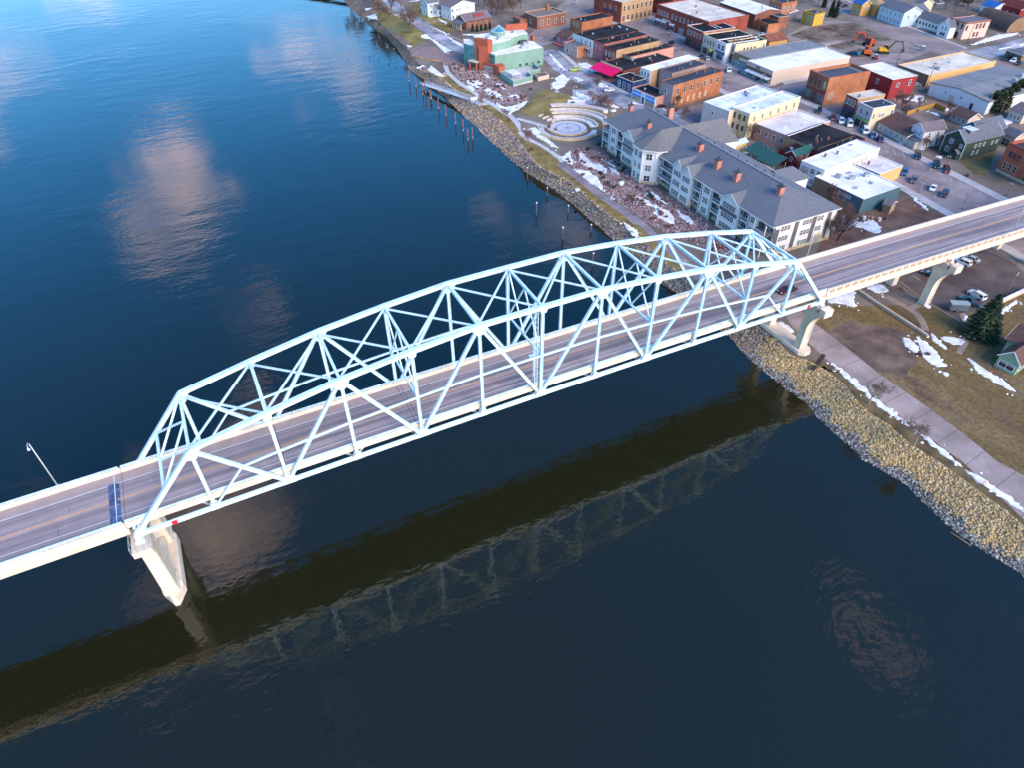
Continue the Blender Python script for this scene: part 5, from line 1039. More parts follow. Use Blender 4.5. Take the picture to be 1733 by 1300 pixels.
WIN = {}
def window_mesh(w, h, fr, gl, style):
    k = (round(w, 2), round(h, 2), fr.name, gl.name, style)
    if k in WIN: return WIN[k]
    mb = MB(); t = .13 if style != 'shop' else .10; p = .09
    if style == 'arch':
        n = 5; hw = w / 2
        arc = [(hw * math.cos(a), h - hw * .55 + hw * .55 * math.sin(a)) for a in [PI * i / n for i in range(n + 1)]]
        ol = [(hw, 0)] + arc + [(-hw, 0)]
        mb.poly([(x, -.03, z) for x, z in ol[::-1]][::-1], 1)
        o2 = [(x * (1 + t * 2 / w), z + (t if z > .1 else 0)) for x, z in ol]
        for i in range(len(ol) - 1):
            a, b, c_, d = ol[i], ol[i + 1], o2[i + 1], o2[i]
            mb.poly([(a[0], -p, a[1]), (d[0], -p, d[1]), (c_[0], -p, c_[1]), (b[0], -p, b[1])][::-1], 0)
            mb.poly([(d[0], 0, d[1]), (c_[0], 0, c_[1]), (c_[0], -p, c_[1]), (d[0], -p, d[1])], 0)
        mb.box(-hw - t * 1.3, hw + t * 1.3, -p - .05, 0, -.16, 0); mb.box(-hw, hw, -.07, 0, h * .45, h * .45 + .07)
    else:
        mb.box(-w / 2, w / 2, -.035, 0, 0, h, 1)
        mb.box(-w / 2 - t, -w / 2, -p, 0, -t, h + t); mb.box(w / 2, w / 2 + t, -p, 0, -t, h + t); mb.box(-w / 2, w / 2, -p, 0, h, h + t); mb.box(-w / 2 - .06, w / 2 + .06, -p - .04, 0, -t, -.005)
        if style == 'rect': mb.box(-w / 2, w / 2, -.07, -.03, h * .48, h * .48 + .08)
        if style in ('grid', 'rect2'): mb.box(-.05, .05, -.07, -.03, 0, h); mb.box(-w / 2, -.05, -.068, -.03, h * .5, h * .5 + .07); mb.box(.05, w / 2, -.068, -.03, h * .5, h * .5 + .07)
        if style == 'shop':
            n = max(2, int(w / 1.4))
            for i in range(1, n): x = -w / 2 + w * i / n; mb.box(x - .05, x + .05, -.07, -.03, 0, h)
            mb.box(-w / 2, w / 2, -.066, -.03, h * .72, h * .72 + .07)
    WIN[k] = mb.mesh('window', [fr, gl]); return WIN[k]
DOORS = {}
def door_mesh(w, h, m):
    k = (w, h, m.name)
    if k not in DOORS:
        mb = MB(); mb.box(-w / 2, w / 2, -.06, 0, 0, h); mb.box(-w / 2 - .12, -w / 2, -.10, 0, 0, h + .12, 1); mb.box(w / 2, w / 2 + .12, -.10, 0, 0, h + .12, 1); mb.box(-w / 2, w / 2, -.10, 0, h, h + .12, 1); mb.box(-w * .3, w * .3, -.075, -.05, h * .5, h * .9, 2)
        DOORS[k] = mb.mesh('door', [m, WFR, GLASS])
    return DOORS[k]
def side_xf(s, w, d):
    return {'F': ((0, -d / 2), (1, 0), 0.0, w), 'R': ((w / 2, 0), (0, 1), PI / 2, d), 'K': ((0, d / 2), (-1, 0), PI, w), 'L': ((-w / 2, 0), (0, -1), -PI / 2, d)}[s]
def put(e, me, name, s, w, d, u, z, proud=0.0):
    (cx, cy), (ux, uy), rz, L = side_xf(s, w, d); nx, ny = math.sin(rz), -math.cos(rz)
    return inst(me, name, e, (cx + ux * u + nx * proud, cy + uy * u + ny * proud, z), rz)
def wins(e, w, d, spec):
    """(side, count, z, width, height, u0, u1, style, frame, glass)"""
    for sp in spec:
        s, n, z, ww, hh, u0, u1 = sp[:7]; st = sp[7] if len(sp) > 7 else 'rect'; fr = sp[8] if len(sp) > 8 else WFR; gl = sp[9] if len(sp) > 9 else GLASS
        L = side_xf(s, w, d)[3]
        for i in range(n):
            u = (u0 + (u1 - u0) * (i + .5) / n - .5) * L
            put(e, window_mesh(ww, hh, fr, gl, st), 'window', s, w, d, u, z)
rv = random.Random(5)
VENTS = {}
def roof_bits(roof, w, d, z, n, big=0):
    for i in range(n):
        k = rv.randrange(4); x, y = rv.uniform(-.38, .38) * w, rv.uniform(-.42, .42) * d
        if k not in VENTS:
            mb = MB()
            if k == 0: mb.tube([(0, 0, 0), (0, 0, .7)], .16, 8); mb.tube([(0, 0, .7), (0, 0, .85)], .26, 8)
            elif k == 1: mb.box(-.4, .4, -.4, .4, 0, .5); mb.box(-.48, .48, -.48, .48, .5, .58)
            elif k == 2: mb.tube([(0, 0, 0), (0, 0, .9)], .09, 6); mb.tube([(0, 0, .9), (.25, 0, 1.05)], .09, 6)
            else: mb.box(-.3, .3, -.3, .3, 0, .9); mb.box(-.36, .36, -.36, .36, .9, 1.0); mb.tube([(0, 0, 1), (0, 0, 1.3)], .1, 6)
            VENTS[k] = mb.mesh('roof_vent', [BR_BRN if k == 3 else METAL])
        inst(VENTS[k], 'roof_vent', roof, (x, y, z), rv.uniform(0, 3))
    for i in range(big):
        if 'b' not in VENTS:
            mb = MB(); mb.box(-.9, .9, -.65, .65, .15, 1.2); mb.box(-.75, .75, -.5, .5, 0, .15); mb.tube([(0, 0, 1.2), (0, 0, 1.32)], .42, 10)
            mb.box(-.95, .95, -.7, .7, 1.12, 1.17); VENTS['b'] = mb.mesh('roof_unit', METAL)
        inst(VENTS['b'], 'roof_unit', roof, (rv.uniform(-.3, .3) * w, rv.uniform(-.35, .35) * d, z), rv.uniform(0, 3))
def bld(key, name, label, cat, wall, roofm, spec=(), roof='flat', par=.55, front=None, cop=None, vents=5, big=0, rise=None, gz=GZ, eave=.4, side=None):
    cx, cy, th, w, d, h = BL[key]
    e = empty(name, (cx, cy, gz), th); tag(e, label, cat)
    hw, hd = w / 2, d / 2
    mats = [wall, front or wall, side or wall]
    mb = MB()
    zt = h
    if roof == 'flat':
        t = .3
        for (x0, x1, y0, y1, mi) in ((-hw, hw, -hd, -hd + t, 1), (-hw, hw, hd - t, hd, 0), (-hw, -hw + t, -hd + t, hd - t, 0), (hw - t, hw, -hd + t, hd - t, 2)): mb.box(x0, x1, y0, y1, -.3, zt, mi)
        mb.build('wall', mats, e)
        rb = MB(); rb.box(-hw + t, hw - t, -hd + t, hd - t, zt - par - .25, zt - par); ro = rb.build('roof', roofm, e)
        cb = MB(); cm_ = cop or wall; o_ = .06
        for (x0, x1, y0, y1) in ((-hw - o_, hw + o_, -hd - o_, -hd + t + o_), (-hw - o_, hw + o_, hd - t - o_, hd + o_), (-hw - o_, -hw + t + o_, -hd + t + o_, hd - t - o_), (hw - t - o_, hw + o_, -hd + t + o_, hd - t - o_)): cb.box(x0, x1, y0, y1, zt + .004, zt + .10)
        cb.build('coping', cm_, e)
        roof_bits(ro, w - 1, d - 1, zt - par, vents, big)
    else:
        r = rise if rise is not None else (.35 * min(w, d)); o_ = eave
        if roof in ('gx', 'gy'):
            ax = roof == 'gx'         # ridge along local x or y
            A = hw if ax else hd; Bh = hd if ax else hw
            def P(a, b, z): return (a, b, z) if ax else (b, a, z)
            mb.box(-hw, hw, -hd, hd, -.3, h)
            for s in (-1, 1):
                q = [P(s * A, -Bh, h), P(s * A, Bh, h), P(s * A, 0, h + r)]
                mb.poly(q if (s > 0) == ax else q[::-1], 0)
            wl = mb.build('wall', mats, e)
            rb = MB()
            for s in (-1, 1):
                e0 = Vector(P(-A - o_, s * (Bh + o_), h - r * o_ / Bh)); e1 = Vector(P(A + o_, s * (Bh + o_), h - r * o_ / Bh)); k0 = Vector(P(-A - o_, 0, h + r)); k1 = Vector(P(A + o_, 0, h + r))
                up = Vector((0, 0, .16)); c8 = [e0, e1, k1, k0]
                if (s > 0) == ax: c8 = [e1, e0, k0, k1]
                rb.hexa([p + Vector((0, 0, .02)) for p in c8] + [p + up for p in c8])
            ro = rb.build('roof', roofm, e)
            for q2 in (-1, 1):
                fb = MB()
                for s in (-1, 1): fb.bar(Vector(P(q2 * (A + o_ + .03), s * (Bh + o_), h - r * o_ / Bh + .02)), Vector(P(q2 * (A + o_ + .03), 0, h + r + .02)), .06, .24)
                fb.build('fascia_board', cop or WFR, e)
        elif roof == 'hip':
            mb.box(-hw, hw, -hd, hd, -.3, h); mb.build('wall', mats, e)
            W_, D_ = hw + o_, hd + o_; rb = MB(); z0 = h - .1
            if w > d: k0, k1 = (-(W_ - D_), 0, h + r), (W_ - D_, 0, h + r)
            else: k0, k1 = (0, -(D_ - W_), h + r), (0, D_ - W_, h + r)
            c4 = [(-W_, -D_, z0), (W_, -D_, z0), (W_, D_, z0), (-W_, D_, z0)]
            rb.v = c4 + [k0, k1]
            if w > d: rb.f = [(0, 1, 5, 4), (1, 2, 5), (2, 3, 4, 5), (3, 0, 4), (3, 2, 1, 0)]
            else: rb.f = [(0, 1, 4), (1, 2, 5, 4), (2, 3, 5), (3, 0, 4, 5), (3, 2, 1, 0)]
            rb.m = [0] * 5; ro = rb.build('roof', roofm, e)
            fb = MB()
            for a, b in zip(c4, c4[1:] + c4[:1]): fb.bar((a[0], a[1], z0 - .06), (b[0], b[1], z0 - .06), .10, .16)
            fb.build('gutter', cop or WFR, e)
        elif roof == 'shed':
            mb.hexa([(-hw, -hd, -.3), (hw, -hd, -.3), (hw, hd, -.3), (-hw, hd, -.3), (-hw, -hd, h), (hw, -hd, h), (hw, hd, h + r), (-hw, hd, h + r)]); mb.build('wall', mats, e)
            rb = MB(); s = r / d; z0, z1 = h - s * o_ + .02, h + r + s * o_ + .02
            W_, D_ = hw + o_, hd + o_
            rb.hexa([(-W_, -D_, z0), (W_, -D_, z0), (W_, D_, z1), (-W_, D_, z1), (-W_, -D_, z0 + .15), (W_, -D_, z0 + .15), (W_, D_, z1 + .15), (-W_, D_, z1 + .15)]); ro = rb.build('roof', roofm, e)
        elif roof == 'vault':
            mb.box(-hw, hw, -hd, hd, -.3, .6); n = 12; rb = MB()
            # half barrel, axis along local x
            for i in range(n + 1):
                a = PI * i / n
                for x in (-hw, hw): rb.v.append((x, -hd * math.cos(a), .6 + (h + r - .6) * math.sin(a)))
            for i in range(n): q = 2 * i; rb.f.append((q, q + 1, q + 3, q + 2)); rb.m.append(0)
            for k in (0, 1): rb.f.append(tuple(range(k, 2 * n + 2, 2))); rb.m.append(1)
            mb.build('wall', mats, e); rb.build('roof', [roofm, wall], e)
    wins(e, w, d, spec)
    return e, w, d, h
def band(e, s, w, d, z0, z1, m, name='sign_band', u0=-.5, u1=.5, proud=.12):
    (cx, cy), (ux, uy), rz, L = side_xf(s, w, d); mb = MB(); mb.box(u0 * L, u1 * L, -proud, -.004, z0, z1); return mb.build(name, m, e, (cx, cy, 0), rz)
def awning(e, s, w, d, z, m, u0, u1, dep=1.6, name='awning'):
    (cx, cy), (ux, uy), rz, L = side_xf(s, w, d); mb = MB(); a, b = u0 * L, u1 * L
    mb.hexa([(a, -dep, z - .7), (b, -dep, z - .7), (b, 0, z - .1), (a, 0, z - .1), (a, -dep, z - .55), (b, -dep, z - .55), (b, 0, z), (a, 0, z)]); return mb.build(name, m, e, (cx, cy, 0), rz)
def cornice(e, s, w, d, z, m, dep=.3): return band(e, s, w, d, z - .45, z - .12, m, 'cornice', proud=dep)

# ---- river side blocks behind the park
e, w, d, h = bld('brown_office', 'office', 'single storey brown brick office with flat gravel roof beside the car park', 'building', BR_BRN, RF_BRN, [('F', 1, 1.6, 1.0, 2.2, .1, .9), ('R', 4, 1.6, 1.2, 2.4, .04, 1.0)], cop=TANF, vents=2)
m = MB(); m.box(-.6, .6, -.6, .6, 0, 8.2); m.box(-.7, .7, -.7, .7, 8.2, 8.5); m.build('chimney', BR_OR, e, (-w / 2 + 1, d / 2 - 4, 0))
bld('office_annex', 'office_annex', 'low brown brick annex with dark flat roof left of the brown office', 'building', BR_BRN, RF_BRN, [], cop=BR_DK, vents=0)
bld('orange_shop', 'brick_shop', 'narrow orange brick shop with black roof and curled parapet', 'building', BR_OR, RF_BLK, [('F', 2, 4.4, .9, 1.6, .2, .8, 'arch')], par=.4, cop=BR_DK, vents=2)
e, w, d, h = bld('row_white', 'row_building', 'white rear wall row building with wide black roof', 'building', BR_BRN, RF_BLK, [('F', 3, 4.6, .9, 2.2, .35, 1.0), ('F', 2, 1.2, 1.0, 2.0, .4, 1.0)], front=P_WHITE, par=.25, cop=RF_BLK, vents=6)
# outside stairs behind it
m = MB()
for k in range(12): m.box(-.6, .6, -2.2 - k * .34, -2.2 - k * .34 + .3, 4.2 - k * .35, 4.26 - k * .35)
for x in (-.65, .65): m.bar((x, -2.0, 5.2), (x, -6.2, 1.0), .07, .07); m.bar((x, -2.0, 4.2), (x, -6.2, 0.0), .08, .25)
st_ = m.build('outside_stair', METAL, e, (4, -d / 2 + 1.5, 0))
m = MB(); m.box(-2.2, 2.2, -2.4, -.05, 4.1, 4.25)
for x in (-2.1, 0, 2.1): m.bar((x, -2.3, 0), (x, -2.3, 5.2), .12, .12)
m.bar((-2.1, -2.3, 5.2), (2.1, -2.3, 5.2), .08, .08); m.build('landing', METAL, e, (5.5, -d / 2, 0))
bld('row_pink', 'row_building', 'row building with pink rear wall and black roof', 'building', P_ROSE, RF_BLK, [('F', 2, 4.8, 1.0, 1.5, .1, .9), ('F', 2, 1.2, .9, 2.0, .1, .9)], par=.25, cop=RF_BLK, vents=5)
bld('row_red', 'row_building', 'row building with dark red rear wall and tan brick side', 'building', BR_TAN, RF_BLK, [('F', 3, 4.4, 1.0, 2.0, .05, .95), ('F', 2, 1.0, 1.0, 2.0, .1, .9)], front=BR_RED, par=.25, cop=RF_BLK, vents=4)
e, w, d, h = bld('row_low', 'row_building', 'lowest row building with salmon side wall and black roof', 'building', P_SALM, RF_BLK, [('F', 3, 1.6, 1.2, 1.3, .05, .95), ('R', 2, 1.8, .8, 1.4, .1, .7)], par=.2, front=BR_GREY, cop=BR_DK, vents=7, side=P_SALM)
bld('stone_shop', 'stone_shop', 'small pale stone shop with orange side wall behind the museum street', 'building', P_SALM, RF_SHG, [('F', 2, 1.2, 1.2, 1.6, .1, .9)], front=mat('mottled_stone', (.5, .37, .31), .9, .2, .8), side=BR_OR, par=.2, vents=1)
e, w, d, h = bld('pink_cottage', 'cottage', 'pink cottage with brown gable roof and front deck', 'house', P_ROSE, RF_SHT, [('F', 3, 1.3, .9, 1.5, .1, .9), ('R', 2, 1.3, .9, 1.4, .1, .6)], roof='gx', rise=2.0)
m = MB(); m.box(-w / 2, w / 2, -d / 2 - 2.6, -d / 2 - .05, .3, .5)
for k in range(9): m.box(-w / 2 + k * w / 8 - .05, -w / 2 + k * w / 8 + .05, -d / 2 - 2.6, -d / 2 - 2.5, .5, 1.4)
m.box(-w / 2, w / 2, -d / 2 - 2.6, -d / 2 - 2.5, 1.4, 1.5); m.build('deck', P_ROSE, e)
e, w, d, h = bld('awning_bar', 'tavern', 'low black roofed tavern behind the magenta canopy', 'building', BR_DK, RF_BLK, [('R', 3, 1.0, 1.2, 1.6, .0, .4)], par=.2, vents=6, big=1)
m = MB(); hw = w / 2
m.hexa([(-hw, -d / 2 - 6.2, 3.0), (hw - 1, -d / 2 - 6.2, 3.0), (hw - 1, -d / 2 - .1, 4.6), (-hw, -d / 2 - .1, 4.6), (-hw, -d / 2 - 6.2, 3.12), (hw - 1, -d / 2 - 6.2, 3.12), (hw - 1, -d / 2 - .1, 4.75), (-hw, -d / 2 - .1, 4.75)]); cn_ = m.build('canopy', RF_MAG, e)
for k in range(6):
    m = MB(); x = -hw + .2 + k * (w - 1.4) / 5; m.box(x - .1, x + .1, -d / 2 - 6.1, -d / 2 - 5.9, 0, 3.0); m.build('canopy_post', DFR, e)
m = MB(); m.box(-hw, hw - 1, -d / 2 - 6.15, -d / 2 - 6.0, 0, .95); m.build('patio_wall', P_ROSE, e)
band(e, 'F', w, d, 4.5, 5.5, TANF, 'parapet_board', -.45, .45)
e, w, d, h = bld('blue_shop', 'blue_shop', 'navy blue shop front with black roof right of the magenta canopy', 'building', P_NAVY, RF_BLK, [('F', 3, .8, 1.3, 2.4, .05, .95, 'rect', WFR)], par=.2, vents=2, cop=TANF)
bld('white_roof', 'long_building', 'long narrow building with bright white roof running back from the main street', 'building', BR_TAN, RF_WHT, [('F', 3, 5.0, .8, 1.8, .05, .95, 'rect', WFR)], front=P_WHITE, par=.1, cop=RF_WHT, vents=2)
bld('mid_brick', 'brick_building', 'grey brick building with blue-black roof beside the white roof', 'building', BR_GREY, RF_BLU, [('F', 2, 4.6, .8, 1.8, .1, .9)], par=.3, cop=BR_DK, vents=4)
e, w, d, h = bld('corner_brick', 'corner_building', 'orange brick corner building with arched windows and blue-black roof', 'building', BR_OR, RF_BLU, [('F', 1, 5.4, .9, 2.0, .1, .9, 'arch'), ('R', 7, 5.6, 1.0, 2.2, .03, .97, 'arch', TANF), ('R', 6, 1.4, 1.0, 2.0, .03, .75, 'arch', TANF, mat('boarded', (.52, .37, .2), .8, .1))], front=BR_GREY, par=.3, cop=BR_DK, vents=3)
MUR = None
def mural_mat():
    m = bpy.data.materials.new('shore_mural'); m.use_nodes = True; n = m.node_tree.nodes; l = m.node_tree.links; b = n['Principled BSDF']; b.inputs['Roughness'].default_value = .6
    t = n.new('ShaderNodeTexCoord'); s = n.new('ShaderNodeSeparateXYZ'); l.new(t.outputs['Generated'], s.inputs[0])
    no = n.new('ShaderNodeTexNoise'); no.inputs['Scale'].default_value = 4; no.inputs['Detail'].default_value = 5; l.new(t.outputs['Generated'], no.inputs['Vector'])
    a = n.new('ShaderNodeMath'); a.operation = 'MULTIPLY_ADD'; a.inputs[1].default_value = .28; l.new(no.outputs['Fac'], a.inputs[0]); l.new(s.outputs['Z'], a.inputs[2])
    r = n.new('ShaderNodeValToRGB'); r.color_ramp.interpolation = 'LINEAR'
    els = [(0.0, (.42, .22, .07)), (.42, (.50, .30, .12)), (.52, (.10, .30, .55)), (.72, (.02, .18, .60)), (.86, (.45, .60, .80)), (1.0, (.05, .25, .65))]
    r.color_ramp.elements[0].color = (*els[0][1], 1); r.color_ramp.elements[1].color = (*els[-1][1], 1)
    for p, c in els[1:-1]: x = r.color_ramp.elements.new(p); x.color = (*c, 1)
    l.new(a.outputs[0], r.inputs[0]); l.new(r.outputs[0], b.inputs['Base Color']); return m
MUR = mural_mat()
e, w, d, h = bld('mural_shop', 'mural_shop', 'low black roofed shop with two blue beach murals on its front', 'building', BR_PINK, RF_BLK, [], front=P_WHITE, par=.3, cop=P_SALM, vents=1)
for u0, u1 in ((-.46, -.1), (.1, .46)): band(e, 'F', w, d, .3, 4.0, MUR, 'mural_panel', u0, u1, .08)
put(e, door_mesh(1.4, 2.6, DFR), 'door', 'F', w, d, 0, 0)
# ---- far side of the main street
e, w, d, h = bld('red_hall', 'brick_hall', 'long red brick hall with cream roof and row of arched windows', 'building', BR_RED, RF_CRM, [('F', 4, 6.2, 1.0, 1.9, .02, .26, 'arch'), ('F', 9, 6.2, 1.0, 1.9, .29, .97, 'arch'), ('F', 2, .6, 3.6, 2.6, .03, .22, 'shop'), ('F', 1, .6, 3.4, 2.6, .27, .43, 'shop'), ('F', 2, .6, 3.2, 2.4, .45, .75, 'shop', WFR, PGLASS), ('F', 1, .5, 5.6, 3.0, .78, .98, 'shop', WFR, PGLASS)], par=.35, cop=BR_RED, vents=6)
cornice(e, 'F', w, d, h, BR_DK); band(e, 'F', w, d, 3.9, 4.9, TANF, 'sign_board', -.36, -.2, .15)
for u0, u1 in ((-.48, -.38), (-.37, -.27), (-.2, -.1)): awning(e, 'F', w, d, 3.9, P_WHITE, u0, u1, 1.0)
e, w, d, h = bld('red_block', 'corner_block', 'tall red brick corner block with tan arched windows at the top of the picture', 'building', BR_RED, RF_CRM, [('F', 3, 5.8, .9, 1.9, .3, .9, 'rect', TANF), ('F', 1, 1.2, 1.0, 1.8, .5, .7, 'rect', TANF), ('R', 7, 6.0, 1.2, 2.4, .02, .98, 'arch', TANF), ('R', 7, .8, 1.6, 2.8, .02, .98, 'shop', TANF)], side=BR_TAN, par=.5, cop=TANF)
band(e, 'F', w, d, 4.6, 5.6, mat('dark_sign', (.05, .06, .09), .6, .1), 'sign_board', -.05, .3, .2)
BL['red_far'] = (301.0, 273.0, -1.518, 20.0, 14.0, 9.5)
bld('red_far', 'brick_block', 'red brick block rising behind the long hall at the top edge', 'building', BR_RED, RF_CRM, [('F', 4, 9.6, .9, 1.8, .05, .95, 'arch')], par=.4, cop=TANF)
e, w, d, h = bld('brick_store', 'brick_store', 'red brick store with five arched windows and striped roof panels', 'building', BR_OR, RF_BLK, [('F', 5, 5.6, 1.0, 1.9, .04, .96, 'arch'), ('F', 2, .5, 4.6, 2.8, .04, .96, 'shop', GRNF)], front=BR_RED, par=.3, cop=P_WHITE, vents=0)
for k in range(14):
    m = MB(); m.box(-.55, .55, -.32, .32, .12, .3); m.build('roof_panel', P_WHITE if k % 2 else RF_GRY, e, (-w * .3 + (k % 7) * 1.25, d * .05 + (k // 7) * 2.2, h - .3), .2)
band(e, 'F', w, d, 3.5, 4.3, BR_DK); cornice(e, 'F', w, d, h, BR_DK)
e, w, d, h = bld('cream_store', 'store', 'cream fronted store with four narrow windows and dark ground floor', 'building', P_CREAM, RF_BLK, [('F', 4, 5.2, .8, 2.0, .06, .94, 'arch', TANF), ('F', 2, .5, 3.6, 2.6, .05, .95, 'shop', BR_DK)], front=mat('pale_cream_front', (.55, .49, .41), .85, .05), par=.3, cop=TANF, vents=2)
band(e, 'F', w, d, 3.3, 4.1, mat('pale_cream_front', (.5, .5, .5)), 'sign_band'); m = MB(); m.box(-.35, .35, -.9, -.1, 0, 1.3); m.build('hanging_sign', mat('yellow_sign', (.85, .78, .02), .5, .03), e, (2.5, -d / 2, 2.5))
e, w, d, h = bld('white_store', 'store', 'white fronted store with paired upper windows and bay shop front', 'building', P_WHITE, RF_BLK, [('F', 2, 5.0, 2.0, 2.2, .08, .92, 'grid'), ('F', 1, .5, 4.6, 2.7, .1, .9, 'shop', WFR)], par=.3, vents=2)
band(e, 'F', w, d, 3.4, 4.2, P_NAVY)
e, w, d, h = bld('tan_store', 'store', 'tan fronted store at the row end with long cream side wall', 'building', P_CREAM, RF_BLK, [('F', 3, 4.9, .9, 2.4, .06, .94, 'rect', BR_GREY), ('F', 1, .5, 4.4, 2.5, .1, .9, 'shop', BR_DK), ('R', 4, 4.9, .6, 1.4, .25, .7, 'rect', BR_DK), ('R', 1, 5.2, .9, 1.9, .86, 1.0)], front=mat('tan_front', (.42, .35, .29), .85, .07), par=.3, vents=3)
band(e, 'F', w, d, 3.3, 4.0, BR_DK); awning(e, 'F', w, d, 3.4, DFR, -.4, .4, 1.0)
e, w, d, h = bld('grey_market', 'market', 'long market building with grey metal roof and brown fascia front', 'building', P_TAN, RF_GRY, [('F', 4, .5, 2.6, 2.2, .05, .95, 'shop', WFR, TGLASS)], front=mat('brown_fascia', (.30, .185, .10), .85, .08), par=.12, cop=RF_GRY, vents=2)
band(e, 'F', w, d, 3.7, 4.7, mat('pale_letters', (.62, .58, .55), .7, .1), 'sign_letters', -.2, .2, .1)
e, w, d, h = bld('white_market', 'market', 'long market building with white roof and pale pink side wall', 'building', P_TAN, RF_WHT, [('F', 3, .4, 3.6, 1.9, .05, .95, 'shop', TANF, TGLASS)], front=mat('pink_panel', (.55, .42, .35), .85, .05), par=.12, cop=RF_WHT, vents=1, side=mat('pale_pink_wall', (.58, .45, .37), .85, .06, .15))
band(e, 'F', w, d, 2.9, 4.2, mat('brown_band', (.20, .10, .07), .8, .1)); band(e, 'F', w, d, 4.5, 5.4, P_SLATE, 'sign_board', -.12, .02, .15); awning(e, 'F', w, d, 3.0, P_WHITE, -.42, .48, 2.0)
m = MB(); m.hexa([(-9, -2.2, 0), (9, -2.2, 0), (9, 0, 0), (-9, 0, 0), (-9, -2.0, .5), (9, -2.0, .5), (9, 0, .5), (-9, 0, .5)]); m.build('loading_dock', WALK, e, (w / 2, -8, 0), PI / 2)
bld('brown_shed', 'shed', 'weathered brown shed with rusty metal roof behind the stores', 'shed', P_OCHRE, RF_RUST, [], roof='gy', rise=2.0, cop=P_BROWN)
e, w, d, h = bld('white_top', 'brick_building', 'brick building with sloping white roof at the top centre', 'building', BR_DK, RF_WHT, [('F', 7, 2.4, .9, 2.2, .2, .75, 'rect'), ('F', 1, 4.2, 1.2, 1.5, .02, .12)], roof='gx', rise=1.6, side=P_GREY, cop=BR_RED, eave=.2)
bld('orange_garage', 'garage', 'orange brick garage with black flat roof and dark roller door', 'building', BR_OR, RF_BLK, [('F', 1, .1, 4.0, 2.8, .55, .95, 'shop', BR_DK)], par=.25, vents=1)
bld('brown_garage', 'garage', 'taller brown brick garage with dark roof behind the orange garage', 'building', BR_BRN, RF_BLU, [], par=.3, vents=2, cop=TANF)
bld('red_back', 'brick_building', 'orange-red brick building with white framed windows at the top edge', 'building', BR_OR, RF_BLU, [('F', 3, 5.0, 1.2, 2.0, .1, .9, 'arch', WFR, PGLASS), ('R', 3, 5.0, 1.2, 2.0, .05, .95, 'grid')], par=.4)
bld('grey_shed', 'shed', 'small shed with pale roof next to the yellow house', 'shed', P_SLATE, RF_SNW, [], roof='shed', rise=.5)
e, w, d, h = bld('yellow_house', 'yellow_house', 'bright yellow two storey house with flat blue-grey roof', 'house', P_YEL, RF_BLU, [('F', 3, 3.2, .8, 1.3, .3, .95), ('R', 1, 3.6, .9, 1.2, .5, .9), ('F', 2, .8, .8, 1.2, .4, .9)], par=.15, vents=3, cop=P_YEL)
bld('ochre_house', 'house', 'ochre house with blue roof at the top right', 'house', P_OCHRE, mat('blue_tarp', (.03, .12, .35), .6, .1), [('F', 3, 1.0, 1.0, 1.5, .1, .9), ('R', 2, 3.4, .9, 1.3, .1, .9)], roof='gx', rise=2.2)
bld('tan_house', 'house', 'tan house with rounded hip roof beside the ochre house', 'house', P_OCHRE, mat('tan_shingle', (.36, .24, .12), .9, .12), [('F', 3, 3.4, .9, 1.3, .1, .9), ('R', 2, 3.4, .9, 1.3, .1, .9)], roof='hip', rise=1.8)
e, w, d, h = bld('solar_brick', 'brick_block', 'tall brick block with panel covered roof and faded round wall painting', 'building', BR_OR, RF_GRY, [('F', 3, 6.3, .9, 2.6, .06, .72, 'rect', BR_DK), ('F', 1, 6.3, .9, 2.6, .78, .96, 'rect', TANF, mat('boarded', (.5, .4, .3))), ('F', 1, .5, 2.2, 3.6, .06, .3, 'shop', P_RED, TGLASS), ('F', 1, .5, 1.8, 3.4, .4, .62, 'shop', P_RED), ('F', 2, .5, 1.2, 3.6, .66, .98, 'shop', P_RED, TGLASS)], front=BR_BRN, par=1.0, cop=mat('red_coping', (.36, .10, .075), .8, .1), vents=0)
cornice(e, 'F', w, d, h, BR_BRN, .35); band(e, 'F', w, d, 4.5, 5.0, P_BARN)
SOL = mat('dark_panel', (.03, .037, .055), .35, .2, 1.0); pm = MB(); pm.box(-.5, .5, -.62, .62, .12, .2); pme = pm.mesh('roof_panel', SOL)
for i in range(6):
    for j in range(9):
        inst(pme, 'roof_panel', e, (-w / 2 + 1.9 + i * 1.5, -d / 2 + 2.6 + j * 1.95, h - 1.0))
m = MB(); m.prism([(1.9 * math.cos(k * PI / 12), 1.9 * math.sin(k * PI / 12)) for k in range(24)], 0, .02); o = m.build('wall_painting', mat('faded_disc', (.40, .24, .17), .9, .3, .9), e, (w / 2 + .005, -d / 2 + 3.2, 3.4)); o.rotation_euler = (0, PI / 2, 0)
bld('red_white', 'red_building', 'red painted building with bright white roof beside the dirt lot', 'building', P_RED, RF_WHT, [('F', 1, 4.4, 1.0, 1.8, .55, .7), ('R', 1, 4.8, 1.4, 1.4, .15, .4), ('R', 1, 4.6, .9, 2.2, .6, .9)], par=.08, cop=RF_WHT, vents=1, big=0)
bld('tan_flat', 'flat_building', 'wide tan building with cream flat roof near the second street', 'building', P_OCHRE, RF_CRM, [], front=P_BROWN, par=.4, cop=TANF, vents=6, big=2, side=mat('sunlit_tan_wall', (.60, .37, .16), .85, .06, .2))  # tan walls: sunlight painted into the bright side tone, shade into the brown front
e, w, d, h = bld('warehouse', 'warehouse', 'white walled warehouse with low grey metal roof', 'warehouse', P_WHITE, RF_GRY, [('F', 1, .2, 2.0, 2.6, .36, .46, 'rect', TANF, TANF), ('F', 2, 3.0, .5, .5, .15, .7, 'rect', METAL), ('F', 1, .2, 1.0, 2.2, .72, .8, 'rect', DFR)], roof='gy', rise=1.4, cop=DFR, eave=.5)
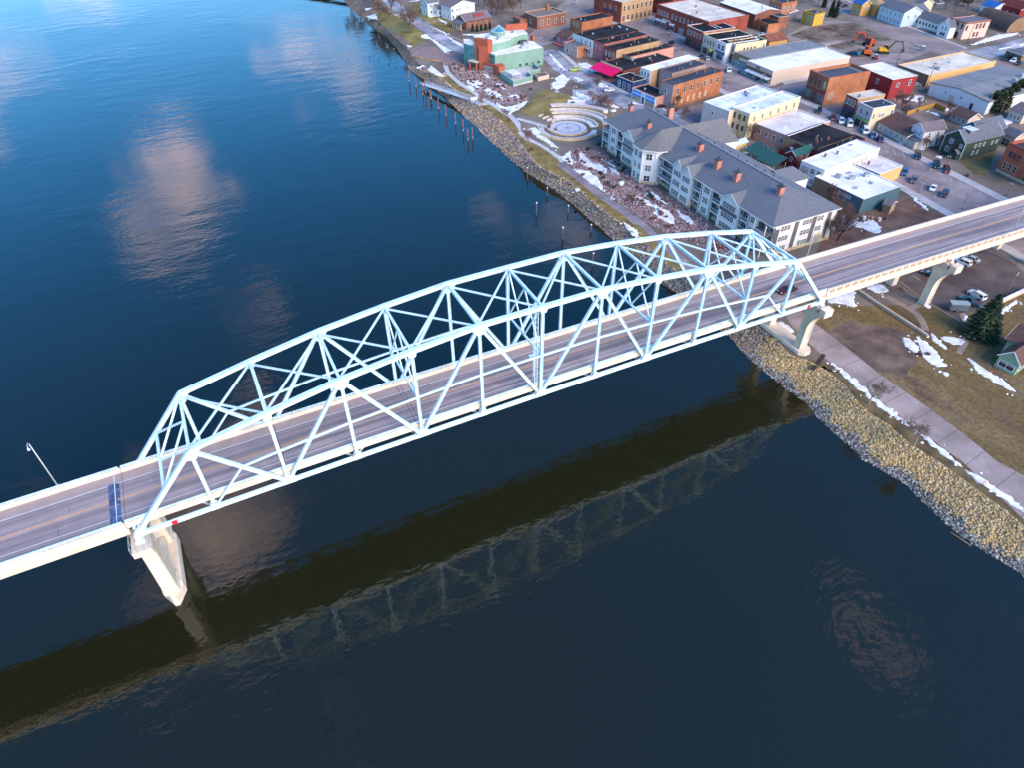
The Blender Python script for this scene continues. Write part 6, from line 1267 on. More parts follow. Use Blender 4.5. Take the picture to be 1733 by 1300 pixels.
m = MB(); m.box(-.9, .9, -.8, .8, 0, 1.5); m.box(-.7, .7, -.6, .6, 1.5, 2.0)
for x, y in ((w * .2, d * .1), (w * .33, d * .12), (w * .1, d * .3)): inst(bpy.data.meshes.get('roof_cooler') or m.mesh('roof_cooler', METAL), 'roof_cooler', e, (x, y, h + .9))
e, w, d, h = bld('red_shop', 'red_shop', 'small red brick shop with three arched windows and blue shop front', 'building', BR_TAN, RF_CRM, [('F', 3, 5.4, .9, 2.0, .05, .95, 'arch', WFR, GRNF), ('F', 2, .4, 2.2, 2.8, .06, .94, 'shop', P_NAVY)], front=BR_RED, par=.15, cop=TANF, vents=1)
band(e, 'F', w, d, 3.5, 4.2, P_NAVY)
e, w, d, h = bld('grey_shop', 'grey_shop', 'grey fronted shop with cream side wall and green awning', 'building', P_CREAM, RF_BLU, [('F', 2, 5.0, 1.4, 1.8, .1, .9, 'grid'), ('F', 2, .4, 2.4, 2.2, .06, .94, 'shop', GRNF), ('R', 1, 4.6, .7, 1.6, .05, .2), ('R', 3, 4.8, .6, 1.3, .35, .6), ('R', 1, 4.8, .9, 1.8, .84, 1.0)], front=P_LILACW, par=.15, cop=P_WHITE, vents=1)
awning(e, 'F', w, d, 3.9, mat('green_awning', (.12, .22, .08), .8, .15), -.5, .5, 1.0)
# ---- near side of the main street
bld('warehouse_white', 'warehouse', 'pale warehouse with frosted white roof and blank wall to the river', 'warehouse', mat('lavender_stucco', (.52, .45, .42), .9, .05, .2), RF_SNW, [('F', 1, 5.5, .8, 1.2, .3, .5)], par=.3, cop=P_WHITE, vents=2, big=1, side=P_CREAM)
e, w, d, h = bld('cream_block', 'cream_block', 'cream stuccoed block with frosted roof and rows of small windows', 'building', P_CREAM, RF_SNW, [('F', 3, 6.4, .7, 1.7, .1, .9, 'rect', DFR), ('F', 3, 2.6, .7, 1.7, .1, .9, 'rect', DFR), ('R', 6, 6.2, .7, 1.6, .03, .97, 'rect', TANF)], par=.35, cop=P_WHITE, vents=3)
for u in (.05, .42): band(e, 'F', w, d, .2, 8.2, P_YEL, 'yellow_pilaster', u, u + .06, .1)
bld('pink_low', 'low_shop', 'single storey shop with salmon rear wall and stained white roof', 'building', P_SALM, RF_PINKW, [('F', 4, 2.4, 1.2, 1.5, .04, .96, 'rect', WFR)], par=.2, cop=P_WHITE, vents=4)
bld('black_low', 'low_shop', 'low shop with black roof facing the white vans', 'building', BR_TAN, RF_BLK, [], par=.15, cop=RF_BLK, vents=5)
e, w, d, h = bld('black_side', 'low_shop', 'narrow black roofed shop wing beside the long white roof', 'building', P_BARN, RF_BLK, [('R', 3, 2.6, .8, 1.5, .0, .5)], par=.15, cop=RF_BLK, vents=3)
e, w, d, h = bld('red_rear', 'red_barn', 'barn red back building with green metal roof slope', 'building', P_BARN, RF_GREEN, [('F', 1, 2.4, .8, 1.4, .3, .8), ('R', 2, 2.6, .8, 1.4, .1, .9)], roof='gy', rise=1.5)
bld('black_rear', 'low_shop', 'black roofed rear wing with red walls behind the salmon shop', 'building', P_BARN, RF_BLK, [('R', 4, 2.4, .8, 1.4, .4, .95)], par=.15, cop=RF_BLK, vents=3)
# green roofed patio pavilions behind it
for cx, cy, w_, d_, zz, lb in ((207.5, 91.0, 8, 7, 3.2, 'green metal patio roof on posts behind the salmon shop'), (206.5, 83.2, 8, 6.5, 3.0, 'green metal patio roof on posts beside the red barn')):
    e = empty('patio_pavilion', (cx, cy, GZ), R(-82)); tag(e, lb, 'pavilion')
    m = MB()
    for x in (-w_ / 2 + .2, 0, w_ / 2 - .2):
        for y in (-d_ / 2 + .2, d_ / 2 - .2): m2 = MB(); m2.box(x - .1, x + .1, y - .1, y + .1, 0, zz); m2.build('post', TANF, e)
    m = MB(); m.hexa([(-w_ / 2, -d_ / 2, zz), (w_ / 2, -d_ / 2, zz), (w_ / 2, d_ / 2, zz + 1.6), (-w_ / 2, d_ / 2, zz + 1.6), (-w_ / 2, -d_ / 2, zz + .15), (w_ / 2, -d_ / 2, zz + .15), (w_ / 2, d_ / 2, zz + 1.75), (-w_ / 2, d_ / 2, zz + 1.75)]); m.build('roof', RF_GREEN, e)
    m = MB(); m.box(-w_ / 2, w_ / 2, -d_ / 2 + .1, -d_ / 2 + .25, 0, 1.1); m.build('low_wall', P_BARN, e)
e, w, d, h = bld('yellow_stair', 'stair_house', 'small yellow stair building with striped roof behind the cream block', 'building', P_YEL, P_LBLUE, [('R', 3, 1.6, .8, 1.2, .05, .95, 'rect', WFR), ('F', 2, 1.6, .7, 1.0, .1, .9)], roof='gy', rise=.8)
e, w, d, h = bld('white_long', 'long_building', 'long white building with white roof and pale mural at its rear', 'building', mat('white_block_wall', (.66, .63, .62), .85, .06, .2), RF_WHT, [('F', 2, 4.2, 1.5, 1.7, .4, .95, 'grid'), ('F', 2, 1.0, 1.2, 1.5, .5, .95, 'grid', WFR, PGLASS), ('R', 4, 4.6, .6, .9, .5, .8, 'rect', TANF)], par=.12, cop=RF_WHT, vents=3)
band(e, 'F', w, d, 3.6, 5.8, P_LILACW, 'wall_mural', -.46, -.12, .05)
e, w, d, h = bld('teal_shop', 'teal_shop', 'flat white roofed shop with ribbed teal side wall and brown rear', 'building', P_TEAL, RF_WHT, [('F', 5, 3.3, .45, .8, .52, .78, 'rect', WFR)], front=P_BROWN, par=.12, cop=RF_WHT, vents=5, big=3)
band(e, 'F', w, d, 0, 4.85, P_TEAL, 'teal_cladding', 0, .5, .05)
bld('tan_annex', 'shop_annex', 'white roofed annex with pale orange end wall by parked blue car', 'building', P_TAN, RF_PINKW, [], side=mat('sunlit_tan_wall', (.6, .37, .16)), par=.12, cop=RF_WHT, vents=2)  # end wall takes the tan tone with sunlight painted in
e, w, d, h = bld('bank', 'bank', 'ornate red-orange brick bank with arched windows at the right edge', 'building', brick('bank_brick', (.40, .10, .055)), RF_BLU, [('F', 3, 5.9, .95, 1.8, .1, .42, 'arch', BR_DK), ('F', 2, 5.6, 1.1, 1.6, .55, .95, 'rect', BR_DK), ('F', 3, 1.8, 1.0, 2.2, .08, .46, 'rect', TANF), ('R', 4, 5.6, 1.0, 1.8, .1, .9, 'arch', TANF)], par=.8, cop=BR_RED, vents=2)
for u in (.18, .38): put(e, window_mesh(1.5, 3.4, STONE, DFR, 'arch'), 'arched_doorway', 'F', w, d, u * w, .3)
cornice(e, 'F', w, d, h, BR_RED, .3); band(e, 'F', w, d, 0, .9, STONE, 'stone_base')
bld('shed', 'garden_shed', 'small brown garden shed with grey roof in the bare yard', 'shed', P_BROWN, RF_SHM, [('R', 4, 1.0, .5, .6, .05, .95, 'rect', TANF), ('R', 4, .1, .5, .6, .05, .95, 'rect', TANF)], roof='gx', rise=1.0, eave=.15)
# ---- houses on the right
e, w, d, h = bld('bungalow', 'bungalow', 'long bungalow with brown roof and pale front across the street', 'house', mat('pale_beige_siding', (.48, .42, .36), .85, .08), RF_SHT, [('F', 5, 1.0, 1.4, 1.4, .04, .96, 'rect', WFR, PGLASS), ('R', 2, 1.0, 1.0, 1.3, .1, .9)], roof='gx', rise=2.6)
e, w, d, h = bld('lilac_house', 'house', 'pale two storey house with mauve gable roof', 'house', P_LILAC, RF_SHM, [('F', 2, 4.2, .8, 1.6, .05, .95, 'rect', WFR, PGLASS), ('F', 1, 4.4, .7, .9, .4, .6), ('R', 2, 4.0, .8, 1.6, .1, .9), ('R', 3, 1.0, .8, 1.5, .05, .95)], roof='gy', rise=2.0)
m = MB(); m.hexa([(-w / 2, -d / 2 - 2.4, 2.6), (w / 2, -d / 2 - 2.4, 2.6), (w / 2, -d / 2, 3.4), (-w / 2, -d / 2, 3.4), (-w / 2, -d / 2 - 2.4, 2.75), (w / 2, -d / 2 - 2.4, 2.75), (w / 2, -d / 2, 3.6), (-w / 2, -d / 2, 3.6)]); m.build('porch_roof', RF_SHG, e)
m = MB(); m.box(-w / 2 + .1, w / 2 - .1, -d / 2 - 2.2, -d / 2 - .05, 0, 2.6); m.build('porch', MATS['pale_beige_siding'], e)
e, w, d, h = bld('green_house', 'green_house', 'dark green house with white trim and grey gables', 'house', P_GREEN, RF_SHG, [('F', 1, 4.2, 1.3, 1.4, .2, .5, 'grid'), ('F', 1, 4.0, .9, 1.1, .7, .98, 'grid'), ('F', 1, 1.2, 1.4, 1.6, .1, .5, 'grid'), ('R', 3, 3.6, .7, 1.1, .25, .6, 'rect'), ('R', 2, .9, .7, 1.2, .25, .5), ('R', 2, 3.4, .7, 1.0, .7, .95)], roof='gy', rise=3.2)
m = MB(); m.hexa([(-1.6, -1.6, 5.6), (1.6, -1.6, 5.6), (1.6, 1.6, 5.6), (-1.6, 1.6, 5.6), (-1.6, -1.6, 9.3), (1.6, -1.6, 9.3), (1.6, 1.6, 9.3), (-1.6, 1.6, 9.3)]); m.build('dormer', P_SLATE, e, (.6, -d / 2 + 4.5, 0)); m = MB(); m.box(-1.9, 1.9, -1.9, 1.9, 9.3, 9.5); m.build('dormer_roof', RF_SNW, e, (.6, -d / 2 + 4.5, 0))
m = MB(); m.box(-1.4, 1.4, -1.5, -.02, 0, 2.3); po = m.build('porch', P_GREEN, e, (w * .28, -d / 2, 0)); m = MB()
for s in (-1, 1): m.hexa([(0, -1.9, 3.4), (s * 1.8, -1.9, 2.2), (s * 1.8, 0, 2.2), (0, 0, 3.4), (0, -1.9, 3.52), (s * 1.8, -1.9, 2.32), (s * 1.8, 0, 2.32), (0, 0, 3.52)])
m.build('porch_roof', RF_SHG, po)
for x in (-1, 1): m = MB(); m.bar((x * (w / 2 + .03), -d / 2 - .03, 0), (x * (w / 2 + .03), -d / 2 - .03, h), .16, .16); m.build('corner_board', WFR, e)
bld('slate_house', 'house', 'slate grey house with large roof behind the dark green house', 'house', P_SLATE, RF_SHG, [('F', 2, 3.0, .9, 1.2, .1, .9)], roof='gy', rise=3.0)
bld('brown_cabin', 'cabin', 'small house with dark brown roof beside the warehouse', 'house', P_TAN, RF_SHT, [('F', 3, 1.0, .9, 1.2, .08, .92, 'rect', WFR)], roof='gx', rise=1.8)
bld('side_house', 'house', 'pale house with brown roof at the right edge behind the evergreens', 'house', P_TAN, RF_SHM, [('F', 3, 1.0, .9, 1.4, .1, .9)], roof='gx', rise=2.0)
bld('side_house2', 'garage', 'low grey roofed garage right of the dark green house', 'building', P_TAN, RF_SHG, [('F', 1, .1, 3.0, 2.3, .2, .8, 'grid')], roof='gx', rise=1.6)
bld('victorian', 'house', 'pale blue two storey house with shuttered windows', 'house', P_LBLUE, RF_SHG, [('F', 5, 4.2, .9, 1.7, .05, .95, 'rect', WFR, P_SLATE), ('F', 6, 1.0, .9, 1.7, .05, .95, 'rect', WFR, P_SLATE), ('R', 2, 4.0, .8, 1.4, .1, .9)], roof='gx', rise=2.6, side=P_CREAM)
bld('victorian_wing', 'house', 'cream gabled house right of the pale blue house', 'house', P_CREAM, RF_SHG, [('F', 2, 3.0, .8, 1.4, .2, .8), ('R', 2, 3.0, .8, 1.4, .2, .8)], roof='gy', rise=2.4)
bld('white_cottage', 'house', 'long low white house with dark roof on the second street', 'house', P_WHITE, RF_SHG, [('F', 8, 1.6, .8, 1.1, .04, .96, 'rect', DFR)], roof='gx', rise=2.6)
bld('white_gable', 'house', 'white gabled house attached left of the pink corner building', 'house', P_WHITE, RF_SHG, [('F', 2, 3.4, .8, 1.5, .2, .8), ('F', 1, .9, 3.4, 1.5, .1, .9, 'shop')], roof='gy', rise=2.4)
e, w, d, h = bld('pink_corner', 'corner_building', 'pink two storey corner building with tall dark arched windows', 'building', P_PINK, RF_SHG, [('F', 3, 4.6, 1.1, 2.4, .05, .95, 'arch', BR_BRN), ('F', 1, .4, 3.6, 2.4, .35, .75, 'shop', BR_BRN), ('F', 1, .2, 1.1, 2.4, .1, .3, 'rect', DFR), ('R', 1, 4.4, 1.0, 2.2, .02, .14, 'arch', BR_BRN), ('R', 3, 4.6, 1.0, 2.2, .42, .86, 'arch', BR_BRN), ('R', 2, .8, 1.0, 2.0, .42, .7, 'arch', BR_BRN)], par=.2, cop=mat('red_coping', (.36, .1, .075)), vents=0)
cornice(e, 'F', w, d, h, RF_RUST, .5); cornice(e, 'R', w, d, h, RF_RUST, .5)
e, w, d, h = bld('quonset', 'arched_hall', 'brown barrel roofed hall behind the pink corner building', 'building', P_BROWN, mat('brown_barrel_roof', (.09, .06, .05), .8, .2, .4), [], roof='vault', rise=3.5)
bld('ranch', 'ranch_house', 'low dark roofed building with parked cars at the right edge', 'building', P_BROWN, RF_SHG, [('F', 3, .6, 1.6, 1.8, .1, .9, 'rect', DFR)], roof='hip', rise=1.0)
bld('cream_far', 'house', 'small cream house at the far top right', 'house', P_CREAM, RF_SHG, [('F', 2, 2.4, .9, 1.4, .1, .9)], roof='gx', rise=2.0)
bld('blue_far', 'house', 'small white house with bright blue roof at the far top right', 'house', P_WHITE, MATS['blue_tarp'], [('F', 2, 1.4, .9, 1.4, .1, .9)], roof='gx', rise=2.0)
bld('red_barn_far', 'barn', 'dark red building at the top right corner', 'building', P_BARN, mat('dark_red_roof', (.13, .025, .022), .8, .2), [('F', 3, 1.4, .9, 1.4, .1, .9)], roof='gx', rise=2.4)
# ---- houses top left
e, w, d, h = bld('white_house', 'house', 'white two storey house with grey roof behind the brick bungalow', 'house', P_WHITE, RF_SHM, [('R', 1, 4.6, 1.2, 1.5, .0, .12, 'grid'), ('R', 2, 4.6, 1.0, 1.3, .2, .42, 'grid', WFR, PGLASS), ('R', 1, 4.8, .6, 1.3, .6, .76), ('R', 2, 1.0, .9, 1.6, .0, .3), ('F', 2, 4.6, .9, 1.5, .1, .9), ('F', 2, 1.0, .9, 1.5, .1, .9)], roof='gx', rise=2.4)
e, w, d, h = bld('porch_house', 'porch_wing', 'white porch wing with dark gable roof beside the white house', 'house', P_WHITE, RF_SHM, [('F', 3, 1.2, .9, 1.5, .1, .9), ('R', 2, 1.2, .9, 1.5, .1, .9)], roof='gy', rise=1.6)
bld('blue_house', 'house', 'pale blue house with white trim at the top left', 'house', P_LBLUE, RF_SHG, [('F', 2, 4.4, .9, 1.5, .1, .9), ('F', 3, 1.2, .9, 1.5, .1, .9), ('R', 2, 4.4, .9, 1.5, .1, .9), ('R', 2, 1.2, .9, 1.5, .1, .9)], roof='gy', rise=2.4)
e, w, d, h = bld('brick_bungalow', 'brick_bungalow', 'brick bungalow with mauve roof and columned porch', 'house', BR_DK, RF_SHM, [('R', 4, 1.2, 1.0, 1.4, .05, .95, 'rect', TANF), ('F', 3, 1.2, 1.0, 1.5, .1, .9, 'rect', TANF)], roof='gy', rise=2.6)
m = MB(); m.hexa([(-w / 2, -d / 2 - 3.2, 3.0), (w / 2, -d / 2 - 3.2, 3.0), (w / 2, -d / 2, 4.0), (-w / 2, -d / 2, 4.0), (-w / 2, -d / 2 - 3.2, 3.2), (w / 2, -d / 2 - 3.2, 3.2), (w / 2, -d / 2, 4.2), (-w / 2, -d / 2, 4.2)]); m.build('porch_roof', RF_SHG, e)
for k in range(5): m = MB(); x = -w / 2 + .4 + k * (w - .8) / 4; m.box(x - .2, x + .2, -d / 2 - 3.0, -d / 2 - 2.6, 0, 3.0); m.build('porch_column', TANF, e)
m = MB(); m.hexa([(-1.6, -3, 5), (1.6, -3, 5), (1.6, 3, 5), (-1.6, 3, 5), (-1.4, -3, 6.4), (1.6, -3, 5.6), (1.6, 3, 5.6), (-1.4, 3, 6.4)]); m.build('dormer', mat('red_shingle', (.26, .06, .055), .9, .15), e, (2.2, 1.5, 0))
e, w, d, h = bld('green_cottage', 'green_cottage', 'pale green cottage with dark brown roof near the spruce', 'house', P_SAGE, RF_SHT, [('F', 1, .9, 3.2, 1.4, .25, .75, 'shop', WFR), ('L', 2, 1.0, .9, 1.4, .1, .6), ('R', 2, 1.0, 1.0, 1.4, .1, .9)], roof='gy', rise=2.2, front=P_WHITE)
# ================================================================ riverside apartment building
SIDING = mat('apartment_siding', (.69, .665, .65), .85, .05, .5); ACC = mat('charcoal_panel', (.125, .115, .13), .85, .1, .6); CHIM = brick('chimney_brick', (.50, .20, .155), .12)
RFC = mat('apartment_shingle', (.135, .145, .168), .9, .12, 1.2, bump=.35, bscale=7, detail=7)
cx0, cy0 = 164.0, 81.5
co = empty('apartment_building', (cx0, cy0, GZ)); tag(co, 'long three storey apartment building with grey hip roof and brick chimneys', 'apartment building')
Y0, Y1, XB_ = 37.8 - cy0, 126.0 - cy0, 24.6
FZ = (.35, 3.55, 6.75); EV = 10.2
m = MB(); m.box(1.9, XB_, Y0, Y1, -.3, EV); m.build('wall', [SIDING], co)
m = MB(); m.box(1.55, XB_ + .1, Y0 - .12, Y1 + .1, -.3, 1.0); m.build('stone_base', STONE, co)
# hip roof with overhang
ov = .7; xr = 12.6; RZ = 15.4
rx0, rx1, ry0, ry1 = -.2, XB_ + ov, Y0 - ov, Y1 + ov
m = MB(); k0, k1 = (xr, ry0 + 11.5, RZ), (xr, ry1 - 9.5, RZ)
m.v = [(rx0, ry0, EV), (rx1, ry0, EV), (rx1, ry1, EV), (rx0, ry1, EV), k0, k1]; m.f = [(0, 1, 4), (1, 2, 5, 4), (2, 3, 5), (3, 0, 4, 5), (3, 2, 1, 0)]; m.m = [0] * 5
rf = m.build('roof', RFC, co)
def roofz(x): return EV + (RZ - EV) * (x - rx0) / (xr - rx0)
m = MB()
for a, b in (((rx0, ry0), (rx1, ry0)), ((rx1, ry0), (rx1, ry1)), ((rx0, ry1), (rx1, ry1)), ((rx0, ry0), (rx0, ry1))): m.bar((*a, EV - .12), (*b, EV - .12), .16, .22)
m.build('gutter', WFR, co)
m = MB(); m.bar((k0[0], k0[1], RZ + .03), (k1[0], k1[1], RZ + .03), .7, .12); m.build('ridge_cap', mat('ridge_grey', (.22, .23, .26), .8, .1), co)
def cwin(x, y, z, w, h, n, rz=-PI / 2, fr=WFR, gl=GLASS, par=co):
    """n lights side by side on a wall facing the river (rz=-90deg) or the given way"""
    for i in range(n):
        u = (i - (n - 1) / 2) * (w + .22); dx_, dy_ = math.cos(rz) * u, math.sin(rz) * u
        inst(window_mesh(w, h, fr, gl, 'grid'), 'window', par, (x + dx_, y + dy_, z), rz)
FRZ = R(-90)
def bay(y0, y1, x0, top, nwin, ww, acc=None, gable=None):
    y0 -= cy0; y1 -= cy0; ym = (y0 + y1) / 2
    m = MB(); m.box(x0, 1.95, y0, y1, -.2, top); b = m.build('bay', SIDING, co)
    m = MB(); m.box(x0 - .06, 1.9, y0 - .06, y1 + .06, -.25, .8); m.build('bay_base', STONE, b)
    for z in FZ: cwin(x0, ym, z + .75, ww, 1.65, nwin, FRZ, par=b)
    for z in FZ: cwin((x0 + 1.9) / 2, y0, z + .8, .7, 1.5, 1, 0.0, par=b)
    for y in (y0, y1): m = MB(); m.box(x0 - .05, x0 + .1, y - .12, y + .12, -.2, top); m.build('corner_board', WFR, b)
    if acc == 'band':
        m = MB(); m.box(x0 - .04, x0 - .004, y0 + .14, y1 - .14, FZ[2] - .65, FZ[2] + .5); m.build('charcoal_band', ACC, b)
    if acc == 'side':
        for y in (y0 - .9, y1 + .02): m = MB(); m.box(1.2, 1.95, y, y + .88, 0, 8.4); m.build('charcoal_panel', ACC, b)
    if gable:
        h = gable; m = MB(); yo = .45
        # gable wall and a roof that runs back into the main slope
        m.poly([(x0 - .01, y0, top), (x0 - .01, ym, top + h), (x0 - .01, y1, top)])
        m.build('gable_wall', SIDING, b)
        xe = rx0 + (top + h - EV) / (RZ - EV) * (xr - rx0) + .6
        m = MB(); o_ = .4; dz = h * yo / ((y1 - y0) / 2)
        for s, ye in ((-1, y0 - yo), (1, y1 + yo)):
            q = [(x0 - o_, ye, top - dz), (xe, ye, top - dz), (xe, ym, top + h), (x0 - o_, ym, top + h)]
            if s > 0: q = [q[1], q[0], q[3], q[2]]
            m.hexa([(a, b_, c_ + .02) for a, b_, c_ in q] + [(a, b_, c_ + .17) for a, b_, c_ in q])
        m.build('gable_roof', RFC, b)
        for s, ye in ((-1, y0 - yo), (1, y1 + yo)):
            m = MB(); m.bar((x0 - o_ - .04, ye, top - dz), (x0 - o_ - .04, ym, top + h), .08, .3); m.build('barge_board', WFR, b)
    return b
def balcony(y0, y1, x0=.1):
    y0 -= cy0; y1 -= cy0
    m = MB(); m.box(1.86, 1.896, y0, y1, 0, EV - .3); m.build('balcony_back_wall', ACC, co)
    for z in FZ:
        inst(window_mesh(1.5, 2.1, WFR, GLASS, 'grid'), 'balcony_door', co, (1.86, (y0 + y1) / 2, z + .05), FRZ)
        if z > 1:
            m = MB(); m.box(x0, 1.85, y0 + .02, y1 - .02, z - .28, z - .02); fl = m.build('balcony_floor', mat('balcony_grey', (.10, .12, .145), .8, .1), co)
            m = MB(); m.box(x0 - .05, x0 - .004, y0, y1, z - .34, z + .02); m.build('edge_board', WFR, fl)
            m = MB(); m.bar((x0, y0, z + 1.05), (x0, y1, z + 1.05), .08, .08); n = int((y1 - y0) / .35)
            for k in range(n + 1): m.bar((x0, y0 + (y1 - y0) * k / n, z), (x0, y0 + (y1 - y0) * k / n, z + 1.05), .04, .04)
            m.build('balustrade', WFR, fl)
    for y in (y0 + .1, y1 - .1): m = MB(); m.box(x0 - .05, x0 + .17, y - .11, y + .11, 0, EV - .1); m.build('balcony_post', WFR, co)
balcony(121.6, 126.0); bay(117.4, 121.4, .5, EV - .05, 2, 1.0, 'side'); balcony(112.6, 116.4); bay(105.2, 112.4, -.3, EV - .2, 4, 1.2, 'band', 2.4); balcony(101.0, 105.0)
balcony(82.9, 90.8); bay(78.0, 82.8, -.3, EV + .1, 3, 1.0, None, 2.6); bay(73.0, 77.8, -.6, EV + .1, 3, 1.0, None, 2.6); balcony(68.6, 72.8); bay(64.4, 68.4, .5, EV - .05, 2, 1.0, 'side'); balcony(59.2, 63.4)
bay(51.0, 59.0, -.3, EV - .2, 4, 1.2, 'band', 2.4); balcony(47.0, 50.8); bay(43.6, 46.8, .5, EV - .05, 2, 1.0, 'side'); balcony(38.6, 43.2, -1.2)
# lean-to roof over the last balcony
m = MB(); m.hexa([(-1.6, 38.2 - cy0, 6.9), (1.9, 38.2 - cy0, 7.3), (1.9, 43.4 - cy0, 7.3), (-1.6, 43.4 - cy0, 6.9), (-1.6, 38.2 - cy0, 7.05), (1.9, 38.2 - cy0, 7.5), (1.9, 43.4 - cy0, 7.5), (-1.6, 43.4 - cy0, 7.05)]); m.build('porch_roof', ACC, co)
# projecting tower with many sided front
tp = [(2.0, 102.2), (-2.2, 101.4), (-4.2, 99.4), (-4.2, 94.6), (-1.0, 91.4), (2.0, 90.6)]; tp = [(a, b - cy0) for a, b in tp]
m = MB(); m.prism(tp[::1] if True else tp, -.2, 11.8); tw = m.build('tower', SIDING, co); 
m = MB(); m.prism([(a - .1 if a < 0 else a, b) for a, b in tp], -.25, 1.0); m.build('tower_base', STONE, tw)
for i, n, w_ in ((2, 2, 1.25), (3, 1, 1.9), (4, 1, 1.0), (1, 1, 1.0)):
    a, b = tp[i], tp[i + 1]; rz = math.atan2(b[1] - a[1], b[0] - a[0])
    for z in (.9, 4.6, 8.4):
        for k in range(n):
            f = (k + .5) / n; inst(window_mesh(w_, 2.0, WFR, GLASS if z != 4.6 else PGLASS, 'grid'), 'window', tw, (a[0] + (b[0] - a[0]) * f, a[1] + (b[1] - a[1]) * f, z), rz)
for a in tp: m = MB(); m.box(a[0] - .12, a[0] + .12, a[1] - .12, a[1] + .12, 0, 11.8); m.build('corner_board', WFR, tw)
apx = (3.6, 96.6 - cy0, 16.2); bpx = (31.0, 97.8 - cy0, 15.0)
er = [(2.0, 104.4 - cy0, 11.7), (-2.7, 102.2 - cy0, 11.7), (-4.9, 99.8 - cy0, 11.7), (-4.9, 94.2 - cy0, 11.7), (-1.2, 90.6 - cy0, 11.7), (2.0, 89.6 - cy0, 11.7)]
m = MB(); m.v = er + [apx, bpx, (31.5, 89.0 - cy0, 10.0), (31.5, 106.5 - cy0, 10.0)]
m.f = [(0, 1, 6), (1, 2, 6), (2, 3, 6), (3, 4, 6), (4, 5, 6), (5, 8, 7, 6), (0, 6, 7, 9), (8, 9, 7)]; m.m = [0] * 8
m.build('tower_roof', mat('sunlit_tower_shingle', (.150, .148, .150), .9, .12, 1.2, bump=.35, bscale=7), co)  # browner than the main roof: warm sunlight put into the shingle colour
m = MB()
for a, b in zip(er, er[1:]): m.bar((a[0], a[1], a[2] - .1), (b[0], b[1], b[2] - .1), .14, .24)
m.build('tower_gutter', WFR, co)
m = MB(); m.box(XB_ - .1, 31.0, 89.6 - cy0, 106.0 - cy0, -.2, 9.9); bw = m.build('rear_wing', SIDING, co)
for k in range(4):
    for z in FZ: inst(window_mesh(1.2, 1.6, WFR, GLASS, 'grid'), 'window', bw, (31.0, 91.5 - cy0 + k * 4, z + .8), PI / 2)
# chimneys
for x, y, s, hz in ((173.1, 122.5, 1, 15.2), (170.2, 107.0, 1, 14.6), (179.0, 107.6, 1.25, 18.2), (172.4, 81.8, 1.1, 16.0), (170.4, 70.4, 1.1, 15.4), (170.1, 61.0, 1.1, 15.3), (173.4, 46.6, 1.1, 16.2)):
    x -= cx0; y -= cy0; m = MB(); m.box(x - .75 * s, x + .75 * s, y - .75 * s, y + .75 * s, 11.2, hz); ch = m.build('chimney', CHIM, rf)
    m = MB(); m.box(x - .85 * s, x + .85 * s, y - .85 * s, y + .85 * s, hz, hz + .18); m.build('chimney_cap', DFR, rf)
    for dx_, dy_ in ((-.3, 0), (.3, .2)): m = MB(); m.tube([(x + dx_, y + dy_, hz + .18), (x + dx_, y + dy_, hz + .95)], .14, 6); m.tube([(x + dx_, y + dy_, hz + .95), (x + dx_, y + dy_, hz + 1.1)], .24, 6); m.build('chimney_pot', DFR, rf)
for k in range(17):
    y = 54 + k * 3.9
    if 90 < y < 106: continue
    m = MB(); m.box(-.16, .16, -.16, .16, 0, .5); m.build('ridge_vent', DFR, rf, (xr + .9, y - cy0, RZ - .15))
# end wall that faces the bridge: paired windows between charcoal panels
yE = Y0
for z in FZ:
    for xx, n in ((5.5, 3), (13.6, 3), (18.6, 2)): cwin(xx, yE, z + .85, .95, 1.5, n, 0.0)
for xx in (2.6, 9.6, 16.3, 22.0): m = MB(); m.box(xx - .75, xx + .75, yE - .09, yE - .004, 1.1, 9.4 if xx > 5 else 8.6); m.build('charcoal_panel', ACC, co)
m = MB(); m.box(17.4, 21.4, yE - .13, yE - .02, 0, 3.2); m.build('garage_surround', STONE, co); m = MB(); m.box(18, 20.8, yE - .18, yE - .135, 0, 2.6); m.build('garage_door', P_GREY, co)
# small gable dormers at the back
for yy in (62.5,):
    m = MB(); m.v = [(XB_ - 2, yy - 6 - cy0, 9.9), (XB_ + 8, yy - 6 - cy0, 9.9), (XB_ + 8, yy + 3.5 - cy0, 9.9), (XB_ - 2, yy + 3.5 - cy0, 9.9), (XB_ - 4, yy - 1.2 - cy0, 12.6), (XB_ + 4, yy - 1.2 - cy0, 12.6)]
    m.f = [(0, 1, 5, 4), (1, 2, 5), (2, 3, 4, 5), (3, 0, 4)]; m.m = [0] * 4; m.build('rear_roof', RFC, co)
    m = MB(); m.box(XB_ - .1, XB_ + 7.4, yy - 5.4 - cy0, yy + 3 - cy0, 0, 9.9); m.build('rear_wing', SIDING, co)

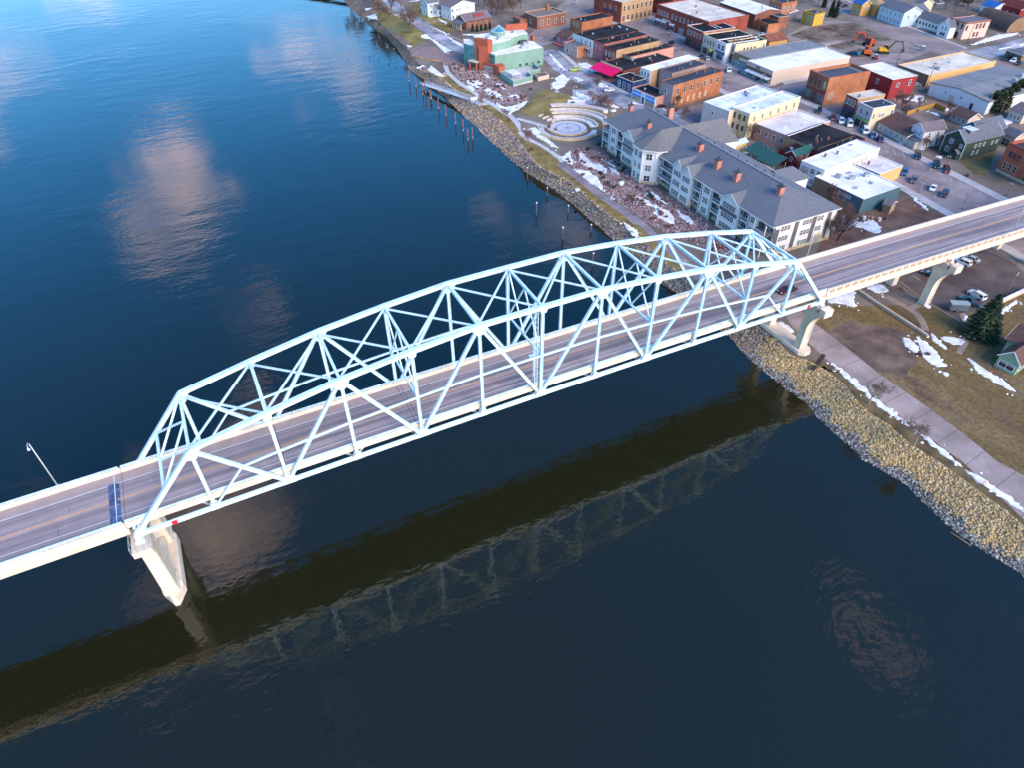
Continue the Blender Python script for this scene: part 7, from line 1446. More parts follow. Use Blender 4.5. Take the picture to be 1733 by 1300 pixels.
# ================================================================ green museum by the river
MINT = mat('mint_cladding', (.19, .31, .25), .8, .09, .3); MRED = mat('museum_red', (.38, .10, .06), .85, .1, .4); MDK = mat('mint_dark', (.12, .28, .24), .75, .06)
mo = empty('museum', (176, 230, GZ)); tag(mo, 'angular mint green and red museum with white roofs and glass turret', 'museum')
def mp(pts): return [(a - 176, b - 230) for a, b in pts]
def mpoly(pts, z0, z1, mt, name, roofm=RF_WHT, par=.25, parent=mo):
    P_ = mp(pts); a = sum(P_[i][0] * P_[(i + 1) % len(P_)][1] - P_[(i + 1) % len(P_)][0] * P_[i][1] for i in range(len(P_)))
    if a < 0: P_ = P_[::-1]
    m = MB(); m.prism(P_, z0, z1); o = m.build(name, mt, parent)
    if roofm:
        c_ = (sum(p[0] for p in P_) / len(P_), sum(p[1] for p in P_) / len(P_)); m = MB(); m.prism([(c_[0] + (p[0] - c_[0]) * .97, c_[1] + (p[1] - c_[1]) * .97) for p in P_], z1 - .05, z1 + .08); m.build('flat_roof', roofm, o)
    return o
lo = mpoly([(164.1, 227.4), (164.8, 221.4), (190.6, 222.4), (191.4, 236.0), (177.5, 230.0), (165.4, 226.2)], -.2, 7.8, MINT, 'lower_block')
hi = mpoly([(161.8, 232.6), (165.7, 226.3), (177, 229.4), (178.2, 232.2), (188.9, 235.4), (190.5, 243.5), (163.5, 245.5)], -.2, 11.2, MINT, 'upper_block')
gl_ = mpoly([(157.4, 240.5), (159.8, 232.8), (163.5, 233.5), (163.5, 245.5), (160.0, 247.5)], -.2, 9.4, TGLASS, 'glass_hall')
for z in (2.8, 5.9, 8.9):
    m = MB(); P_ = mp([(157.4, 240.5), (159.8, 232.8)]); m.bar((*P_[0], z), (*P_[1], z), .25, .25); m.build('transom', MDK, gl_)
for k in range(5):
    f = k / 4; P_ = mp([(157.4 + 2.4 * f, 240.5 - 7.7 * f)])[0]; m = MB(); m.bar((*P_, 0), (*P_, 9.3), .22, .22); m.build('mullion', MDK, gl_)
sl2 = mpoly([(159.6, 233.2), (163.6, 226.6), (165.9, 226.4), (161.8, 233.4)], -.2, 13.2, MRED, 'red_tower_wall', None)
mpoly([(160.2, 229.6), (163.2, 226.7), (164.2, 227.6), (161.4, 230.6)], -.2, 10.4, MRED, 'red_fin', None)
mpoly([(181.0, 243.6), (191.6, 241.6), (191.8, 242.6), (181.2, 244.6)], 11.0, 14.0, MRED, 'red_roof_wall', None)
mpoly([(190.4, 233.4), (191.6, 233.4), (191.6, 236), (190.4, 236)], -.2, 10.2, MRED, 'red_pier', None)
rb_ = mpoly([(163.9, 221.2), (164.4, 216.8), (167.6, 216.9), (168.4, 221.3)], -.2, 4.2, MRED, 'red_porch', None)
mpoly([(161.6, 227.8), (164.0, 221.6), (165.0, 222.0), (162.8, 228.4)], -.2, 3.8, MRED, 'red_base', None)
ty = mp([(175.2, 239.4)])[0]
m = MB(); m.tube([(ty[0], ty[1], 11), (ty[0], ty[1], 13.0)], 3.3, 16); tu = m.build('turret', MINT, mo)
m = MB(); m.tube([(ty[0], ty[1], 13.0), (ty[0], ty[1], 13.1)], 3.5, 16); m.build('turret_rim', P_WHITE, tu)
CG = glass_mat('turret_glass', (.03, .25, .36)); n = 12
for k in range(n):
    a0, a1 = 2 * PI * k / n, 2 * PI * (k + 1) / n; m = MB(); m.poly([(ty[0] + 3.2 * math.cos(a0), ty[1] + 3.2 * math.sin(a0), 13.1), (ty[0] + 3.2 * math.cos(a1), ty[1] + 3.2 * math.sin(a1), 13.1), (ty[0], ty[1], 15.6)]); m.build('glass_pane', CG, tu)
    m = MB(); m.bar((ty[0] + 3.25 * math.cos(a0), ty[1] + 3.25 * math.sin(a0), 13.12), (ty[0], ty[1], 15.65), .1, .1); m.build('glazing_bar', P_LBLUE, tu)
GW = glass_mat('green_glass', (.02, .33, .24))
ya = 222.0 - 230
for x in (169.6, 172.2):
    for dx_ in (-.6, 0, .6): inst(window_mesh(.42, 1.7, MDK, GW, 'plain'), 'window', lo, (x + dx_ - 176, 221.6 - 230 + (x - 164.8) * .039, 2.9), .039)
for x in (178, 181.5, 185, 188): inst(window_mesh(1.2, 1.0, MDK, GLASS, 'plain'), 'window', lo, (x - 176, 221.42 - 230 + (x - 164.8) * .039, 1.2), .039)
fz = math.atan2(221.4 - 227.4, 164.8 - 164.1)
inst(window_mesh(3.2, 2.6, MDK, TGLASS, 'shop'), 'window', lo, (164.45 - 176, 224.4 - 230, 3.4), fz)
m = MB(); m.box(-2.4, 2.4, -.06, -.005, 6.5, 7.0); m.build('sign_letters', DFR, lo, (164.45 - 176, 224.4 - 230, 0), fz)
for k in range(3): inst(window_mesh(.7, 2.4, TANF, GLASS, 'plain'), 'window', sl2, (161.1 - 176 + k * .85, 230.9 - 230 - k * 1.4, 6.0), math.atan2(-6.6, 4.0)); inst(window_mesh(.7, 2.4, TANF, GLASS, 'plain'), 'window', sl2, (161.1 - 176 + k * .85, 230.9 - 230 - k * 1.4, 1.4), math.atan2(-6.6, 4.0))
for k in range(5): inst(window_mesh(.7, 1.9, P_WHITE, GLASS, 'plain'), 'window', mo, (161.75 - 176 + k * .45, 227.0 - 230 - k * 1.15, .5), math.atan2(-6.2, 2.4))
for x, y in ((168, 236), (172, 232.5), (183, 239)): inst(VENTS['b'], 'roof_unit', hi, (x - 176, y - 230, 11.2), .3)
for x, y in ((184.5, 230.5), (187, 231.8), (181, 226)): inst(VENTS['b'], 'roof_unit', lo, (x - 176, y - 230, 7.8), .3)
m = MB(); m.box(182.6 - 176, 186.2 - 176, 231.2 - 230, 232.6 - 230, 7.85, 9.4); m.build('roof_screen', DFR, lo)
# terrace with mint walls and a white canopy
tr = mpoly([(164.6, 216.2), (164.3, 201.2), (175.0, 203.2), (176.0, 210.0), (183.0, 211.0), (184.4, 221.6), (168.6, 221.0)], -.2, .6, WALK2, 'terrace', None)
tpts = mp([(168.2, 216.6), (164.6, 215.6), (164.3, 201.4), (175.0, 203.4), (175.6, 209.8), (183.0, 211.2), (184.0, 220.8)])
for a, b in zip(tpts, tpts[1:]):
    m = MB(); m.bar((*a, 1.3), (*b, 1.3), .18, 2.2); m.build('terrace_wall', MINT, tr)
    m = MB(); m.bar((*a, 2.44), (*b, 2.44), .26, .07); m.build('terrace_rail', P_LBLUE, tr)
m = MB(); c4 = mp([(165.6, 212.5), (166.4, 206.0), (170.6, 206.6), (170.4, 213.2)]); m.prism(c4[::1], 3.3, 3.5); cp = m.build('canopy', P_WHITE, tr)
for p in c4: m = MB(); m.tube([(p[0], p[1], .6), (p[0], p[1], 3.3)], .07, 6); m.build('canopy_post', P_WHITE, tr)
m = MB(); m.prism(mp([(177.4, 202.6), (183.6, 203.4), (184.2, 208.4), (178.2, 208.0)]), -.1, 1.7); pit = m.build('planter_wall', P_TAN, mo); m = MB(); m.prism(mp([(178.0, 203.2), (183.0, 203.9), (183.5, 207.9), (178.6, 207.5)]), 1.7, 1.75); m.build('planter_soil', MUD, mo)
m = MB(); m.prism(mp([(156.0, 233.4), (158.6, 228.6), (161.2, 230.2), (158.8, 235.0)]), 3.4, 3.7); cpy = m.build('entrance_canopy', TANF, mo)
for p in mp([(156.8, 233), (158.8, 229.6)]): m = MB(); m.box(p[0] - .35, p[0] + .35, p[1] - .35, p[1] + .35, 0, 3.4); m.build('canopy_pier', MRED, mo)

# ================================================================ amphitheatre
ax, ay = 162.2, 148.1
am = empty('amphitheatre', (ax, ay, GZ)); tag(am, 'round stone amphitheatre with curved seat walls and spoked paving', 'amphitheatre')
def arc(r0, r1, a0, a1, z0, z1, mt, name, n=24, ell=1.0):
    m = MB(); k = 0
    for i in range(n + 1):
        a = R(a0 + (a1 - a0) * i / n); c_, s_ = math.cos(a), math.sin(a); m.v += [(r0 * c_, r0 * s_, z0), (r1 * c_, r1 * s_, z0), (r1 * c_, r1 * s_, z1), (r0 * c_, r0 * s_, z1)]
    for i in range(n):
        q = 4 * i
        for f in ((0, 1, 5, 4), (1, 2, 6, 5), (2, 3, 7, 6), (3, 0, 4, 7)): m.f.append(tuple(q + j for j in f)[::-1]); m.m.append(0)
    if abs(a1 - a0) < 359: m.f += [(0, 1, 2, 3), tuple(4 * n + j for j in (3, 2, 1, 0))]; m.m += [0, 0]
    return m.build(name, mt, am)
PAVE = mat('pale_paving', (.52, .50, .52), .85, .06, .4); PAVB = mat('blue_grey_paving', (.27, .28, .37), .85, .08, .4); SEAT = mat('seat_stone', (.56, .47, .42), .9, .12, .6, bump=.2, bscale=3)
arc(.02, 7.4, 0, 360, 0, .05, PAVE, 'paving', 40); arc(4.5, 5.2, 0, 360, .045, .062, PAVB, 'paving_ring', 40); arc(.02, .9, 0, 360, .045, .062, PAVB, 'hub', 20)
for k in range(8):
    a = k * PI / 4 + .3; m = MB(); m.bar((.9 * math.cos(a), .9 * math.sin(a), .054), (4.5 * math.cos(a), 4.5 * math.sin(a), .054), .32, .016); m.build('paving_spoke', PAVB, am)
for i, (r, z, a0, a1) in enumerate(((8.6, .45, -22, 95), (11.4, .9, -20, 92), (14.2, 1.3, -14, 88), (17.2, 1.6, 0, 86), (20.4, 1.9, 16, 80))):
    arc(r, r + .75, a0, a1, -.1, z, SEAT, 'seat_wall'); arc(r + .75, r + 2.7 if i < 4 else r + 3, a0, a1, -.1, z - .38, (PAVE if i else SNOW) if i % 2 == 0 else mat('terrace_grass', (.19, .145, .05), .95, .25, .4), 'terrace')
for r, a0, a1 in ((8.0, 100, 112), (10.4, 98, 112), (13.0, 96, 110), (15.8, 94, 108)): arc(r, r + .7, a0, a1, -.1, .7, SEAT, 'short_wall', 6)
arc(9.6, 11.6, 150, 322, 0, .06, WALK2, 'loop_walk', 36); arc(12.4, 13.0, 185, 300, -.2, .8, STONE, 'boulder_wall', 30); arc(7.5, 8.3, 160, 310, -.1, .5, STONE, 'flower_wall', 30)
m = MB(); m.box(-3.6, 3.6, -.4, .4, 0, 2.0); o = m.build('stage_wall', P_WHITE, am, (15.6, 20.5, 0), R(-32))
m = MB(); m.box(-.9, .9, -.46, -.41, .6, 1.5); m.build('plaque', DFR, o, (-1.6, 0, 0))
# approach walks
road('footpath', [(148.5, 166.5), (152, 160), (154.5, 154.5), (157, 150.6)], 2.2, WALK2, .045)

# ================================================================ gangway and mooring piles
ga, gb_ = Vector((141.3, 193.0, 4.1)), Vector((131.6, 230.5, 1.7)); GD = (gb_ - ga); gl = GD.length
gw = empty('gangway', ga); tag(gw, 'white metal gangway sloping from the bank down to the water', 'gangway')
def gp(t, s, z): 
    d = GD.normalized(); n_ = Vector((-d.y, d.x, 0)).normalized(); return tuple(d * (t * gl) + n_ * s + Vector((0, 0, z)))
WMET = mat('white_metal', (.70, .72, .76), .5, .05)
m = MB(); m.bar(gp(0, 0, 0), gp(1, 0, 0), 2.2, .14); m.build('gangway_deck', mat('deck_grating', (.48, .50, .55), .6, .1, 3), gw)
for s in (-1.15, 1.15):
    m = MB(); m.bar(gp(0, s, 1.15), gp(1, s, 1.15), .12, .12); m.bar(gp(0, s, .1), gp(1, s, .1), .14, .2); m.bar(gp(0, s, .62), gp(1, s, .62), .07, .07)
    for k in range(25): m.bar(gp(k / 24, s, 0), gp(k / 24, s, 1.15), .07, .07)
    for k in range(24): m.bar(gp(k / 24, s, .1), gp((k + 1) / 24, s, 1.15), .05, .05)
    m.build('side_truss', WMET, gw)
e = empty('gangway_landing', (141.6, 191.4, GZ)); tag(e, 'concrete landing walk joining the gangway to the river path', 'walkway')
m = MB(); m.prism([(-1.4, 2.2), (-2.2, .2), (-.6, -4.6), (3.0, -6.0), (3.6, -3.6), (1.4, -2.4), (1.2, 2.8)], -.6, .16); m.build('slab', WALK2, e); m = MB(); m.box(-1.6, 1.6, 2.0, 2.3, .1, 1.3); m.build('gate', WMET, e)
PILB = mat('rusty_pile', (.19, .085, .075), .8, .3, .8); PILD = mat('dark_pile', (.10, .09, .095), .8, .25, .8)
for i, (x, y, h, k) in enumerate(PILE):
    e = empty('mooring_pile', (x, y, 0)); tag(e, 'rusty steel mooring pile in the row beside the gangway' if k == 0 else 'dark mooring pile with pale cap off the apartment building', 'mooring pile', 'rusty piles by the gangway' if k == 0 else 'capped piles by the apartments')
    m = MB(); m.tube([(0, 0, -2), (0, 0, h)], .24 if k == 0 else .2, 8); m.build('shaft', PILB if k == 0 else PILD, e, smooth=True)
    m = MB(); m.tube([(0, 0, h), (0, 0, h + (.06 if k == 0 else .3))], [.25, .12] if k == 0 else [.3, .14], 8); m.build('cap', PILB if k == 0 else P_WHITE, e)
    if k == 0: m = MB(); m.tube([(0, 0, .9), (0, 0, 1.3)], .3, 8); m.build('collar', mat('pale_collar', (.4, .36, .36), .7, .1), e)
# ================================================================ near(): which landmark stands closest
LMK = [(203, 330, 'the trees behind the brick bungalow'), (212, 345, 'the far upper yards'), (225, 325, 'the office car park'), (176, 337, 'the pale blue house at top left'), (205, 308, 'the back yard of the bungalow'), (238, 350, 'the top edge car park'), (120, 340, 'the upper beach'), (112, 380, 'the far beach'), (128, 310, 'the beach benches'), (430, 190, 'the yards right of the pale blue house'), (450, 200, 'the far right yards'), (425, 175, 'the yard behind the white cottage'), (200, 112, 'the mauve back lot'), (193, 50, 'the bare yard below the apartments'), (BL['bank'][0] - 8, BL['bank'][1], 'the red-orange brick bank'), (281, 62, 'the dark green house'), (272, 76, 'the pale two storey house'), (268, 88, 'the brown roofed bungalow'), (266, 96, 'the grey shop with green awning'), (266, 106, 'the small red shop'), (268, 126, 'the tall brick block with roof panels'), (269, 160, 'the white roofed market'), (269, 176, 'the grey roofed market'), (270, 190, 'the white and tan stores'), (270, 210, 'the red brick store'), (268, 235, 'the long red brick hall'), (268, 280, 'the red corner block'), (225, 286, 'the brown brick office'), (219, 250, 'the pink cottage'), (214, 232, 'the small stone shop'), (205, 196, 'the magenta canopy'), (204, 176, 'the navy shop front'), (204, 158, 'the beach murals'), (238, 153, 'the orange brick corner building'), (212, 124, 'the frosted white warehouse'), (214, 100, 'the cream block'), (205, 87, 'the green patio roofs'), (222, 70, 'the long white building'), (227, 52, 'the teal walled shop'), (219, 43, 'the garden shed'), (176, 60, 'the apartment building'), (188, 45, 'the bridge end of the apartment building'), (176, 225, 'the green museum'), (162, 148, 'the amphitheatre'), (186, 5, 'the flared pier'), (228, 5, 'the pier at the right edge'), (184, -20, 'the green cottage'), (172, -8, 'the snowy lawn'), (330, 240, 'the sloping white roof'), (326, 221, 'the orange garage'), (357, 218, 'the yellow house'), (395, 220, 'the ochre house'), (306, 123, 'the red building with white roof'), (347, 126, 'the wide tan building'), (340, 98, 'the grey roofed warehouse'), (304, 82, 'the brown roofed cabin'), (401, 199, 'the pale blue house'), (407, 183, 'the long low white house'), (410, 164, 'the pink corner building'), (401, 124, 'the low ranch building'), (340, 180, 'the dug lot'), (188, 315, 'the white house at top left'), (189, 302, 'the brick bungalow'), (150, 300, 'the levee street'), (140, 260, 'the stone plaza'), (145, 190, 'the gangway landing'), (146, 120, 'the river path'), (308, 196, 'the rusty roofed shed'), (443, 167, 'the barrel roofed hall'), (149, -20, 'the tan riprap')]
def near(x, y): return min(LMK, key=lambda l: (l[0] - x) ** 2 + (l[1] - y) ** 2)[2]
USED = {}
WORDS = ['', ' farther back', ' farthest back', ' at the very rear', ' off to one side', ' beyond the rest', ' in the far corner', ' among others', ' riverward', ' left in clump', ' right in clump']
def uniq(lb):
    n = USED.get(lb, 0); USED[lb] = n + 1
    return lb + WORDS[min(n, 10)]

# ================================================================ cars
CC = {'black': (.018, .018, .022), 'darkred': (.12, .018, .02), 'grey': (.10, .10, .12), 'white': (.72, .73, .75), 'navy': (.02, .03, .07), 'blue': (.03, .10, .24), 'silver': (.38, .40, .42), 'lightblue': (.35, .45, .55), 'lime': (.42, .50, .05), 'teal': (.02, .10, .13), 'red': (.10, .018, .015)}
TYRE = mat('tyre', (.02, .02, .02), .9, .1); HUB = mat('hub', (.4, .4, .42), .4, .1, metal=.6); CGL = glass_mat('car_glass', (.015, .02, .026), .05); HL = mat('headlight', (.75, .75, .7), .2, .02); TL = mat('tail_light', (.4, .02, .02), .3, .05)
CARM = {}
def car_parts(kind, col):
    if (kind, col) in CARM: return CARM[kind, col]
    pm = mat('paint_' + col, CC[col], .25, .03, spec=.7)
    L, Wd, hb, ht = {'sedan': (4.6, 1.8, .92, 1.42), 'suv': (4.7, 1.9, 1.05, 1.72), 'van': (5.2, 2.0, 1.2, 2.1), 'pickup': (5.6, 1.95, 1.08, 1.8)}[kind]
    cab = {'sedan': (-1.55, -1.0, .45, 1.15), 'suv': (-2.2, -1.95, .5, 1.25), 'van': (-2.5, -2.4, 1.2, 1.9), 'pickup': (-.4, -.25, .85, 1.4)}[kind]
    P = []
    # lower body: side profile swept across with a tucked-in sill and shoulder
    prof = [(-L / 2, .45), (-L / 2 + .05, hb - .08), (-L / 2 + .3, hb), (cab[0], hb + .02), (cab[3], hb), (L / 2 - .35, hb - .14), (L / 2 - .03, hb - .3), (L / 2, .45), (L / 2 - .15, .26), (-L / 2 + .15, .26)]
    m = MB(); ws = [(-1, .90), (-.86, 1.0), (.86, 1.0), (1, .90)]; n = len(prof)
    for f, s in ws:
        for x, z in prof: m.v.append((x * (1 if abs(f) < .9 else .985), f * Wd / 2, .3 + (z - .3) * (1 if abs(f) < .9 else .95)))
    for k in range(3):
        for i in range(n): q = k * n; m.f.append((q + i, q + n + i, q + n + (i + 1) % n, q + (i + 1) % n)); m.m.append(0)
    m.f += [tuple(range(n)), tuple(range(4 * n - 1, 3 * n - 1, -1))]; m.m += [0, 0]
    P.append(('body', m.mesh('body', pm), (0, 0, 0)))
    m = MB(); a, b, c_, d = cab; w0, w1 = Wd / 2 - .06, Wd / 2 - .24
    m.hexa([(a, -w0, hb - .02), (d, -w0, hb - .02), (d, w0, hb - .02), (a, w0, hb - .02), (b, -w1, ht - .07), (c_, -w1, ht - .07), (c_, w1, ht - .07), (b, w1, ht - .07)]); P.append(('windows', m.mesh('windows', CGL), (0, 0, 0)))
    m = MB(); m.hexa([(b - .04, -w1 - .03, ht - .07), (c_ + .04, -w1 - .03, ht - .07), (c_ + .04, w1 + .03, ht - .07), (b - .04, w1 + .03, ht - .07), (b + .1, -w1 + .08, ht), (c_ - .12, -w1 + .08, ht), (c_ - .12, w1 - .08, ht), (b + .1, w1 - .08, ht)])
    for s in (-1, 1):
        for (xa, xb) in ((a, b), (d, c_)): m.bar((xa, s * w0, hb), (xb, s * w1, ht - .06), .09, .09)
        xm = (a + d) / 2 - .1; m.bar((xm, s * (w0 + .01), hb), (xm, s * (w1 + .01), ht - .06), .1, .06)
    P.append(('roof', m.mesh('roof', pm), (0, 0, 0)))
    if kind == 'pickup':
        m = MB(); m.box(-L / 2 + .2, cab[0] - .1, -Wd / 2 + .15, Wd / 2 - .15, hb + .01, hb + .03); P.append(('cargo_bed', m.mesh('cargo_bed', DFR), (0, 0, 0)))
    m = MB(); m.tube([(0, -.12, 0), (0, .12, 0)], .34, 12); m.tube([(0, -.125, 0), (0, .125, 0)], .19, 8, 1); wm_ = m.mesh('wheel', [TYRE, HUB])
    for x in (-L * .31, L * .31):
        for s in (-1, 1): P.append(('wheel', wm_, (x, s * (Wd / 2 - .08), .34)))
    m = MB(); m.box(-.06, .06, -.2, .2, -.07, .08); h1 = m.mesh('headlight', HL); t1 = m.mesh('tail_light', TL)
    for s in (-1, 1): P.append(('headlight', h1, (L / 2 - .03, s * (Wd / 2 - .32), .66))); P.append(('tail_light', t1, (-L / 2 + .0, s * (Wd / 2 - .28), .78)))
    CARM[kind, col] = P; return P
KN = {'sedan': 'sedan', 'suv': 'sport utility car', 'van': 'van', 'pickup': 'pickup truck'}
CN = {'darkred': 'dark red', 'lightblue': 'light blue', 'lime': 'yellow-green', 'teal': 'dark teal', 'navy': 'navy blue'}
def car(x, y, rz, kind, col, label=None, z=GZ + .03, rx=0.0):
    e = empty('parked_car' if label is None else 'moving_car', (x, y, z), rz)
    tag(e, label or uniq('%s %s parked by %s' % (CN.get(col, col), KN[kind], near(x, y))), 'car', 'parked cars in town' if label is None else None)
    for nm, me, loc in car_parts(kind, col): inst(me, nm, e, loc)
    if rx: e.rotation_euler = (0, rx, rz)
    return e
for c_ in CARS: car(*c_)
rc = MISC['redcar']; car(rc[0], 5.0, PI, 'sedan', 'red', 'dark red sedan crossing the bridge near its right end', z=zD(rc[0]) + .06)

# ================================================================ street lamps, poles, wires
LPD = mat('lamp_black', (.03, .035, .04), .5, .1, metal=.3); LGL = mat('lamp_globe', (.55, .57, .6), .3, .05); WOOD = mat('pole_wood', (.22, .15, .10), .9, .2, 1.5, stretch=(6, 6, .4))
def lamp_meshes():
    a = MB(); a.tube([(0, 0, 0), (0, 0, .5)], [.2, .14], 8); b = MB(); b.tube([(0, 0, .45), (0, 0, 1)], [.065, .05], 6)
    c_ = MB(); c_.bar((-.55, 0, 0), (.55, 0, 0), .06, .06); c_.bar((0, -.55, .001), (0, .55, .001), .06, .05)
    g = MB(); g.tube([(0, 0, 0), (0, 0, .12), (0, 0, .36)], [.1, .17, .13], 8); g.tube([(0, 0, .36), (0, 0, .5)], [.2, .03], 8, 1)
    return a.mesh('base', LPD), b.mesh('post', LPD), c_.mesh('cross_arm', LPD), g.mesh('lantern', [LGL, LPD])
LM_ = lamp_meshes()
for x, y, h in LAMP:
    e = empty('street_lamp', (x, y, GZ)); tag(e, uniq('black street lamp standing by %s' % near(x, y)), 'street lamp', 'black street lamps')
    inst(LM_[0], 'base', e, (0, 0, 0)); inst(LM_[1], 'post', e, (0, 0, 0), 0, (1, 1, h)); inst(LM_[2], 'cross_arm', e, (0, 0, h - .02))
    for dx_, dy_ in ((-.55, 0), (.55, 0), (0, -.55), (0, .55)): inst(LM_[3], 'lantern', e, (dx_, dy_, h))
PT3 = []
for x, y, h in POLE:
    e = empty('utility_pole', (x, y, GZ)); tag(e, uniq('wooden utility pole standing by %s' % near(x, y)), 'utility pole', 'utility poles')
    m = MB(); m.tube([(0, 0, -.2), (0, 0, h)], [.17, .11], 8); m.build('pole', WOOD, e, smooth=True)
    m = MB(); m.bar((0, -1.1, h - .5), (0, 1.1, h - .5), .12, .12); m.build('cross_arm', WOOD, e)
    for yy in (-1, -.4, .4, 1): m = MB(); m.tube([(0, yy, h - .44), (0, yy, h - .2)], .05, 6); m.build('insulator', METAL, e)
    if h > 8: m = MB(); m.tube([(.3, 0, h - 2.2), (.3, 0, h - 1.3)], .25, 8); m.build('transformer', METAL, e)
    PT3.append((x, y, GZ + h - .25))
WIRE = mat('wire', (.03, .03, .035), .6, .1)
for i, j in ((2, 3), (2, 1), (3, 4)):
    a, b = Vector(PT3[i]), Vector(PT3[j]); m = MB(); pts = [a.lerp(b, k / 10) - Vector((0, 0, 1.0 * 4 * (k / 10) * (1 - k / 10))) for k in range(11)]; m.tube(pts, .025, 4)
    tag(m.build('power_line', WIRE), 'sagging power line between the poles by %s' % near((a.x + b.x) / 2, (a.y + b.y) / 2) + (' (nearer span)' if 0 else ''), 'power line', 'power lines')

# ================================================================ trees and shrubs
BARK = {'bare_red': mat('reddish_bark', (.22, .135, .125), .9, .2), 'bare_pale': mat('pale_bark', (.30, .235, .20), .9, .2), 'bare_dark': mat('dark_bark', (.065, .045, .045), .9, .2), 'bare_brown': mat('brown_bark', (.14, .095, .08), .9, .2)}
TWIG = {'bare_red': mat('reddish_twigs', (.26, .14, .14), .9, .25), 'bare_pale': mat('pale_twigs', (.27, .20, .175), .9, .2), 'bare_dark': mat('dark_twigs', (.10, .065, .065), .9, .2), 'bare_brown': mat('brown_twigs', (.16, .105, .09), .9, .2)}
def bare_tree(seed):
    """unit height: trunk with limbs, and a crown of fine twigs"""
    r = random.Random(seed); T, C_ = MB(), MB()
    def grow(p, d, L, rad, lev):
        pts = [p]; dd = d.copy(); n = 3 if lev < 3 else 2
        for k in range(n):
            dd = (dd + Vector((r.uniform(-.16, .16), r.uniform(-.16, .16), r.uniform(-.02, .12)))).normalized(); pts.append(pts[-1] + dd * (L / n))
        rr_ = [max(.0023, rad * (1 - .5 * k / n)) for k in range(n + 1)]
        (T if lev < 3 else C_).tube(pts, rr_, 6 if lev == 0 else (4 if lev < 3 else 3), 0, False)
        if lev >= 5: return
        nb = (6, 4, 4, 3, 3)[lev]
        for b in range(nb):
            f = r.uniform(.45, 1.0) if lev else r.uniform(.4, 1.0); q = pts[0].lerp(pts[-1], f) if n < 3 else pts[min(n, max(1, round(f * n)))]
            a = r.uniform(0, 2 * PI); sp = r.uniform(.5, .95); side = Vector((math.cos(a), math.sin(a), 0))
            nd = (dd * (1 - sp * .45) + side * sp * .75 + Vector((0, 0, .22))).normalized()
            grow(q, nd, L * r.uniform(.55, .78), rad * .5, lev + 1)
    grow(Vector((0, 0, 0)), Vector((0, 0, 1)), .36, .022, 0)
    zm = max(v[2] for v in C_.v)
    for M_ in (T, C_): M_.v = [(v[0] / zm, v[1] / zm, v[2] / zm) for v in M_.v]
    return T, C_
BT = [bare_tree(40 + i) for i in range(4)]
TM = {}
def bare_mesh(v, kind):
    if (v, kind) not in TM: TM[v, kind] = (BT[v][0].mesh('trunk', BARK[kind]), BT[v][1].mesh('crown', TWIG[kind]))
    return TM[v, kind]
NEED = mat('spruce_needles', (.028, .052, .030), .9, .4, 2.0, col2=(.045, .075, .035)); CEDAR = mat('cedar_foliage', (.022, .04, .022), .9, .4, 2.0, col2=(.04, .06, .03)); PINEN = mat('dark_pine_foliage', (.022, .032, .018), .9, .4, 2.0, col2=(.035, .045, .024))
def leafball(mb, c_, r, n, rng, size, sq=1.0):
    for _ in range(n):
        while True:
            p = Vector((rng.uniform(-1, 1), rng.uniform(-1, 1), rng.uniform(-1, 1)))
            if p.length <= 1: break
        p = p.normalized() * (p.length ** .5) * r; p.z *= sq; q = Vector(c_) + p
        u = Vector((rng.uniform(-1, 1), rng.uniform(-1, 1), rng.uniform(-.6, .6))).normalized(); w_ = u.cross(Vector((rng.uniform(-1, 1), rng.uniform(-1, 1), rng.uniform(-1, 1)))).normalized(); s = size * rng.uniform(.6, 1.3)
        mb.poly([q - u * s, q + w_ * s * .6, q + u * s, q - w_ * s * .6])
def conifer(seed, kind):
    r = random.Random(seed); T, C_ = MB(), MB()
    T.tube([(0, 0, 0), (0, 0, .95)], [.03, .006], 6)
    if kind == 'spruce':
        for lay in range(34):
            f = lay / 34; z = .07 + .9 * f; rad = .33 * (1 - f) ** .85 + .012; nb = max(6, int(22 * (1 - f) + 5))
            for b in range(nb):
                a = r.uniform(0, 2 * PI); L = rad * r.uniform(.75, 1.1); tip = Vector((math.cos(a) * L, math.sin(a) * L, z - .05 * (1 - f) + r.uniform(-.01, .02))); base = Vector((0, 0, z + .02))
                for k in range(6):
                    q = base.lerp(tip, .3 + .7 * (k + r.random()) / 6); s = .036 * (1.15 - f * .5); n_ = Vector((-math.sin(a), math.cos(a), 0)); dr = (tip - base).normalized()
                    C_.poly([q - dr * s, q + n_ * s * 1.1 - Vector((0, 0, s * .5)), q + dr * s * 1.3, q - n_ * s * 1.1 - Vector((0, 0, s * .5))])
    elif kind == 'column':
        for k in range(34): f = k / 34; leafball(C_, (r.uniform(-.02, .02), r.uniform(-.02, .02), .06 + .9 * f), .16 * (1 - abs(f - .35) ** 1.6) * (1 - f * .5) + .015, 60, r, .034, 1.0)
    else:
        for k in range(26):
            f = r.random(); a = r.uniform(0, 2 * PI); rad = .27 * math.sin(PI * min(1, .25 + f * .75)) * r.uniform(.3, 1); leafball(C_, (math.cos(a) * rad, math.sin(a) * rad, .2 + .72 * f), r.uniform(.08, .15), 60, r, .03, .8)
    return T, C_
CM = {}
def con_mesh(v, kind):
    if (v, kind) not in CM:
        T, C_ = conifer(90 + v, kind); CM[v, kind] = (T.mesh('trunk', BARK['bare_dark']), C_.mesh('crown', {'spruce': NEED, 'column': CEDAR}.get(kind, PINEN)))
    return CM[v, kind]
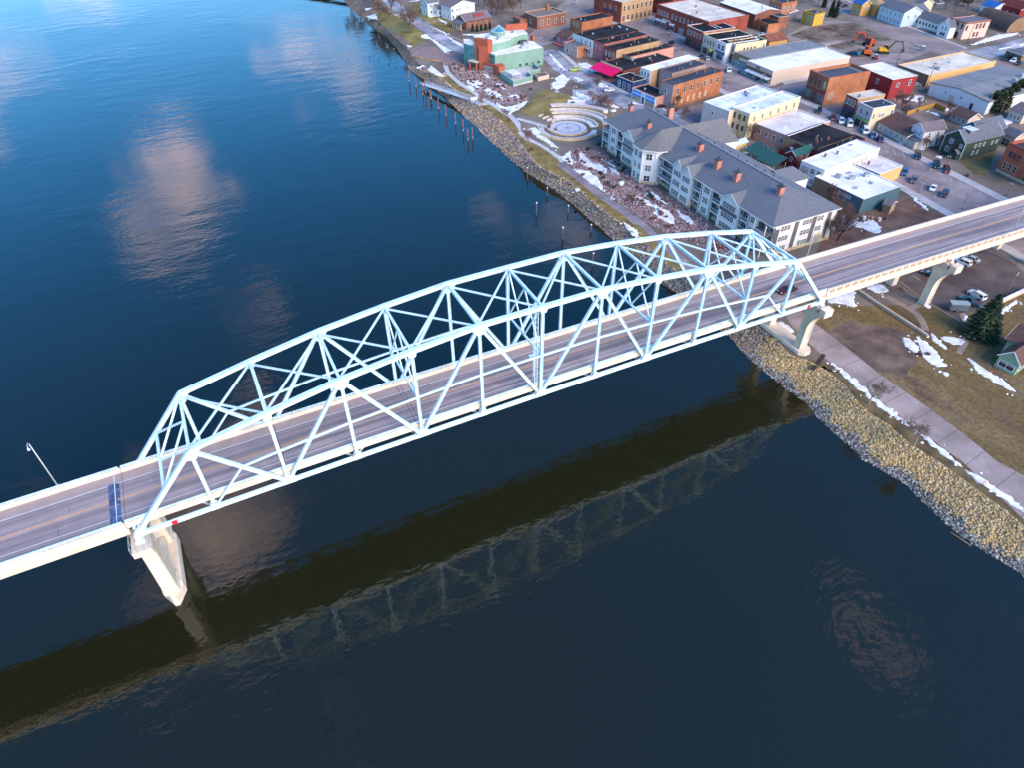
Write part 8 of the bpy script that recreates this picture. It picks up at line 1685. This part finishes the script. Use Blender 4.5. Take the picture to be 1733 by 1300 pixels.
TN = {'bare_red': ('bare_tree', 'small bare reddish tree'), 'bare_pale': ('bare_tree', 'small bare pale tree'), 'bare_dark': ('bare_tree', 'bare dark tree'), 'bare_brown': ('bare_tree', 'bare brown tree'), 'spruce': ('spruce_tree', 'dense dark green spruce'), 'column': ('cedar_tree', 'narrow columnar evergreen'), 'pine': ('pine_tree', 'bushy dark evergreen')}
rt = random.Random(21)
for x, y, h, kind, r_ in TREE:
    nm, lb = TN[kind]; e = empty(nm, (x, y, GZ), rt.uniform(0, 6.28)); tag(e, uniq('%s by %s' % (lb, near(x, y))), 'tree', 'bare winter trees' if kind.startswith('bare') else None)
    if kind.startswith('bare'): a, b = bare_mesh(rt.randrange(4), kind); e.scale = (h * 1.05, h * 1.05, h)
    else:
        a, b = con_mesh(rt.randrange(2), kind); k = {'spruce': .33, 'column': .16, 'pine': .36}[kind]; e.scale = (r_ / k, r_ / k, h)
    inst(a, 'trunk', e, (0, 0, 0)); inst(b, 'crown', e, (0, 0, 0))
SHR = {'green': mat('boxwood', (.03, .055, .03), .9, .4, 2.5, col2=(.05, .08, .035)), 'red': mat('red_brown_shrub', (.15, .065, .05), .95, .4, 2.5, col2=(.22, .11, .09)), 'brown': mat('dry_shrub', (.14, .10, .055), .95, .4, 2.5)}
SM_ = {}
for k, mt in SHR.items():
    for v in range(3):
        r = random.Random(hash(k) % 100 * 0 + v + len(k)); mb = MB()
        for b in range(5): leafball(mb, (r.uniform(-.4, .4), r.uniform(-.4, .4), .45 + r.uniform(-.1, .2)), r.uniform(.4, .6), 90, r, .12, .85)
        st = MB()
        for b in range(5): a = b * 1.26; st.tube([(0, 0, 0), (.25 * math.cos(a), .25 * math.sin(a), .5)], [.04, .02], 4)
        SM_[k, v] = (mb.mesh('foliage', mt), st.mesh('stems', BARK['bare_dark']))
def shrub_label(x, y, s):
    w = 'small' if s < .62 else ('mid-sized' if s < .85 else 'large')
    return '%s red-brown winter shrub in the beds by %s' % (w, near(x, y))
SL = {'green': 'rounded dark green shrub in the beds by the apartments', 'red': 'low red-brown winter shrub in the riverside beds', 'brown': 'dry brown shrub in front of the dark green house'}
for x, y, r_, k in BUSH:
    e = empty('shrub', (x, y, GZ + .02), rt.uniform(0, 6)); s = r_ * rt.uniform(.8, 1.2); tag(e, SL[k] if k != 'red' else shrub_label(x, y, s), 'shrub', {'green': 'green shrubs', 'red': 'winter shrubs', 'brown': 'dry shrubs'}[k]); e.scale = (s, s, s)
    f_, s_ = SM_[k, rt.randrange(3)]; inst(f_, 'foliage', e, (0, 0, 0)); inst(s_, 'stems', e, (0, 0, 0))
# more shrubs scattered through the beds as in the photograph
for (x, y) in sample_poly(PO['condo_beds'], 46, rt) + sample_poly(PO['museum_yard'], 44, rt):
    e = empty('shrub', (x, y, GZ + .02), rt.uniform(0, 6)); s = rt.uniform(.45, .95); tag(e, shrub_label(x, y, s), 'shrub', 'winter shrubs'); e.scale = (s, s, s)
    f_, s_ = SM_['red', rt.randrange(3)]; inst(f_, 'foliage', e, (0, 0, 0)); inst(s_, 'stems', e, (0, 0, 0))

# ================================================================ construction machines on the dug lot
TRK = mat('track_rubber', (.03, .03, .032), .8, .2); ARMD = mat('arm_dark', (.05, .05, .055), .6, .1)
def excavator(x, y, rz, body, arm, label, s=1.0, reach=1.0):
    e = empty('excavator', (x, y, GZ + .03), rz); tag(e, label, 'excavator'); e.scale = (s, s, s)
    bm_ = mat(body[0], body[1], .5, .08); amt = mat(arm[0], arm[1], .5, .08)
    for yy in (-1.1, 1.1):
        m = MB(); m.prism([(1.9 * math.cos(k * PI / 8) * (1 if True else 1), .0) for k in range(2)] + [(0, 0)], 0, 0) if 0 else None
        pr = [(-1.7, .15), (-1.5, 0), (1.5, 0), (1.7, .15), (1.85, .5), (1.5, .85), (-1.5, .85), (-1.85, .5)]
        n = len(pr); m.v = [(a, yy - .3, b) for a, b in pr] + [(a, yy + .3, b) for a, b in pr]; m.f = [tuple(range(n)), tuple(range(2 * n - 1, n - 1, -1))] + [(i, n + i, n + (i + 1) % n, (i + 1) % n) for i in range(n)]; m.m = [0] * len(m.f); m.build('track', TRK, e)
    m = MB(); m.box(-.8, .8, -.8, .8, .6, 1.0); m.build('turntable', TRK, e)
    m = MB(); m.hexa([(-2.2, -1.3, 1.0), (1.4, -1.3, 1.0), (1.4, 1.3, 1.0), (-2.2, 1.3, 1.0), (-2.0, -1.2, 1.9), (.4, -1.2, 1.9), (.4, 1.2, 1.9), (-2.0, 1.2, 1.9)]); b_ = m.build('engine_housing', bm_, e)
    m = MB(); m.hexa([(-.1, .25, 1.0), (1.5, .25, 1.0), (1.5, 1.3, 1.0), (-.1, 1.3, 1.0), (0, .3, 2.75), (1.15, .3, 2.75), (1.15, 1.25, 2.75), (0, 1.25, 2.75)]); m.build('cab', CGL, e)
    m = MB(); m.box(-.05, 1.2, .26, 1.29, 2.75, 2.85); m.build('cab_roof', bm_, e)
    m = MB(); m.bar((1.0, -.3, 1.3), (2.6 * reach, -.3, 4.4), .4, .55, (0, 1, 0)); m.bar((2.6 * reach, -.3, 4.4), (4.6 * reach, -.3, 4.2), .38, .5, (0, 1, 0)); m.build('boom', amt, e)
    m = MB(); m.bar((4.5 * reach, -.3, 4.5), (5.6 * reach, -.3, 1.7), .34, .42, (0, 1, 0)); m.build('stick', amt, e)
    m = MB(); m.hexa([(5.0 * reach, -.8, .5), (5.9 * reach, -.8, .7), (5.9 * reach, .2, .7), (5.0 * reach, .2, .5), (5.3 * reach, -.8, 1.7), (5.8 * reach, -.8, 1.6), (5.8 * reach, .2, 1.6), (5.3 * reach, .2, 1.7)]); m.build('bucket', ARMD, e)
M_ = MISC
excavator(*M_['excav_o'], R(40), ('machine_orange', (.60, .11, .015)), ('machine_orange', (.6, .11, .015)), 'orange excavator with raised arm on the dug lot', 1.35)
excavator(*M_['excav_y'], R(-35), ('machine_yellow', (.62, .33, .02)), ('arm_dark2', (.06, .06, .065)), 'yellow excavator with long dark arm on the dug lot', 1.3, 1.2)
excavator(*M_['excav_r'], R(150), ('machine_red', (.45, .05, .02)), ('machine_red', (.45, .05, .02)), 'red-orange excavator at the edge of the pit', 1.4)
x, y = M_['tank']; e = empty('skip_bin', (x, y, GZ + .03), R(15)); tag(e, 'blue rounded skip bin beside the orange excavator', 'skip'); e.scale = (1.3, 1.3, 1.3)
m = MB(); pr = [(-2.6, 1.6), (-2.2, .3), (-1.6, 0), (1.6, 0), (2.2, .3), (2.6, 1.6)]; n = len(pr); m.v = [(a, -1.1, b) for a, b in pr] + [(a, 1.1, b) for a, b in pr]; m.f = [tuple(range(n)), tuple(range(2 * n - 1, n - 1, -1))] + [(i, n + i, n + (i + 1) % n, (i + 1) % n) for i in range(n)]; m.m = [0] * len(m.f); m.build('bin_body', mat('skip_blue', (.02, .13, .25), .6, .15), e); m = MB(); m.box(-2.5, 2.5, -1.0, 1.0, 1.601, 1.64); m.build('rubble', MUD, e)
x, y = M_['skid']; e = empty('skid_loader', (x, y, GZ + .03), R(60)); tag(e, 'small red and white skid loader in front of the excavators', 'loader')
m = MB(); m.hexa([(-1.2, -.7, .4), (.8, -.7, .4), (.8, .7, .4), (-1.2, .7, .4), (-1.1, -.65, 1.3), (.4, -.65, 1.3), (.4, .65, 1.3), (-1.1, .65, 1.3)]); m.build('body', mat('loader_red', (.35, .02, .03), .5, .1), e); m = MB(); m.box(-.6, .5, -.5, .5, 1.3, 2.1); m.build('cab', CGL, e); m = MB(); m.box(-.7, .6, -.6, .6, 2.1, 2.2); m.build('cab_roof', P_WHITE, e)
for xx in (-.7, .6):
    for s in (-1, 1): inst(car_parts('sedan', 'white')[3][1], 'wheel', e, (xx, s * .85, .4), 0, (1.2, 1.2, 1.2))
for s in (-1, 1): m = MB(); m.bar((-1.0, s * .72, 1.5), (1.6, s * .72, .6), .14, .18); m.build('lift_arm', P_WHITE, e)
m = MB(); m.hexa([(1.4, -.9, .1), (2.2, -.9, .1), (2.2, .9, .1), (1.4, .9, .1), (1.4, -.9, .8), (1.6, -.9, .8), (1.6, .9, .8), (1.4, .9, .8)]); m.build('bucket', ARMD, e)
x, y = M_['toilet']; e = empty('portable_toilet', (x, y, GZ + .02), R(10)); tag(e, 'green portable toilet with white roof beside the second street', 'portable toilet'); m = MB(); m.box(-.65, .65, -.65, .65, 0, 2.1); m.build('cabin', mat('toilet_green', (.02, .12, .08), .6, .1), e); m = MB(); m.prism([(-.7, -.7), (.7, -.7), (.7, .7), (-.7, .7)], 2.1, 2.45, 0, [(-.45, -.45), (.45, -.45), (.45, .45), (-.45, .45)]); m.build('roof', P_WHITE, e); m = MB(); m.box(-.66 - .02, -.655, -.4, .4, .1, 1.95); m.build('door', P_LBLUE, e)
x, y = M_['trailer']; a = math.atan2(-3.2, 5.0); e = empty('cargo_trailer', (x, y, GZ + .03), a); tag(e, 'grey enclosed cargo trailer on the parking lot edge', 'trailer'); m = MB(); m.prism([(-2.3, -1), (2.1, -1), (2.5, 0), (2.1, 1), (-2.3, 1)], .5, 2.3); m.build('box', mat('trailer_grey', (.10, .13, .16), .5, .1), e); m = MB(); m.prism([(-2.32, -1.02), (2.1, -1.02), (2.52, 0), (2.1, 1.02), (-2.32, 1.02)], 2.3, 2.38); m.build('roof', mat('trailer_roof', (.28, .34, .38), .5, .08), e); m = MB(); m.bar((2.4, 0, .55), (3.5, 0, .5), .12, .12); m.build('tow_bar', DFR, e)
for s in (-1, 1): inst(car_parts('sedan', 'white')[3][1], 'wheel', e, (-.3, s * 1.02, .34))
x, y = M_['boxtrailer']; e = empty('box_trailer', (x, y, GZ + .03), math.atan2(-8, 3)); tag(e, 'long white box trailer behind the dark pickup on second street', 'trailer'); m = MB(); m.box(-3.6, 3.6, -1.1, 1.1, .8, 2.9); m.build('box', P_WHITE, e); m = MB(); m.box(-3.6, 3.6, -.9, .9, .5, .8); m.build('chassis', DFR, e)
for xx in (-2.2, -1.2):
    for s in (-1, 1): inst(car_parts('sedan', 'white')[3][1], 'wheel', e, (xx, s * 1.0, .36))
# ================================================================ park furniture, walls, fences
SLATW = mat('bench_wood', (.30, .22, .15), .8, .2, 2)
def bench(x, y, rz, label):
    e = empty('park_bench', (x, y, GZ + .03), rz); tag(e, label, 'bench', 'park benches')
    for k in range(3): m = MB(); m.box(-.9, .9, -.25 + k * .18, -.11 + k * .18, .42, .47); m.build('seat_slat', SLATW, e)
    for k in range(3): m = MB(); m.box(-.9, .9, .30, .34, .55 + k * .16, .66 + k * .16); m.build('back_slat', SLATW, e)
    for xx in (-.75, .75): m = MB(); m.box(xx - .04, xx + .04, -.25, .3, 0, .42); m.bar((xx, .28, .4), (xx, .36, 1.0), .06, .06); m.build('leg', DFR, e)
bench(*M_['bench1'], R(140), 'wooden bench beside the river path near the riverbank pier')
bench(*M_['bench2'], R(50), 'bench with snow dusted slats beside the parking lot pier')
for i, p in enumerate(((129.5, 292), (132.2, 283), (134.5, 279), (127.0, 300))): bench(*p, R(75), ['bench on the slope near the top left beach', 'second bench along the top left beach', 'bench nearest the stone plaza', 'bench farthest up the beach'][i])
x, y = M_['sign']; e = empty('path_sign', (x, y, GZ), R(-40)); tag(e, 'small red and white sign post beside the snow strip', 'sign'); m = MB(); m.tube([(0, 0, 0), (0, 0, 1.6)], .04, 6); m.build('post', DFR, e)
for k in range(2): m = MB(); m.box(-.32, .32, -.05, -.02, 1.0 + k * .5, 1.45 + k * .5); m.build('sign_plate', P_WHITE, e); m = MB(); m.box(-.3, .3, -.065, -.051, 1.05 + k * .5, 1.2 + k * .5); m.build('red_band', RED, e)
def wall_run(name, label, cat, pts, h, t, m_, cap=None):
    e = empty(name, (*pts[0], GZ)); tag(e, label, cat)
    for a, b in zip(pts, pts[1:]):
        m = MB(); m.bar((a[0] - pts[0][0], a[1] - pts[0][1], h / 2 - .1), (b[0] - pts[0][0], b[1] - pts[0][1], h / 2 - .1), t, h + .2); m.build('wall_panel', m_, e)
        if cap: m = MB(); m.bar((a[0] - pts[0][0], a[1] - pts[0][1], h + .06), (b[0] - pts[0][0], b[1] - pts[0][1], h + .06), t + .12, .12); m.build('wall_cap', cap, e)
    return e
wall_run('retaining_wall', 'low concrete retaining wall running down the riverside lawn', 'wall', WALL['ret'], .7, .5, mat('wall_tan', (.36, .28, .22), .9, .15, .6), mat('wall_cap', (.44, .36, .29), .9, .1, .6))
wall_run('lot_wall', 'pale wall with snowy top at the edge of the parking lot', 'wall', WALL['whitewall'] + [(228, -20)], 1.1, .5, P_TAN, SNOW)
e = empty('lawn_fence', (*WALL['fence'][0], GZ)); tag(e, 'thin dark railing beside the retaining wall', 'fence'); o0 = WALL['fence'][0]
fp = resample(WALL['fence'], 22)
for a, b in zip(fp, fp[1:]):
    m = MB(); m.bar((a[0] - o0[0], a[1] - o0[1], 1.0), (b[0] - o0[0], b[1] - o0[1], 1.0), .05, .05); m.bar((a[0] - o0[0], a[1] - o0[1], .5), (b[0] - o0[0], b[1] - o0[1], .5), .04, .04); m.build('rail', LPD, e)
for a in fp: m = MB(); m.box(-.03, .03, -.03, .03, 0, 1.05); m.build('fence_post', LPD, e, (a[0] - o0[0], a[1] - o0[1], 0))
e = empty('board_fence', (*WALL['goldfence'][0], GZ)); tag(e, 'golden wooden board fence behind the brown roofed bungalow', 'fence'); o0 = WALL['goldfence'][0]; GOLD = mat('golden_boards', (.42, .22, .05), .8, .2, 1.2)
fp = resample(WALL['goldfence'], 60)
for a, b in zip(fp, fp[1:]): m = MB(); m.bar((a[0] - o0[0], a[1] - o0[1], .85), (a[0] * .06 + b[0] * .94 - o0[0], a[1] * .06 + b[1] * .94 - o0[1], .85), .05, 1.7 + rt.uniform(-.06, .06)); m.build('board', GOLD, e)
# stone retaining wall below the plaza
pw = PO['plaza']; sw = [pw[11], pw[10], pw[9], pw[8], pw[7]]
e = empty('plaza_wall', (*sw[0], GZ)); tag(e, 'curved orange sandstone wall holding up the riverside plaza', 'wall')
rpl = resample(sw, 26); BS = mat('wall_block', (.42, .235, .12), .9, .25, .8, bump=.3, bscale=3)
for a, b in zip(rpl, rpl[1:]):
    for k in range(3): m = MB(); m.bar((a[0] - sw[0][0], a[1] - sw[0][1], -.9 + k * .55), (a[0] * .04 + b[0] * .96 - sw[0][0], a[1] * .04 + b[1] * .96 - sw[0][1], -.9 + k * .55), .7 + rt.uniform(-.12, .12), .52); m.build('stone_block', BS, e)
# litter bins, barrels and yard clutter near the teal shop
for i, (x, y, c_, lb) in enumerate(((209.5, 40.5, (.40, .18, .05), 'rusty orange barrel behind the teal shop'), (211.0, 39.0, (.55, .55, .55), 'white drum behind the teal shop'), (213.5, 38.5, (.12, .10, .10), 'dark drum behind the teal shop'), (207.5, 41.8, (.6, .6, .58), 'white drum nearest the bare trees'))):
    e = empty('drum', (x, y, GZ)); tag(e, lb, 'drum'); m = MB(); m.tube([(0, 0, 0), (0, 0, 1.0)], .5, 12); m.build('barrel', mat('drum_%d' % i, c_, .6, .2), e, smooth=False); m = MB(); m.tube([(0, 0, 1.0), (0, 0, 1.05)], .53, 12); m.build('lid', mat('drum_%d' % i, c_), e)
x, y = M_['dump']
for k in range(2):
    e = empty('dumpster', (x + .4, y - 2 + k * 3.2, GZ), R(5)); tag(e, ['green dumpster against the warehouse wall', 'green dumpster nearer the warehouse door'][k], 'dumpster'); m = MB(); m.hexa([(-.8, -1.2, 0), (.8, -1.2, 0), (.8, 1.2, 0), (-.8, 1.2, 0), (-1, -1.3, 1.3), (1, -1.3, 1.3), (1, 1.3, 1.3), (-1, 1.3, 1.3)]); m.build('bin', mat('bin_green', (.03, .14, .10), .6, .15), e); m = MB(); m.box(-1.05, 1.05, -1.35, 1.35, 1.3, 1.38); m.build('lid', DFR, e)
# drift log at the water's edge
m = MB(); m.tube([(PO['shore'][-7][0] - 1.2, PO['shore'][-7][1] + 1, .12), (PO['shore'][-6][0] - 1.2, PO['shore'][-6][1] + .5, .12)], [.10, .2], 6); tag(m.build('drift_log', WOOD), 'long thin drift log floating against the rocks', 'log')
# street trees' tree grates replaced by small planters along the main street sidewalk
for k, (x, y) in enumerate(((265.8, 170), (266, 158), (262.6, 48), (263, 60))):
    e = empty('planter', (x, y, GZ + .14)); tag(e, uniq('dark sidewalk planter by %s' % near(x, y)), 'planter', 'sidewalk planters'); m = MB(); m.prism([(.5 * math.cos(i * PI / 4), .5 * math.sin(i * PI / 4)) for i in range(8)], 0, .6, 0, [(.65 * math.cos(i * PI / 4), .65 * math.sin(i * PI / 4)) for i in range(8)]); m.build('tub', DFR, e); m = MB(); leafball(m, (0, 0, .7), .45, 40, rt, .12); m.build('plants', SHR['brown'], e)
# taller rear part of the green cottage
gx, gy, gt, gw_, gd_, gh_ = BL['green_cottage']
ex_, ey_ = Vector((math.cos(gt), math.sin(gt))), Vector((-math.sin(gt), math.cos(gt)))
bc = Vector((gx, gy)) + ey_ * (gd_ / 2 + 3.6) + ex_ * 1.0
BL['cottage_main'] = (bc.x, bc.y, gt, 9.5, 7.4, 4.6)
bld('cottage_main', 'cottage_wing', 'taller green wing of the cottage with dark brown gable roof', 'house', P_SAGE, RF_SHT, [('F', 1, 3.0, 1.6, .8, .1, .4, 'rect2', WFR), ('F', 1, 1.0, 1.0, 1.4, .0, .2), ('L', 2, 1.0, 1.0, 1.4, .1, .9)], roof='gx', rise=2.4, eave=.6)
